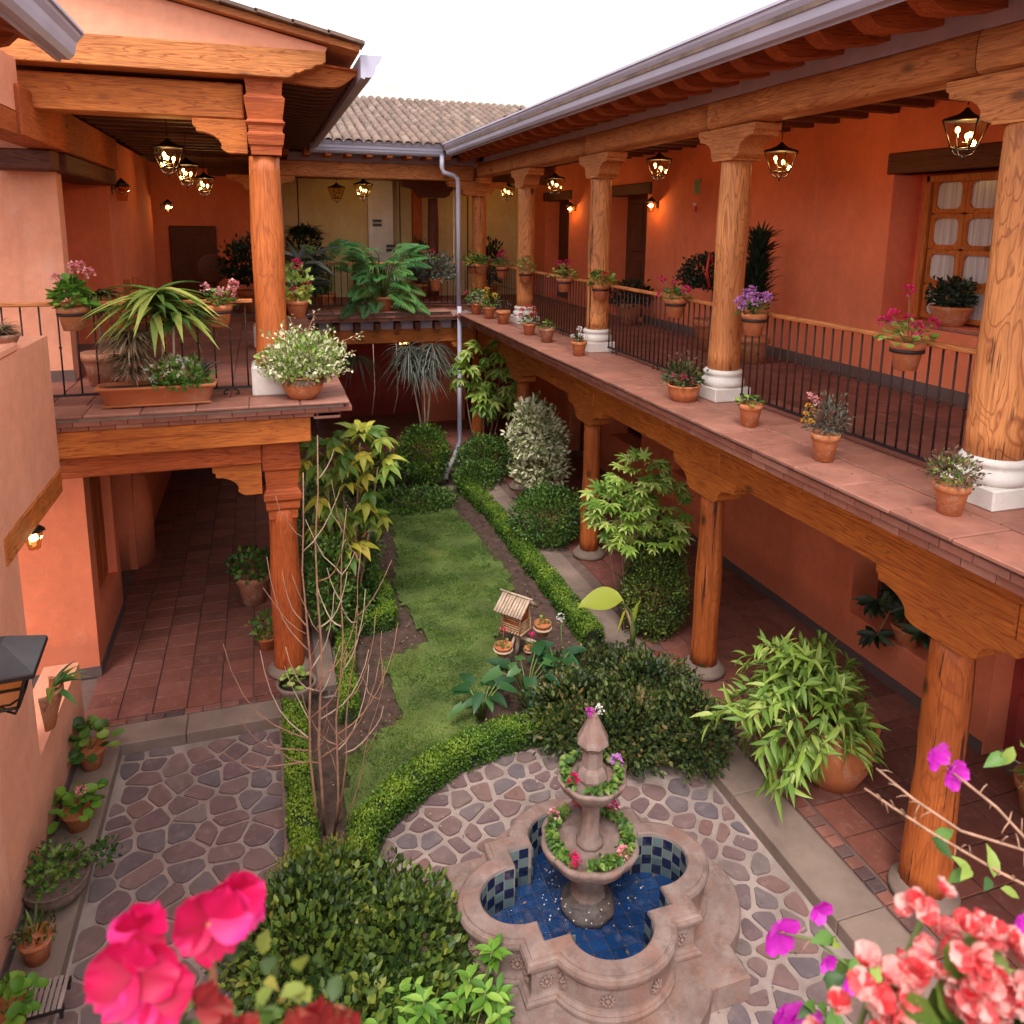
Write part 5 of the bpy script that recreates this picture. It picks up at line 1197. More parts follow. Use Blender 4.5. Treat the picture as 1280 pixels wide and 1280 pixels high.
t = thing('potted_geranium', 'clay pot with red and yellow leaves and pink bloom hung behind the corner column', 'flower pot', (.36, 8.9, 3.95), 0, 'pots on the left rail'); make_pot(t, .12, .2); bushy(t, .16, (.17, .15, .26), 200, .07, .045, 'leaf_pale'); flower_heads([(0, -.05, .60, 1.5), (.12, 0, .36, 1.2), (-.03, 0, .3, 1)], 'petal_magenta', t)
flower_heads([(.05, -.05, .30, 1.2), (-.06, -.08, .24, 1)], 'petal_yellow', t)

# philodendrons on the far ledge
def palmate(name, mat, nl, wl, spread, k=4, droop=.35, lo=.1, hi=.98, seg=3, frond=False):
    out = []
    for i in range(k):
        lb = LB(); v = lo + (hi - lo) * i / max(1, k - 1)
        if frond:
            for j in range(9):
                u = j / 8; 
                for sg in (-1, 1): lb.add([(u * .8, 0, -.12 * u * u)], [(.45 + .5 * u, sg * (1.1 - .75 * u), 0)], [(0, 0, 1)], (.52 - .30 * u) , .10, .25, 3, 'lance', [v])
            lb.add([(.75, 0, -.07)], [(1, 0, -.3)], [(0, 0, 1)], .3, .1, .2, 3, 'lance', [v])
        else:
            for j in range(nl):
                a = (j - (nl - 1) / 2) * spread / max(1, nl - 1); lb.add([(0, 0, 0)], [(math.cos(a), math.sin(a), .15)], [(0, 0, 1)], 1 - .12 * abs(a), wl, droop, seg, 'oval', [min(1, v * random.uniform(.8, 1.15))])
        out.append(lb.mesh(name, mat, True))
    return out
fr = palmate('leaf', 'leaf_philo', 9, .1, 5, 5, frond=True, hi=.9)
def philo(lab, loc, n, rx, rz_h, s0, s1, zc, fm=None, pr=.2):
    t = thing('philodendron', lab, 'potted plant', loc, 0, 'split leaved plants on the far ledge'); make_pot(t, pr, .3)
    P = []; D = []; N = []; S = []; mb = MB()
    for k in range(n):
        a = random.uniform(0, 6.283); e = random.uniform(-.75, 1.1); r = rx * random.uniform(.35, .9); p = (r * math.cos(a), r * math.sin(a) * .55 - .1, zc + rz_h * e * .8)
        mb.tube([(0, 0, .25), (p[0] * .5, p[1] * .5, max(.3, p[2] * .8 + .15)), p], .009, 4)
        P.append(p); D.append((math.cos(a) * .9, math.sin(a) * .7 - .75, -.25 + .5 * e)); N.append((math.cos(a) * .3, -.75, .8)); S.append(random.uniform(s0, s1))
    obj('stem', mb, 'stem_green', t)['kind'] = 'stuff'; place_leaves(t, 'leaf', fm or fr, P, D, N, S); return t
philo('large split leaved plant spilling over the middle of the far ledge', (2.40, 16.12, 3.21), 58, .75, .80, .36, .52, .62)
philo('smaller split leaved plant left of the large one behind the far ledge', (1.30, 16.9, 3.21), 24, .55, .45, .34, .46, .85)
t = thing('potted_plant', 'grey broad leaved plant at the left end of the far ledge', 'potted plant', (.72, 16.2, 3.21)); make_pot(t, .2, .3)
P = []; D = []; N = []; S = []
for k in range(46): a = random.uniform(0, 6.283); P.append((.3 * math.cos(a) * random.random(), -.05, .7 + random.uniform(-.2, .45))); D.append((math.cos(a), -.4 + .5 * math.sin(a), random.uniform(-.2, .8))); N.append((0, -.5, 1)); S.append(random.uniform(.35, .6))
place_leaves(t, 'leaf', leaf_meshes('leaf', 'leaf_grey', 4, 'lance', 4, .5, 1, .26), P, D, N, S); obj('stem', MB().tube([(0, 0, .2), (0, 0, 1.1)], .02, 5), 'stem_green', t)
t = thing('shaded_palm', 'dark shaded palm against the cream wall at the far left', 'potted plant', (.95, 18.3, 3.2)); make_pot(t, .25, .4); obj('trunk', MB().tube([(0, 0, .3), (0, 0, 1.6)], .05, 6), 'bark', t)
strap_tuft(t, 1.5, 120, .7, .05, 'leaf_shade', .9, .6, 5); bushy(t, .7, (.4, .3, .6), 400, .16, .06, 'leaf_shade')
for (x, y, h_, lab) in ((3.75, 18.9, 1.2, 'dark broad plant in front of the inner post of the far gallery'), (5.2, 17.9, 1.3, 'dark potted tree behind the corner column'), (2.5, 19.0, .7, 'low dark plant along the cream wall')):
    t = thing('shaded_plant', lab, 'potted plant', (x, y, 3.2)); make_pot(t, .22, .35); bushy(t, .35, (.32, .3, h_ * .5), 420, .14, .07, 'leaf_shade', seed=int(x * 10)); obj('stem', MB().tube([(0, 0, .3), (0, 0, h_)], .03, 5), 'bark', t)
# right gallery interior plants
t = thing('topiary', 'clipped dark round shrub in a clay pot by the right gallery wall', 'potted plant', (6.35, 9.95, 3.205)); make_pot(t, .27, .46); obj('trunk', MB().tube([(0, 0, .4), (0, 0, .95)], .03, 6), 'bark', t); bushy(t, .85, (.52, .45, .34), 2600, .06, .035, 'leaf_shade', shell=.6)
obj('bow', MB().tube([(-.3, -.35, .95), (-.38, -.38, 1.2), (-.33, -.36, 1.45), (-.28, -.36, 1.3)], .02, 5), 'petal_red' if 0 else 'alarm_red', t)
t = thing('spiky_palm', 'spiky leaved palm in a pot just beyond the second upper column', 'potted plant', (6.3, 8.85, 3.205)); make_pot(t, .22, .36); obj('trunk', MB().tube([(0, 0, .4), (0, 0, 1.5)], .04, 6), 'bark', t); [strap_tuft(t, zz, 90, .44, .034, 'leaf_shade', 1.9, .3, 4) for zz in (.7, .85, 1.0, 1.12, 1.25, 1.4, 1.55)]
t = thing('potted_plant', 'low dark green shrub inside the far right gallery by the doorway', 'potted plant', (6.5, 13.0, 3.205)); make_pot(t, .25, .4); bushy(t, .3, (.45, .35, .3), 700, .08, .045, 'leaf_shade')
t = thing('potted_plant', 'dark leaved plant in a clay bowl on the upper window sill', 'potted plant', (7.06, 6.45, 3.978)); make_pot(t, .20, .22, 'bowl'); bushy(t, .2, (.22, .22, .18), 420, .07, .045, 'leaf_shade'); bushy(t, .2, (.22, .22, .18), 40, .07, .045, 'leaf_dark')

# ================================================================ GARDEN PLANTS
def hedge(lab, path, w_, h_, n_per_m, cat='hedge', mat='leaf_hedge', g='clipped box hedges edging the beds', L=.026, base=ZC + .03):
    t = thing('box_hedge', lab, cat, (path[0][0], path[0][1], base), 0, g); o0 = Vector((-path[0][0], -path[0][1], 0))
    lb = LB(); mb = MB()
    for (a, b_) in zip(path, path[1:]):
        A = np.array(a); B = np.array(b_); d = B - A; Ls = np.linalg.norm(d); d = d / Ls; nn = np.array([-d[1], d[0]]); n = int(n_per_m * Ls)
        s = RNG.uniform(-.04, Ls + .04, n); f = RNG.random(n); per = w_ + 2 * h_; q = f * per; side = np.where(q < h_, -1, np.where(q > h_ + w_, 1, 0))
        u = np.where(side == 0, q - h_ - w_ / 2, side * w_ / 2); z = np.where(side == -1, q, np.where(side == 1, q - h_ - w_, h_))
        wob = 1 + .10 * np.sin(s * 9 + A[0] * 7) + .07 * np.sin(s * 23 + A[1]); dep = 1 - .25 * RNG.random(n) ** 2
        z = z * (1 + .06 * np.sin(s * 6.3)) * np.where(side == 0, dep, 1) + .012 * RNG.normal(size=n); u = u * wob * np.where(side != 0, dep, 1) + .01 * RNG.normal(size=n)
        P = np.c_[A[0] + d[0] * s + nn[0] * u, A[1] + d[1] * s + nn[1] * u, np.maximum(z, .005)] + np.array([o0.x, o0.y, 0])
        nor = np.c_[nn[0] * side, nn[1] * side, (side == 0) * 1.0 + .3]
        gone = (lumps(P + A[0], 9, 2) > .62) & (RNG.random(n) < .75); P[gone] -= (nor * .05)[gone]
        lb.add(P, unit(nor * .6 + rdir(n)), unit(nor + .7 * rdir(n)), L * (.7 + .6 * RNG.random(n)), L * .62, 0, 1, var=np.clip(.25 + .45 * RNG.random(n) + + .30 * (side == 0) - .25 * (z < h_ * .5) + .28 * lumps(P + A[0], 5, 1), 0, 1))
        m = w_ * .36; q4 = [(A - nn * m), (B - nn * m), (B + nn * m), (A + nn * m)]; q4 = [(p[0] + o0.x, p[1] + o0.y) for p in q4]; mb.prism(q4, 0.0, h_ * .82, 2)
    lobj('foliage', lb, mat, t); c = obj('dark_core', mb, 'shade_core', t); return t  # solid core; the shade inside the hedge is put into its dark colour
simple('shade_core', (.022, .035, .012), .95, 0, 20, .5)
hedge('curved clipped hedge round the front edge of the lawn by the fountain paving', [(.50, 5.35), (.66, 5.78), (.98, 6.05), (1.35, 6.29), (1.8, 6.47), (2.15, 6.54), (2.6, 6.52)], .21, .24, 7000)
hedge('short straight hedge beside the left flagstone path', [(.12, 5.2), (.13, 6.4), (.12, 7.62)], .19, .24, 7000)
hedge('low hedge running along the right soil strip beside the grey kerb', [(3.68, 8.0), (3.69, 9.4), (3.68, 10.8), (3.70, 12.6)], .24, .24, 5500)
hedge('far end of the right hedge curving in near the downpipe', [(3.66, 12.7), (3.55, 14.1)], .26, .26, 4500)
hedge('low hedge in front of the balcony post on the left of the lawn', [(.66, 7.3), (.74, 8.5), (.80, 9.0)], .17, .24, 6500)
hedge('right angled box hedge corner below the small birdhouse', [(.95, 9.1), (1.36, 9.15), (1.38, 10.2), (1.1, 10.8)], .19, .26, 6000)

def shrub(name, lab, loc, blobs, mat, L, W, cat='shrub', seg=1, stems=4, g=None, lump=.18, up=.35, shape='oval', droop=0, core=True, flat=.6):
    t = thing(name, lab, cat, loc, 0, g); lb = LB(); mb = MB()
    for i, (c, rad, n) in enumerate(blobs): bush_lb(n, rad, L, W, lump, 3.2, i * 3 + loc[0], seg, shape, .58, flat, c, droop, lb, up)
    lobj('foliage', lb, mat, t)
    for k in range(stems):
        c, rad, _ = blobs[k % len(blobs)]; a = k * 2.2; mb = MB(); p1 = (c[0] + rad[0] * .45 * math.cos(a), c[1] + rad[1] * .45 * math.sin(a), c[2] + rad[2] * .3)
        mb.tube([(c[0] * .3, c[1] * .3, 0), (p1[0] * .6, p1[1] * .6, p1[2] * .6), p1], [.016, .011, .005], 5); obj('stem', mb, 'bark', t)
    return t
Zb = ZC + .03
shrub('shrub', 'big spreading dark olive bush at the bottom left in front of the fountain', (.35, 4.45, Zb), [((-.25, .15, .30), (.52, .55, .36), 3600), ((.32, .0, .26), (.50, .52, .32), 3600), ((.0, -.55, .26), (.62, .45, .32), 3200), ((-.1, .55, .24), (.42, .3, .28), 1600), ((.5, -.45, .18), (.35, .35, .24), 1400)], 'leaf_olive', .062, .038, seg=3, stems=6, lump=.25)
shrub('dwarf_conifer', 'feathery yellow green sprigs at the foot of the bare twigs', (.28, 5.25, Zb), [((0, 0, .22), (.40, .18, .24), 2600), ((-.2, .05, .2), (.2, .2, .24), 900)], 'leaf_yellow', .04, .009, lump=.3, up=1.2)
shrub('shrub', 'low dark mound of bronze and green leaves behind the fountain', (3.35, 6.35, Zb), [((-.45, .25, .2), (.6, .55, .28), 4200), ((.35, .35, .22), (.55, .6, .30), 4000), ((.40, -.45, .28), (.42, .48, .34), 3200), ((-.15, -.25, .26), (.5, .5, .32), 3000), ((.0, .85, .18), (.6, .4, .24), 1800)], 'leaf_dark', .054, .034, seg=3, stems=5, lump=.25)
shrub('shrub', 'dense rounded bush of small olive leaves hiding the foot of the second column', (4.35, 7.95, -.02), [((.12, 0, .55), (.42, .42, .62), 8200), ((.2, .1, .95), (.36, .36, .34), 2600)], 'leaf_olive', .036, .024, seg=2, lump=.08, flat=.9)
# schefflera above it
sch = palmate('leaf', 'leaf_pale', 7, .30, 5.2, 5, .35, .0, .95)
def compound(name, lab, loc, spots, meshes, s0, s1, cat='shrub', g=None, bark_='bark', stem_r=.014):
    t = thing(name, lab, cat, loc, 0, g); P = []; D = []; N = []; S = []; base = Vector((0, 0, 0)); 
    for (c, rad, n) in spots:
        mb = MB(); mb.tube([(c[0] * .15, c[1] * .15, 0), (c[0] * .7, c[1] * .7, c[2] * .6), c], [stem_r, stem_r * .8, stem_r * .4], 5); obj('stem', mb, bark_, t)
        for k in range(n):
            d = rdir(1, .25)[0]; P.append((c[0] + rad[0] * d[0], c[1] + rad[1] * d[1], c[2] + rad[2] * d[2])); D.append((d[0], d[1], d[2] * .5 - .1)); N.append((d[0] * .4, d[1] * .4 - .35, .9)); S.append(random.uniform(s0, s1))
    place_leaves(t, 'leaf', meshes, P, D, N, S, 290); return t
compound('umbrella_shrub', 'airy pale umbrella leaved shrub in front of the lower right gallery', (4.2, 8.1, 0), [((-.15, 0, 1.55), (.38, .3, .34), 75), ((.42, .1, 1.55), (.36, .3, .36), 70), ((.1, .05, 1.95), (.36, .3, .30), 60), ((.15, -.1, 1.28), (.5, .35, .2), 50), ((-.4, 0, 1.7), (.2, .2, .22), 20)], sch, .10, .16)
shrub('shrub', 'rounded light green bush next to the third column base', (4.15, 10.9, -.02), [((0, 0, .48), (.60, .5, .50), 6500)], 'leaf_mid', .048, .03, lump=.1, flat=.9)
shrub('variegated_shrub', 'tall cream and green variegated bush in front of the fourth column', (4.45, 12.35, 0), [((0, 0, 1.35), (.46, .40, .50), 2300), ((.08, 0, .78), (.46, .42, .42), 1500), ((-.08, 0, 1.72), (.24, .3, .32), 700), ((.25, 0, 1.1), (.3, .3, .3), 600)], 'leaf_varieg', .095, .046, seg=3, lump=.4)
t = shrub('topiary', 'clipped ball of bright green leaves at the far end of the lawn', (2.85, 14.3, Zb), [((0, 0, .68), (.52, .50, .60), 7500)], 'leaf_hedge', .045, .03, lump=.05, stems=2, flat=.9)
shrub('shrub', 'dark mixed shrub to the right of the white spout', (4.1, 14.3, -.05), [((0, 0, .42), (.60, .55, .50), 4200), ((-.35, -.5, .25), (.4, .4, .3), 1600)], 'leaf_mid', .055, .032)
shrub('ground_cover', 'low leafy patch at the far end of the lawn', (2.35, 13.3, Zb), [((0, 0, .12), (.95, .55, .20), 3600)], 'leaf_mid', .055, .038, stems=2)
shrub('shrub', 'dark bush left of the clipped ball', (1.95, 14.2, Zb), [((0, 0, .35), (.55, .5, .42), 2600)], 'leaf_dark', .07, .045)
shrub('shrub', 'leafy green shrub in the left bed behind the small birdhouse', (.98, 9.9, Zb), [((0, 0, .35), (.34, .55, .42), 2600), ((-.15, -.7, .3), (.28, .4, .34), 1600), ((.1, .9, .4), (.4, .5, .5), 2200)], 'leaf_mid', .055, .036, seg=2)
shrub('shrub', 'climbing greenery on the left gallery edge behind the balcony post', (.62, 8.9, Zb), [((0, .1, .75), (.26, .4, .7), 2200), ((0, 1.3, .9), (.3, .8, .9), 3000)], 'leaf_mid', .06, .036, seg=2)
# yellow leaved tree
yl = palmate('leaf', 'leaf_yellow', 5, .44, 4.4, 6, .8, .0, .95, 6)
compound('yellow_leaved_tree', 'young tree with large drooping yellow green leaves beside the balcony post', (.85, 9.3, Zb), [((-.22, 0, 2.25), (.30, .3, .22), 26), ((.22, .05, 2.42), (.32, .3, .18), 28), ((.42, -.05, 2.12), (.20, .25, .16), 14), ((.0, 0, 1.80), (.32, .3, .26), 24), ((-.15, .1, 1.40), (.2, .3, .22), 12), ((.32, 0, 1.42), (.16, .2, .10), 7), ((.0, -.1, 1.05), (.22, .25, .2), 9)], yl, .14, .23, 'tree', stem_r=.022)
compound('umbrella_tree', 'umbrella leaved tree climbing beside the grey downpipe', (4.2, 14.9, 0), [((.05, -.1, 2.45), (.42, .3, .22), 24), ((.42, 0, 2.2), (.26, .25, .28), 20), ((-.45, -.15, 2.05), (.26, .2, .22), 20), ((.3, -.1, 1.75), (.40, .3, .28), 26), ((.4, 0, 1.25), (.3, .3, .3), 20), ((-.0, -.15, 1.5), (.22, .2, .2), 14)], palmate('leaf', 'leaf_pale', 7, .34, 4.8, 5, .5, .1, .8), .18, .27, 'tree', stem_r=.02)
# yucca-like plants with pale trunks
t = thing('dragon_tree', 'dragon tree with three thin pale trunks and drooping grey tufts under the far balcony', 'tree', (2.95, 14.6, Zb))
for (x, z, ln) in ((-.30, 2.45, 0), (-.02, 2.3, 0), (.16, 2.5, 0)):
    obj('trunk', MB().tube([(.0 + x * .1, 0, .9), (x * .5, 0, 1.6), (x, .0, z)], [.022, .018, .014], 6), 'bark_pale', t)
    for q_ in range(3): strap_tuft(t, z - .12 + q_ * .16, 55, .72, .020, 'leaf_grey', .7, 1.0, 6, 1, 'spiky_leaves', (x, 0))
t = thing('hanging_roots', 'thin grey hanging stems left of the dragon tree', 'plant', (2.0, 14.9, 2.4)); 
obj('stem', MB().tube([(0, 0, .3), (.02, 0, -.6), (-.05, 0, -1.1)], .009, 4), 'bark_pale', t); obj('stem', MB().tube([(.45, 0, .3), (.47, 0, -.7), (.38, 0, -1.1)], .009, 4), 'bark_pale', t); strap_tuft(t, .0, 60, .7, .018, 'leaf_shade', .5, 1.1, 6, 1, 'spiky_leaves', (-.35, 0))
# drooping bamboo-like plant in a big pot
t = thing('drooping_plant', 'large clay pot overflowing with a mass of yellow green lance leaves by the right kerb', 'potted plant', (4.82, 5.12, 0)); make_pot(t, .34, .62, 'urn')
P = []; D = []; N = []; S = []; mbs = MB(); cc = Vector((-.40, .06, .72)); rr = Vector((.80, .62, .68))
for k in range(120):
    d = Vector(rdir(1, .35)[0]); q_ = random.uniform(.55, 1.0) * (1 + .12 * math.sin(d.x * 6 + d.z * 4)); tip = Vector((cc.x + d.x * rr.x * q_, cc.y + d.y * rr.y * q_, max(.04, cc.z + d.z * rr.z * q_)))
    b0 = Vector((-.05, 0, .55)); mid = b0.lerp(tip, .55) + Vector((0, 0, .22)); pts = [b0, b0.lerp(mid, .6) + Vector((0, 0, .05)), mid, mid.lerp(tip, .6) + Vector((0, 0, .03)), tip]; mbs.tube(pts, .0045, 4)
    for i in range(11):
        u = .5 + .5 * i / 10; j = min(3, int(u * 4)); p = pts[j].lerp(pts[j + 1], min(1, u * 4 - j)); o_ = (p - cc); o_ = Vector((o_.x / rr.x, o_.y / rr.y, o_.z / rr.z)).normalized()
        P.append(tuple(p)); D.append(tuple(o_ * .75 + Vector(rdir(1)[0]) * .75 + Vector((0, 0, -.25)))); N.append(tuple(o_ + Vector((0, 0, .6)))); S.append(random.uniform(.13, .21))
ml = leaf_meshes('leaf', 'leaf_pale', 5, 'lance', 6, .40, 1.0, .23, .05, .75)
vis = lambda i: P[i][2] * .8 - .9 * P[i][1] - .45 * P[i][0]
o_ = sorted(range(len(P)), key=lambda i: -vis(i)); f_ = o_[:285]; r2 = o_[285:]
place_leaves(t, 'leaf', ml, [P[i] for i in f_], [D[i] for i in f_], [N[i] for i in f_], [S[i] for i in f_], 300)
lbx = LB(); lbx.add([P[i] for i in r2], [D[i] for i in r2], [N[i] for i in r2], np.array([S[i] for i in r2]), np.array([S[i] * .23 for i in r2]), .4, 4, 'lance', RNG.random(len(r2)) * .7); o = lobj('leaf', lbx, 'leaf_pale', t); o['kind'] = 'stuff'
obj('stem', mbs, 'stem_green', t)['kind'] = 'stuff'
# elephant ear
t = thing('elephant_ear', 'elephant ear plant with one large yellow green leaf on a ringed brown trunk', 'plant', (3.86, 7.3, Zb))
obj('trunk', MB().lathe([(.055, 0), (.07, .03), (.055, .07), (.068, .11), (.055, .15), (.066, .19), (.05, .24), (.06, .28), (.045, .34), (.04, .36)], n=14), 'bark', t)
obj('petiole', MB().tube([(0, 0, .34), (-.01, 0, .6), (-.05, -.02, .80), (-.16, -.04, .93), (-.26, -.06, .97)], [.035, .028, .016, .010, .006], 8), 'petiole_yellow' if 'petiole_yellow' in MATS else 'stem_green', t)
obj('leaf', LB() and MB(), 'stem_green', t) if False else None
lobj('leaf', LB().add([(-.16, -.04, .97)], [(-1, .30, .12)], [(.1, -.35, 1)], .52, .36, .30, 9, 'oval', [.60], .5), 'leaf_yellow', t, smooth=True)
lobj('leaf', LB().add([(-.0, 0, .6)], [(.25, .0, 1)], [(-1, 0, .2)], .36, .10, .1, 5, 'lance', [.55], 1.6), 'leaf_yellow', t, smooth=True)
lobj('leaf', LB().add([(-.10, -.02, .86)], [(-.35, 0, -1)], [(-1, 0, .2)], .32, .05, .1, 4, 'lance', [.8], 1.6), 'leaf_yellow', t, smooth=True)
obj('sheath', MB().tube([(0, 0, .36), (-.02, 0, .62), (-.12, -.02, .86), (-.16, -.02, .97)], [.03, .022, .012, .003], 6), 'twig_wicker', t)
# broad arum leaves in front of birdhouse
def arum(lab, loc, n, s0, s1, spread, hgt, mat='leaf_arum', shape='heart', wl=.62):
    t = thing('arum', lab, 'plant', loc, 0, 'broad leaved arums by the lawn edge'); P = []; D = []; N = []; S = []
    for k in range(n):
        a = k * 2.399 + random.uniform(-.3, .3); r = spread * random.uniform(.3, 1); h_ = hgt * random.uniform(.6, 1.1)
        obj('petiole', MB().tube([(0, 0, 0), (r * .5 * math.cos(a), r * .5 * math.sin(a), h_ * .7), (r * math.cos(a), r * math.sin(a), h_)], [.012, .009, .005], 5), 'stem_green', t)
        P.append((r * math.cos(a), r * math.sin(a), h_)); D.append((math.cos(a), math.sin(a), random.uniform(-.35, .35))); N.append((0, -.3, 1)); S.append(random.uniform(s0, s1))
    place_leaves(t, 'leaf', leaf_meshes('leaf', mat, 6, shape, 4, .35, .5, wl, .2, .85), P, D, N, S); return t
arum('dark green arum clump at the lawn edge left of the flower stand', (1.98, 6.98, Zb), 13, .16, .26, .26, .40, wl=.5)
arum('taller arum clump in front of the birdhouse', (2.55, 7.2, Zb), 17, .18, .28, .34, .44, wl=.5)
arum('small arum beside the white flower stalk', (2.95, 7.35, Zb), 8, .2, .26, .2, .40)
t = thing('white_flower', 'single white bloom on a long stalk right of the birdhouse', 'flower', (3.05, 7.5, Zb)); obj('stem', MB().tube([(0, 0, 0), (.02, 0, .4), (0, 0, .72)], .006, 5), 'stem_green', t); flower_heads([(0, 0, .74, 1.1)], 'petal_white', t, r=.04)
# bare shrub with candelabra twigs
t = thing('bare_shrub', 'tall leafless shrub of thin reddish twigs growing up beside the lawn', 'shrub', (.22, 5.85, Zb))
mains = [((0, 0), (.0, 0, 3.22), .018), ((.06, .02), (.12, .02, 3.5), .019), ((.16, 0), (.32, .0, 2.9), .015), ((.2, .1), (.46, .1, 2.55), .012), ((.26, .05), (.62, .0, 1.5), .008)]
for (b0, top, r_) in mains:
    b0 = Vector((*b0, 0)); top = Vector(top); pts = [b0.lerp(top, i / 8) + Vector((.018 * math.sin(i * 1.7 + r_ * 400), .015 * math.cos(i * 2.1), 0)) for i in range(9)]
    obj('stem', MB().tube(pts, [r_ * .78 * (1 - .7 * i / 8) for i in range(9)], 6), 'bark_red', t)
bzs = [(0, -.95, .95, .95), (0, -.8, .85, .45), (0, -.55, .95, .75), (1, .75, .75, .85), (1, -.38, 1.35, .55), (2, .8, .95, .9), (2, .45, .8, .65), (0, .45, 1.15, .6), (1, .5, 1.45, .6), (0, -.42, 1.75, .75), (1, .35, 1.9, .5), (0, -.25, 1.95, .4), (2, .35, 1.5, .7), (3, .35, 1.2, .75), (0, .35, 1.55, .6), (1, -.6, .7, .3), (2, -.4, .85, .5), (3, .5, .7, .4), (0, -1.0, .75, .35), (1, .28, 2.3, .45), (2, -.25, 1.9, .35), (1, .62, 1.1, .55)]
for (m, dx, z, rise) in bzs:
    b0, top, r_ = mains[m]; p = Vector((*b0, 0)).lerp(Vector(top), z / top[2]); dy = random.uniform(-.25, .25); pts = []
    for i in range(7):
        u = i / 6; pts.append(p + Vector((dx * .92 * math.sin(u * 1.35) / math.sin(1.35) * .72, dy * u, rise * (.35 * u + .65 * u ** 2.0) * .95 + .012 * math.sin(u * 9 + m))))
    obj('branch', MB().tube(pts, [.0068 * (1 - .6 * i / 6) for i in range(7)], 5), 'bark_pale' if random.random() < .45 else 'bark_red', t)
for k in range(26):
    m = random.choice((0, 0, 1, 1, 2, 2, 3, 4)); b0, top, r_ = mains[m]; z = random.uniform(.35, top[2] * .95); p = Vector((*b0, 0)).lerp(Vector(top), z / top[2]); L_ = random.uniform(.12, .42); a = random.uniform(0, 6.283)
    d = Vector((math.cos(a) * .75, math.sin(a) * .5, 0)); pts = [p + d * L_ * u + Vector((0, 0, L_ * (.5 * u + .7 * u * u))) + Vector((random.uniform(-.012, .012),) * 3) for u in (0, .25, .5, .75, 1)]
    obj('branch', MB().tube(pts, [.0055, .005, .004, .003, .002], 4), 'bark_pale' if k % 3 == 0 else 'bark_red', t)
# bright leaved plant at the bottom
t = thing('shrub', 'bright green soft leaved plant at the bottom edge below the dark bush', 'shrub', (.72, 3.72, Zb)); P = []; D = []; N = []; S = []
for k in range(26):
    x, y = random.uniform(-.55, .50), random.uniform(-.35, .28); h_ = random.uniform(.38, .62); obj('stem', MB().tube([(x * .6, y * .6, 0), (x, y, h_)], .006, 4), 'stem_green', t)
    for q_ in range(10): a = q_ * 2.4 + random.random(); P.append((x, y, h_ - .022 * (q_ // 2))); D.append((math.cos(a), math.sin(a), .35 + random.uniform(-.3, .3))); N.append((0, 0, 1)); S.append(random.uniform(.085, .13))
place_leaves(t, 'leaf', leaf_meshes('leaf', 'leaf_bright', 4, 'oval', 5, .25, 1, .42, .2, 1), P, D, N, S, 290)
# niche plant, right corridor
t = thing('potted_plant', 'dark drooping leafed plant in the low wall niche of the right corridor', 'potted plant', (6.52, 6.05, .56)); make_pot(t, .16, .22)
P = []; D = []; N = []; S = []
for c in ((-.12, .35, .35), (-.25, .15, .05), (-.1, -.1, .45), (-.1, -.3, .3), (-.1, .1, .6)):
    obj('stem', MB().tube([(0, 0, .15), (c[0] * .6, c[1] * .6, .4), c], .01, 4), 'bark', t)
    for q_ in range(22): a = random.uniform(0, 6.283); P.append(c); D.append((math.cos(a) - .3, math.sin(a), random.uniform(-1.1, .4))); N.append((-1, 0, .5)); S.append(random.uniform(.16, .24))
place_leaves(t, 'leaf', leaf_meshes('leaf', 'leaf_shade', 4, 'oval', 4, .3, 1, .36), P, D, N, S)
# pot behind near column at the right edge
t = thing('potted_plant', 'clay pot with pointed pale leaves at the right picture edge', 'potted plant', (6.22, 4.18, 0)); make_pot(t, .22, .35); strap_tuft(t, .33, 40, .3, .05, 'leaf_pale', 1.1, .5, 5)

# pots along the left wall
GW = 'pots standing on the kerb along the left wall'
def wall_pot(x, y, lab, r=.13, h=.20, kind='plain', mat='terracotta', z=0.002, name='potted_geranium'):
    t = thing(name, lab, 'flower pot', (x, y, z), 0, GW); make_pot(t, r, h, kind, mat); return t
t = wall_pot(-1.70, 7.28, 'clay pot of round green geranium leaves at the end of the left wall kerb', .12, .2); geranium(t, .1, .2, 34, .19, .20, leafL=.11, lm='leaf_mid')
t = wall_pot(-1.66, 6.50, 'clay pot of geranium leaves with one pink bloom on the left kerb', .12, .17); geranium(t, .1, .16, 36, .2, .14, leafL=.10, lm='leaf_bright', heads=[(.05, -.02, .34, 1)], pm='petal_pink')
t = wall_pot(-1.66, 5.78, 'round grey stone bowl of small leaved trailing plant on the left kerb', .22, .17, 'urn', 'mortar_dark', name='stone_planter'); bushy(t, .14, (.24, .22, .14), 420, .05, .03, 'leaf_mid', (-.02, .02, 0)); bushy(t, .12, (.11, .08, .09), 110, .045, .028, 'leaf_mid', (.30, .10, .02))
t = wall_pot(-1.67, 5.26, 'small clay pot with tiny sprouts on the left kerb below the stone bowl', .105, .18); bushy(t, .16, (.13, .12, .08), 120, .04, .024, 'leaf_dark'); strap_tuft(t, .17, 12, .2, .02, 'leaf_mid', 2.5, .2, 4)
t = wall_pot(-1.70, 4.72, 'leafy plant next to the slatted wooden rack at the lower left', .12, .2); geranium(t, .1, .2, 40, .16, .16, leafL=.09, lm='leaf_bright')
t = thing('wooden_rack', 'small weathered slatted wooden rack on the left kerb', 'rack', (-1.53, 4.86, .0))
for k in range(7): obj('slat', MB().cham((-.11 + k * .034, -.12, .085), (-.085 + k * .034, .12, .097), .002), 'mortar', t)
obj('rail', MB().box((-.12, -.11, .05), (.13, -.085, .085)), 'iron', t); obj('rail', MB().box((-.12, .085, .05), (.13, .11, .085)), 'iron', t)
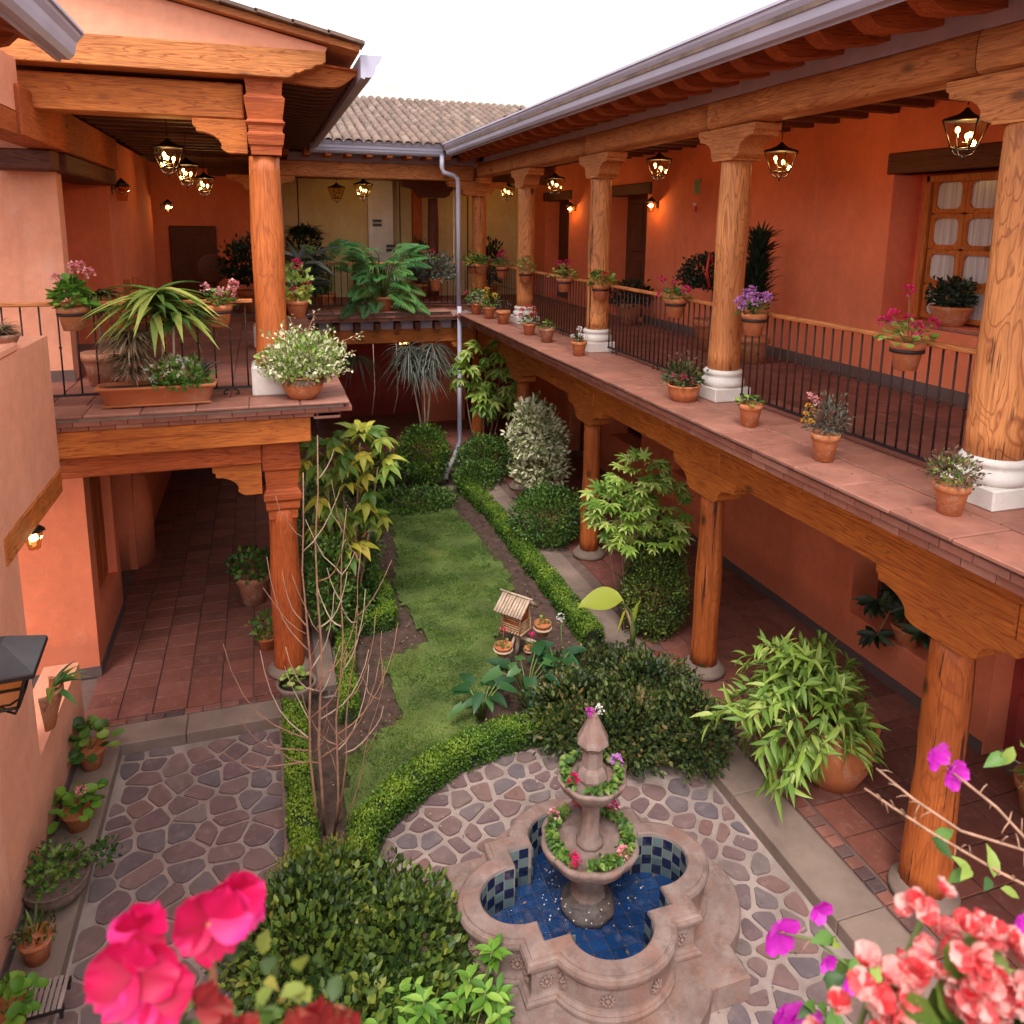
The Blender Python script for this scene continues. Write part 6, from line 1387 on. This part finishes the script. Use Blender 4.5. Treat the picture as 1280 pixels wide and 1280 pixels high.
for sx in (-.11, .11):
    for sy in (-.1, .1): obj('leg', MB().box((sx - .01, sy - .01, 0), (sx + .01, sy + .01, .05)), 'iron', t)
t = thing('wall_planter', 'lattice patterned clay wall pot with strap leaves hung on the left wall', 'wall planter', (-1.845, 6.62, .86))
mb = MB(); prof = [(.03, 0), (.06, .02), (.10, .2), (.135, .34), (.145, .36), (.14, .38), (.12, .37)]; n = 14; vs = []
for r_, z in prof:
    for i in range(n): a = -math.pi / 2 + math.pi * i / (n - 1); vs.append((r_ * math.cos(a), r_ * 1.15 * math.sin(a), z))
mb.add(vs, [(j * n + i, j * n + i + 1, (j + 1) * n + i + 1, (j + 1) * n + i) for j in range(6) for i in range(n - 1)], 0, True); obj('pot', mb, 'terracotta', t)
lat = MB()
for sg in (-1, 1):
    for k in range(-3, 9):
        pts = []
        for i in range(8):
            z = .03 + .3 * i / 7; u = k * .36 + sg * (z * 4.2) - (1.0 if sg > 0 else -.1); r_ = .035 + z * .31 + .004
            if -1.5 < u - .3 < 1.5: pts.append((r_ * math.cos(u - .3), r_ * 1.15 * math.sin(u - .3), z))
        if len(pts) > 1: lat.tube(pts, .0045, 4)
obj('lattice', lat, 'terracotta', t)['kind'] = 'stuff'
P = [(.06, 0, .36)] * 9; D = [(random.uniform(.1, 1), random.uniform(-1, 1), random.uniform(.1, .8)) for _ in P]; place_leaves(t, 'leaf', leaf_meshes('leaf', 'leaf_philo', 4, 'lance', 3, .6, 1, .24), P, D, [(0, 0, 1)] * 9, [.26] * 9)

# garden ornaments: bird houses, flower stand, stone basin
def birdhouse(lab, loc, s, rz):
    t = thing('birdhouse', lab, 'birdhouse', loc, rz, 'rustic twig birdhouses on the lawn')
    for sx in (-1, 1):
        for sy in (-1, 1): obj('post', MB().tube([(sx * .14 * s, sy * .12 * s, 0), (sx * .12 * s, sy * .10 * s, .34 * s)], .012 * s, 5), 'twig_wicker', t)
    obj('wall', MB().box((-.12 * s, -.09 * s, .02 * s), (.12 * s, .09 * s, .30 * s)), 'wood_red_z', t)
    for k in range(6):
        z = (.05 + k * .03) * s; obj('wall_stick', MB().tube([(-.15 * s, -.105 * s, z), (.15 * s, -.105 * s, z)], .010 * s, 5), 'twig_wicker' if k != 3 else 'wood_red_x', t)
    for k in range(8): x = (-.15 + k * .043) * s; obj('floor_stick', MB().tube([(x, -.13 * s, .02 * s), (x, .13 * s, .02 * s)], .014 * s, 5), 'twig_wicker', t)
    for k in range(6):
        z = (.04 + k * .022) * s; obj('wall_stick', MB().tube([(-.15 * s, .11 * s, z), (.15 * s, .11 * s, z)], .011 * s, 5), 'twig_wicker', t); obj('wall_stick', MB().tube([(.13 * s, -.11 * s, z), (.13 * s, .11 * s, z)], .011 * s, 5), 'twig_wicker', t)
    for k in range(10): 
        x = (-.19 + k * .042) * s
        for sy in (-1, 1): obj('roof_stick', MB().tube([(x, 0, .44 * s + random.uniform(-.01, .01) * s), (x, sy * .20 * s, .28 * s)], .021 * s, 5), 'bark_pale', t)
    obj('ridge', MB().tube([(-.24 * s, 0, .47 * s), (.24 * s, 0, .47 * s)], .014 * s, 5), 'bark_pale', t)
    return t
birdhouse('larger twig birdhouse with a slatted stick roof standing on the lawn', (2.70, 8.05, .26), .95, R(-52))
birdhouse('small twig birdhouse in the left bed by the box hedge', (1.05, 9.98, .22), .5, R(10))
t = thing('driftwood_stand', 'twisted driftwood stand carrying the birdhouse and flower pots', 'plant stand', (2.70, 8.0, Zb))
for pts in ([(0, .05, 0), (.03, .05, .2), (0, .05, .36)], [(-.18, -.35, 0), (-.2, -.25, .18), (-.1, -.1, .25), (0, .05, .3)], [(.35, -.1, .12), (.18, 0, .2), (0, .05, .28)], [(-.35, -.55, .0), (-.28, -.45, .12), (-.32, -.38, .22), (-.25, -.25, .27)], [(.12, -.5, .0), (.2, -.45, .06), (.16, -.42, .18)]):
    obj('limb', MB().tube(pts, [.032, .028, .02] + [.015] * (len(pts) - 3), 7), 'bark_pale', t)
for (x, y, z, lab, r_, h_, hd) in ((2.44, 7.72, .17, 'small clay pot with a red bloom in a ring on the driftwood stand', .10, .12, [(.0, .0, .30, .8)]), (3.02, 8.0, .17, 'small square clay pot beside the birdhouse', .10, .16, []), (2.76, 7.72, .12, 'small pot with a crimson bloom in front of the birdhouse', .06, .09, [(.02, 0, .24, .9)])):
    t = thing('potted_flower', lab, 'flower pot', (x, y, z)); make_pot(t, r_, h_); geranium(t, r_, h_, 10, .07, .05, heads=hd, pm='petal_magenta', leafL=.04)
    obj('ring', MB().lathe([(r_ * 1.05, h_ * .5), (r_ * 1.15, h_ * .5), (r_ * 1.15, h_ * .62), (r_ * 1.05, h_ * .62)], n=20), 'bark_pale', t)
t = thing('stone_planter', 'pinkish stone urn with pale leaves at the foot of the balcony post', 'planter', (.16, 7.72, 0)); make_pot(t, .19, .26, 'bowl', 'concrete'); geranium(t, .1, .24, 26, .13, .10, leafL=.08, lm='leaf_pale')
t = thing('dead_branch', 'grey forked dead branch lying at the left of the far lawn', 'branch', (1.35, 12.3, Zb + .06)); obj('limb', MB().tube([(-.5, .1, 0), (0, 0, .06), (.35, -.25, .03)], [.03, .04, .03], 6), 'bark_pale', t); obj('limb', MB().tube([(0, 0, .06), (-.1, .1, .3), (-.2, .1, .5)], [.03, .02, .015], 6), 'bark_pale', t)
for (x, y, lab) in ((1.28, 11.9, 'clay pot among the leaves near the dead branch'), (1.02, 13.3, 'clay saucer pot under the yellow leaved tree')):
    t = thing('potted_plant', lab, 'potted plant', (x, y, Zb)); make_pot(t, .16, .2); geranium(t, .1, .2, 20, .16, .12, leafL=.07)
t = thing('drain_basin', 'low stone drain basin under the white spout', 'basin', (3.0, 14.05, Zb))
obj('slab', MB().cham((-.42, -.12, 0), (.42, .06, .07), .01), 'concrete', t); obj('edge', MB().cham((-.4, .42, 0), (.34, .5, .14), .01), 'concrete', t); obj('edge', MB().cham((-.42, .06, 0), (-.34, .42, .1), .01), 'concrete', t)
t = thing('potted_plant', 'pot with round leaves on the left corridor floor behind the post', 'potted plant', (-.28, 10.2, 0)); make_pot(t, .22, .4, 'plain', 'terracotta_old'); bushy(t, .35, (.3, .3, .22), 240, .09, .06, 'leaf_mid')
t = thing('potted_plant', 'low green plant against the left post on the corridor floor', 'potted plant', (-.12, 8.95, 0)); make_pot(t, .12, .16); bushy(t, .14, (.2, .2, .18), 160, .07, .045, 'leaf_mid')
# furniture in the left upper gallery
t = thing('chair', 'dark wooden chair in the left upper gallery', 'chair', (-1.55, 11.6, 3.205), .3)
obj('seat', MB().cham((-.22, -.22, .43), (.22, .22, .46), .01), 'wood_red_x', t)
for sx in (-.2, .2):
    for sy in (-.2, .2): obj('leg', MB().box((sx - .02, sy - .02, 0), (sx + .02, sy + .02, .43 if sy < 0 else .5)), 'wood_red_z', t)
for k in range(4): obj('back_slat', MB().cham((-.20 + k * .105, .18, .46), (-.12 + k * .105, .20, 1.0 + .03 * (k % 2)), .005), 'wood_red_z', t)
t = thing('round_table', 'round dark wooden table tipped against the far wall of the left gallery', 'table', (-.95, 17.2, 3.2)); o = obj('tabletop', MB().lathe([(.29, -.02), (.30, 0), (.29, .02)], n=30), 'wood_dark_x', t, (0, 0, .85), (R(80), 0, R(10))); obj('leg', MB().tube([(0, 0, 0), (0, .1, .95)], .05, 8), 'wood_dark_z', t); obj('foot', MB().cham((-.3, -.06, 0), (.3, .06, .06), .01), 'wood_dark_x', t)
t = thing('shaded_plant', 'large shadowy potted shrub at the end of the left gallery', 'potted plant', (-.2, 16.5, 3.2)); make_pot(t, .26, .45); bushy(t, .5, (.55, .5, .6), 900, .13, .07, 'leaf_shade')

# ================================================================ LANTERNS AND SMALL FIXTURES
lampn = [0]
def lantern(lab, loc, s=1.0, hang=.4, lit=True, g='iron lanterns hanging in the galleries', roof=False, power=9, rz=.4, light=True):
    t = thing('hanging_lantern', lab, 'lantern', loc, rz, g); wt_, wb, h_ = .128 * s, .068 * s, .22 * s
    fm = MB(); top = [(wt_ * c_, wt_ * d_, 0) for c_, d_ in ((1, 1), (-1, 1), (-1, -1), (1, -1))]; bot = [(wb * c_, wb * d_, -h_) for c_, d_ in ((1, 1), (-1, 1), (-1, -1), (1, -1))]
    for i in range(4):
        fm.tube([top[i], bot[i]], .006 * s, 4); fm.tube([top[i], top[(i + 1) % 4]], .007 * s, 4); fm.tube([bot[i], bot[(i + 1) % 4]], .007 * s, 4)
        fm.tube([bot[i], (bot[i][0] * .7, bot[i][1] * .7, -h_ - .04 * s), (0, 0, -h_ - .06 * s)], .005 * s, 4)
    fm.tube([(0, 0, -h_ - .055 * s), (0, 0, -h_ - .09 * s)], .01 * s, 5)
    obj('frame', fm, 'iron', t)
    for i in range(4): obj('glass_pane', MB().add([top[i], top[(i + 1) % 4], bot[(i + 1) % 4], bot[i]], [(0, 1, 2, 3)]), 'glass', t)
    rm_ = MB(); rm_.lathe([(wt_ * 1.46, .0), (wt_ * 1.42, .010), (wt_ * .5, .050 * s), (wt_ * .25, .075 * s), (.012, .10 * s)], n=4, smooth=False, ph=math.pi / 4); obj('roof', rm_, 'lantern_sheet' if roof else 'iron', t)
    ch = MB(); ch.tube([(0, 0, .12 * s), (0, 0, .12 * s + hang)], .006, 5); obj('chain', ch, 'iron', t)
    cand = MB().tube([(0, 0, 0), (0, 0, .045 * s)], .010 * s, 6).mesh('candle', 'pvc_white'); bb = MB().sphere((0, 0, .055 * s), .019 * s, 6, 0, (1, 1, 1.35)).mesh('bulb', 'bulb_glow' if lit else 'glass')
    for k in range(3):
        a = k * 2.094; p = (.055 * s * math.cos(a), .055 * s * math.sin(a), -.17 * s + .045 * s * (k % 2)); link('candle', cand, t, p); link('bulb', bb, t, p)
    obj('crossbar', MB().tube([(-.06 * s, 0, -.17 * s), (.06 * s, 0, -.17 * s)], .005, 4), 'iron', t)
    if lit and light:
        l = bpy.data.lights.new('lantern_light', 'POINT'); l.energy = power; l.color = (1, .66, .32); l.shadow_soft_size = .03; lo = bpy.data.objects.new('lantern_light', l); C.objects.link(lo); lo.parent = t; lo.location = (0, 0, -.11 * s)
    return t
lantern('largest black iron lantern, lit, hanging at the upper right before the window', (5.65, 5.22, 5.90), 1.05, .5, True, power=7)
lantern('lit iron lantern half hidden behind the second upper column', (5.7, 7.72, 5.86), 1.05, .5, True)
lantern('lit iron lantern hanging between the second and third upper columns', (5.7, 10.6, 5.98), 1.05, .4, True)
lantern('small lit lantern between the third and fourth upper columns', (5.7, 14.9, 5.93), 1.1, .4, True)
lantern('distant lit lantern beside the corner column', (5.7, 18.1, 5.9), 1.1, .4, True)
lantern('nearest lit lantern of the row of three in the left gallery', (-.9, 9.35, 5.78), 1.0, .5, True)
lantern('middle lit lantern of the row of three in the left gallery', (-.9, 11.6, 5.75), 1.0, .5, True)
lantern('farthest lit lantern of the row of three in the left gallery', (-.9, 15.2, 5.76), 1.1, .5, True)
lantern('unlit lantern of the far gallery', (1.68, 18, 5.78), 1.1, .4, False)
lantern('lit lantern of the far gallery above the white wall strip', (2.26, 17.9, 5.86), 1.2, .3, True)
lantern('small lit lantern under the far balcony', (3.05, 17.4, 2.45), 1.0, .4, True, power=5)
def sconce(lab, loc, side, lit=True, s=1.0, power=6):
    t = thing('wall_sconce', lab, 'wall lamp', loc, 0, 'small lamps on the gallery walls')
    obj('bracket', MB().tube([(0, 0, 0), (side * .07, 0, .05), (side * .12, 0, 0)], .009, 5).cham((-.012, -.04, -.06), (.012, .04, .06), .004), 'iron', t)['kind'] = 'stuff'
    obj('shade', MB().lathe([(.035 * s, -.09 * s), (.06 * s, .03 * s)], (side * .13, 0, 0), 8), 'glass', t); obj('cap', MB().lathe([(.075 * s, .03 * s), (.02 * s, .08 * s), (.001, .1 * s)], (side * .13, 0, 0), 8), 'iron', t)
    obj('bulb', MB().sphere((side * .13, 0, -.02), .028 * s, 6), 'bulb_glow' if lit else 'glass', t)
    if lit: l = bpy.data.lights.new('lantern_light', 'POINT'); l.energy = power; l.color = (1, .6, .28); l.shadow_soft_size = .03; lo = bpy.data.objects.new('lantern_light', l); C.objects.link(lo); lo.parent = t; lo.location = (side * .2, 0, -.02)
    return t
sconce('lit wall lamp beside the doorway beyond the third upper column', (6.945, 12.9, 5.4), -1, True, 1.5)
sconce('lit wall lamp on the far end of the right gallery wall', (6.945, 16.8, 5.4), -1, True, 1.5)
sconce('dark unlit wall lamp on the left gallery pier', (-2.065, 13.1, 5.45), 1, False, 1.8)
sconce('small lit lamp under the wooden lintel at the left edge', (-2.03, 6.98, 2.42), 1, True, 1.3, 3)
sconce('lit lamp deep at the end of the left gallery', (-1.9, 17.65, 5.3), 1, True, 1.5)
t = thing('wall_notice', 'small green framed notice on the right gallery wall', 'sign', (6.94, 11.54, 5.66)); obj('frame', MB().cham((-.012, -.10, -.13), (.008, .10, .13), .004), 'twig_wicker', t); obj('panel', MB().cham((-.018, -.07, -.10), (-.0125, .07, .10), .002), 'sign_green', t)
t = thing('fire_alarm', 'small red alarm point below the green notice', 'alarm', (6.94, 11.58, 5.30)); obj('box', MB().cham((-.03, -.035, -.045), (.008, .035, .045), .005), 'alarm_red', t); obj('label', MB().box((-.033, -.02, .05), (0.0, .02, .10)), 'sign_white', t)
t = thing('conduit', 'thin white conduit running down between downpipe and wall', 'pipe', (4.1, 16.9, 3.2)); obj('pipe', MB().tube([(0, 0, 0), (0, 0, 3.0)], .012, 5), 'pvc_white', t)
# big wall lantern at the left edge
t = thing('wall_lantern', 'large iron wall lantern with a grey sheet roof at the left picture edge', 'lantern', (-1.50, 4.62, 2.57), R(4))
obj('roof', MB().lathe([(.30, 0), (.30, .012), (.06, .13), (.03, .135)], n=4, smooth=False, ph=math.pi / 4), 'lantern_sheet', t)
obj('roof_rim', MB().lathe([(.305, -.02), (.305, .0), (.29, .0), (.29, -.02)], n=4, smooth=False, ph=math.pi / 4), 'iron', t)
obj('finial', MB().lathe([(.02, .13), (.028, .15), (.014, .17), (.022, .19), (.01, .21), (.01, .25)], n=10), 'iron', t)
fm = MB(); a_, b2, h_ = .165, .10, .24
tp = [(a_ * c_, a_ * d_, -.02) for c_, d_ in ((1, 1), (-1, 1), (-1, -1), (1, -1))]; bo = [(b2 * c_, b2 * d_, -h_) for c_, d_ in ((1, 1), (-1, 1), (-1, -1), (1, -1))]
for i in range(4):
    fm.tube([tp[i], bo[i]], .009, 5); fm.tube([bo[i], bo[(i + 1) % 4]], .01, 5)
    fm.tube([bo[i], (bo[i][0] * .8, bo[i][1] * .8, -h_ - .045), (bo[i][0] * .3, bo[i][1] * .3, -h_ - .05), (0, 0, -h_ - .03)], .007, 5)
obj('frame', fm, 'iron', t)
for i in range(4): obj('glass_pane', MB().add([tp[i], tp[(i + 1) % 4], bo[(i + 1) % 4], bo[i]], [(0, 1, 2, 3)]), 'glass', t)
obj('bracket', MB().tube([(0, 0, .25), (.02, 0, .30), (-.02, 0, .33), (-.06, 0, .28), (-.15, 0, .24), (-.25, 0, .29), (-.34, 0, .27)], .011, 6), 'iron', t)
obj('back_plate', MB().cham((-.35, -.05, .12), (-.335, .05, .36), .004), 'iron', t)

# ================================================================ FOREGROUND FLOWERS (in pots on the near rail)
def petal_mesh(name, mat, L, W, cup=.5, ruffle=.12, v=.5, n=9):
    vs = []; fs = []; A = []
    for i in range(n):
        u = i / (n - 1)
        for j in range(n):
            s_ = (j / (n - 1) - .5) * 2; w_ = W * (math.sin(math.pi * min(1, u * .82 + .06)) ** .6) * .5; y = s_ * w_; x = L * (u - .10 * s_ * s_ * u)
            z = cup * L * (u * u * .5 + .35 * s_ * s_ * u) + ruffle * L * math.sin(s_ * 7 + u * 3) * u * u * .5; vs.append((x, y, z)); A.append(min(1, max(0, v + (.35 * u - .15) + .1 * math.sin(s_ * 5))))
    for i in range(n - 1):
        for j in range(n - 1): fs.append((i * n + j, (i + 1) * n + j, (i + 1) * n + j + 1, i * n + j + 1))
    mb = MB().add(vs, fs, 0, True); me = mb.mesh(name, mat); me.attributes.new('v', 'FLOAT', 'POINT').data.foreach_set('value', A); return me
def blossom(parent, loc, meshes, sizes, dirs, k=6):
    for i, (d, s_) in enumerate(zip(dirs, sizes)):
        x = Vector(d).normalized(); n_ = Vector((random.uniform(-.3, .3), -1, random.uniform(.2, .9))); y = n_.cross(x).normalized(); z = x.cross(y)
        o = link('petal', meshes[i % len(meshes)], parent, loc); o.rotation_euler = Matrix((x, y, z)).transposed().to_euler(); o.scale = (s_,) * 3
pmm = [petal_mesh('petal', 'petal_magenta', 1, 1.15, .45, .16, v) for v in (.1, .4, .75)]
def vary(loc, j=.006): return tuple(c + random.uniform(-j, j) for c in loc)
t = thing('cyclamen', 'out of focus magenta blossoms and reddish leaves at the lower left foreground', 'flowers', (-.055, .48, 3.75)); o0 = Vector((.055, -.48, -3.75))
make_pot(t, .12, .20)
for (c, s_, ds) in (((-.082, .393, 4.606), .040, [(-1, 0, .25), (-.6, 0, -.8), (.3, 0, -1), (.9, 0, -.3), (.2, 0, .9)]), ((-.078, .400, 4.622), .034, [(-.3, 0, 1), (.6, 0, .8), (-.8, .2, .3), (.1, -.2, -1)]), ((-.072, .388, 4.590), .036, [(.9, 0, .2), (.2, 0, -1), (-.7, 0, -.6)]),
                    ((-.044, .405, 4.614), .040, [(-.7, 0, .7), (.5, 0, .8), (1, 0, -.1), (.2, 0, -1), (-.8, 0, -.5)]), ((-.033, .408, 4.620), .036, [(.2, 0, 1), (1, 0, .3), (.6, 0, -.8)])):
    blossom(t, Vector(c) + o0, pmm, [s_ * random.uniform(.46, .62) for _ in ds], ds)
rl = [petal_mesh('leaf', 'petal_redleaf', 1, .8, .35, .25, v) for v in (.2, .5, .9)]
for (c, s_, ds) in (((.007, .366, 4.566), .034, [(.4, 0, 1), (-.4, 0, .9), (1, 0, .3)]), ((-.032, .37, 4.572), .026, [(-.2, 0, 1), (.7, 0, .6)]), ((.020, .362, 4.562), .026, [(.8, 0, .6), (.1, 0, 1)]), ((-.05, .38, 4.585), .028, [(.4, 0, .6), (.8, 0, -.4)])):
    blossom(t, Vector(c) + o0, rl, [s_ * .68] * len(ds), ds)
mb = MB()
for c in ((-.082, .393, 4.60), (-.044, .405, 4.612), (.007, .366, 4.566), (-.032, .37, 4.572)): mb.tube([(0, 0, .18), tuple((Vector(c) + o0) * .5 + Vector((0, 0, .15))), tuple(Vector(c) + o0)], .0022, 5)
obj('stem', mb, 'stem_red', t)['kind'] = 'stuff'
lbx = LB(); n = 46; P = np.array([(-.035, .40, 4.55)]) + RNG.normal(size=(n, 3)) * [.03, .012, .012] + np.array(o0); lbx.add(P, rdir(n, .6), (0, 0, 1), .016, .011, .2, 3); lobj('foliage', lbx, 'leaf_olive', t)
# coral-pink geranium
t = thing('potted_geranium', 'out of focus coral pink geranium heads at the lower right foreground', 'flowers', (.44, .50, 3.6)); o0 = Vector((-.44, -.50, -3.6)); make_pot(t, .13, .2)
pk = [petal_mesh('petal', 'petal_coral', 1, 1.1, .5, .2, v, 7) for v in (.05, .35, .7, .9)]
clusters = [((.443, .368, 4.506), .020, 9, .010), ((.392, .361, 4.456), .033, 20, .0125), ((.418, .350, 4.466), .022, 9, .012), ((.449, .342, 4.497), .022, 12, .011), ((.465, .335, 4.490), .024, 12, .012), ((.452, .329, 4.474), .020, 8, .011), ((.492, .312, 4.496), .026, 14, .012), ((.440, .331, 4.455), .020, 9, .013), ((.470, .320, 4.462), .02, 8, .012), ((.37, .365, 4.435), .022, 9, .012)]
mb = MB()
for (c, R_, nf, pl) in clusters:
    cc = Vector(c) + o0; mb.tube([(0, 0, .18), tuple(cc * .5 + Vector((0, 0, .16))), tuple(cc)], .0022, 5)
    for k in range(nf):
        d = Vector(rdir(1, .3)[0]); d.y = -abs(d.y) * .8; fc = cc + d * R_; 
        for q_ in range(6):
            a = q_ * 1.05; u_ = d.orthogonal().normalized(); v_ = d.cross(u_); dd = (u_ * math.cos(a) + v_ * math.sin(a)) + d * random.uniform(.25, .9)
            x = dd.normalized(); y = d.cross(x).normalized(); z = x.cross(y); o = link('petal', pk[(k + q_) % 4], t, fc); o.rotation_euler = Matrix((x, y, z)).transposed().to_euler(); o.scale = (pl * random.uniform(.8, 1.15),) * 3
obj('stem', mb, 'stem_green', t)['kind'] = 'stuff'
lbx = LB(); n = 80; P = np.array([(.445, .325, 4.435)]) + RNG.normal(size=(n, 3)) * [.04, .015, .018] + np.array(o0); lbx.add(P, rdir(n, .6), unit(np.array([(0, -.6, 1)])), .035, .035, .1, 1, 'disc'); lobj('foliage', lbx, 'leaf_mid', t)
# bougainvillea
t = thing('bougainvillea', 'thorny bougainvillea branches with magenta bracts reaching in at the lower right', 'climbing plant', (1.0, .5, 3.95)); o0 = Vector((-1.0, -.5, -3.95)); W_ = lambda p: Vector(p) + o0
brs = [[(1.02, .45, 4.05), (.867, .57, 4.21), (.843, .603, 4.214), (.802, .669, 4.225), (.775, .715, 4.236), (.756, .742, 4.246)], [(1.03, .46, 4.1), (.874, .595, 4.243), (.827, .65, 4.238), (.798, .701, 4.252), (.776, .745, 4.270)], [(1.02, .46, 4.12), (.890, .600, 4.240), (.868, .638, 4.272), (.853, .672, 4.285), (.842, .694, 4.293)],
       [(.9, .45, 3.95), (.70, .63, 4.06), (.64, .68, 4.10), (.605, .71, 4.094)], [(.85, .45, 3.9), (.66, .62, 4.02), (.60, .655, 4.03), (.578, .654, 4.037)]]
for b_ in brs:
    obj('branch', MB().tube([W_(p) for p in b_], [.003] + [.0018] * (len(b_) - 2) + [.0011], 6), 'twig_tan' if b_ in brs[:3] else 'stem_green', t)
    tw = MB()
    for i in range(1, len(b_) - 1):
        for q_ in range(3):
            p = W_(b_[i]).lerp(W_(b_[i + 1]), random.random()); d = Vector((random.uniform(-1, 1), random.uniform(-.5, .5), random.uniform(-1, 1))).normalized() * random.uniform(.008, .022); tw.tube([p, p + d * .6 + Vector((0, 0, .002)), p + d], [.001, .0008, .0005], 4)
    o = obj('thorns', tw, 'twig_tan', t); o['kind'] = 'stuff'
bp_ = [petal_mesh('bract', 'petal_purple', 1, 1.0, .35, .1, v, 7) for v in (.2, .5, .85)]
for (c, s_) in (((.838, .71, 4.304), .022), ((.846, .687, 4.289), .022), ((.850, .690, 4.296), .016), ((.605, .71, 4.096), .030), ((.657, .699, 4.123), .019), ((.578, .654, 4.040), .028), ((.60, .65, 4.03), .026), ((.66, .638, 4.079), .018), ((.837, .567, 4.183), .020), ((.64, .66, 4.09), .014)):
    for q_ in range(4):
        a = q_ * 1.7 + c[0] * 50; x = Vector((math.cos(a), -.15, math.sin(a))).normalized(); n_ = Vector((0, -1, .2)); y = n_.cross(x).normalized(); z = x.cross(y)
        o = link('bract', bp_[q_ % 3], t, W_(c)); o.rotation_euler = Matrix((x, y, z)).transposed().to_euler(); o.scale = (s_,) * 3
lms = leaf_meshes('leaf', 'leaf_mid', 4, 'oval', 3, .3, 1, .5)
P = []; D = []; N = []; S = []
for c in ((.797, .663, 4.216), (.815, .629, 4.206), (.833, .604, 4.203), (.907, .651, 4.334), (.661, .674, 4.106), (.688, .641, 4.102), (.609, .64, 4.05), (.63, .66, 4.075), (.68, .65, 4.09), (.86, .57, 4.19), (.70, .64, 4.07), (.9, .56, 4.17), (.64, .64, 4.05)):
    for q_ in range(3): P.append(tuple(W_(vary(c, .008)))); D.append((random.uniform(-1, 1), random.uniform(-.6, .2), random.uniform(-.9, .5))); N.append((0, -.6, 1)); S.append(random.uniform(.022, .036))
place_leaves(t, 'leaf', lms, P, D, N, S)
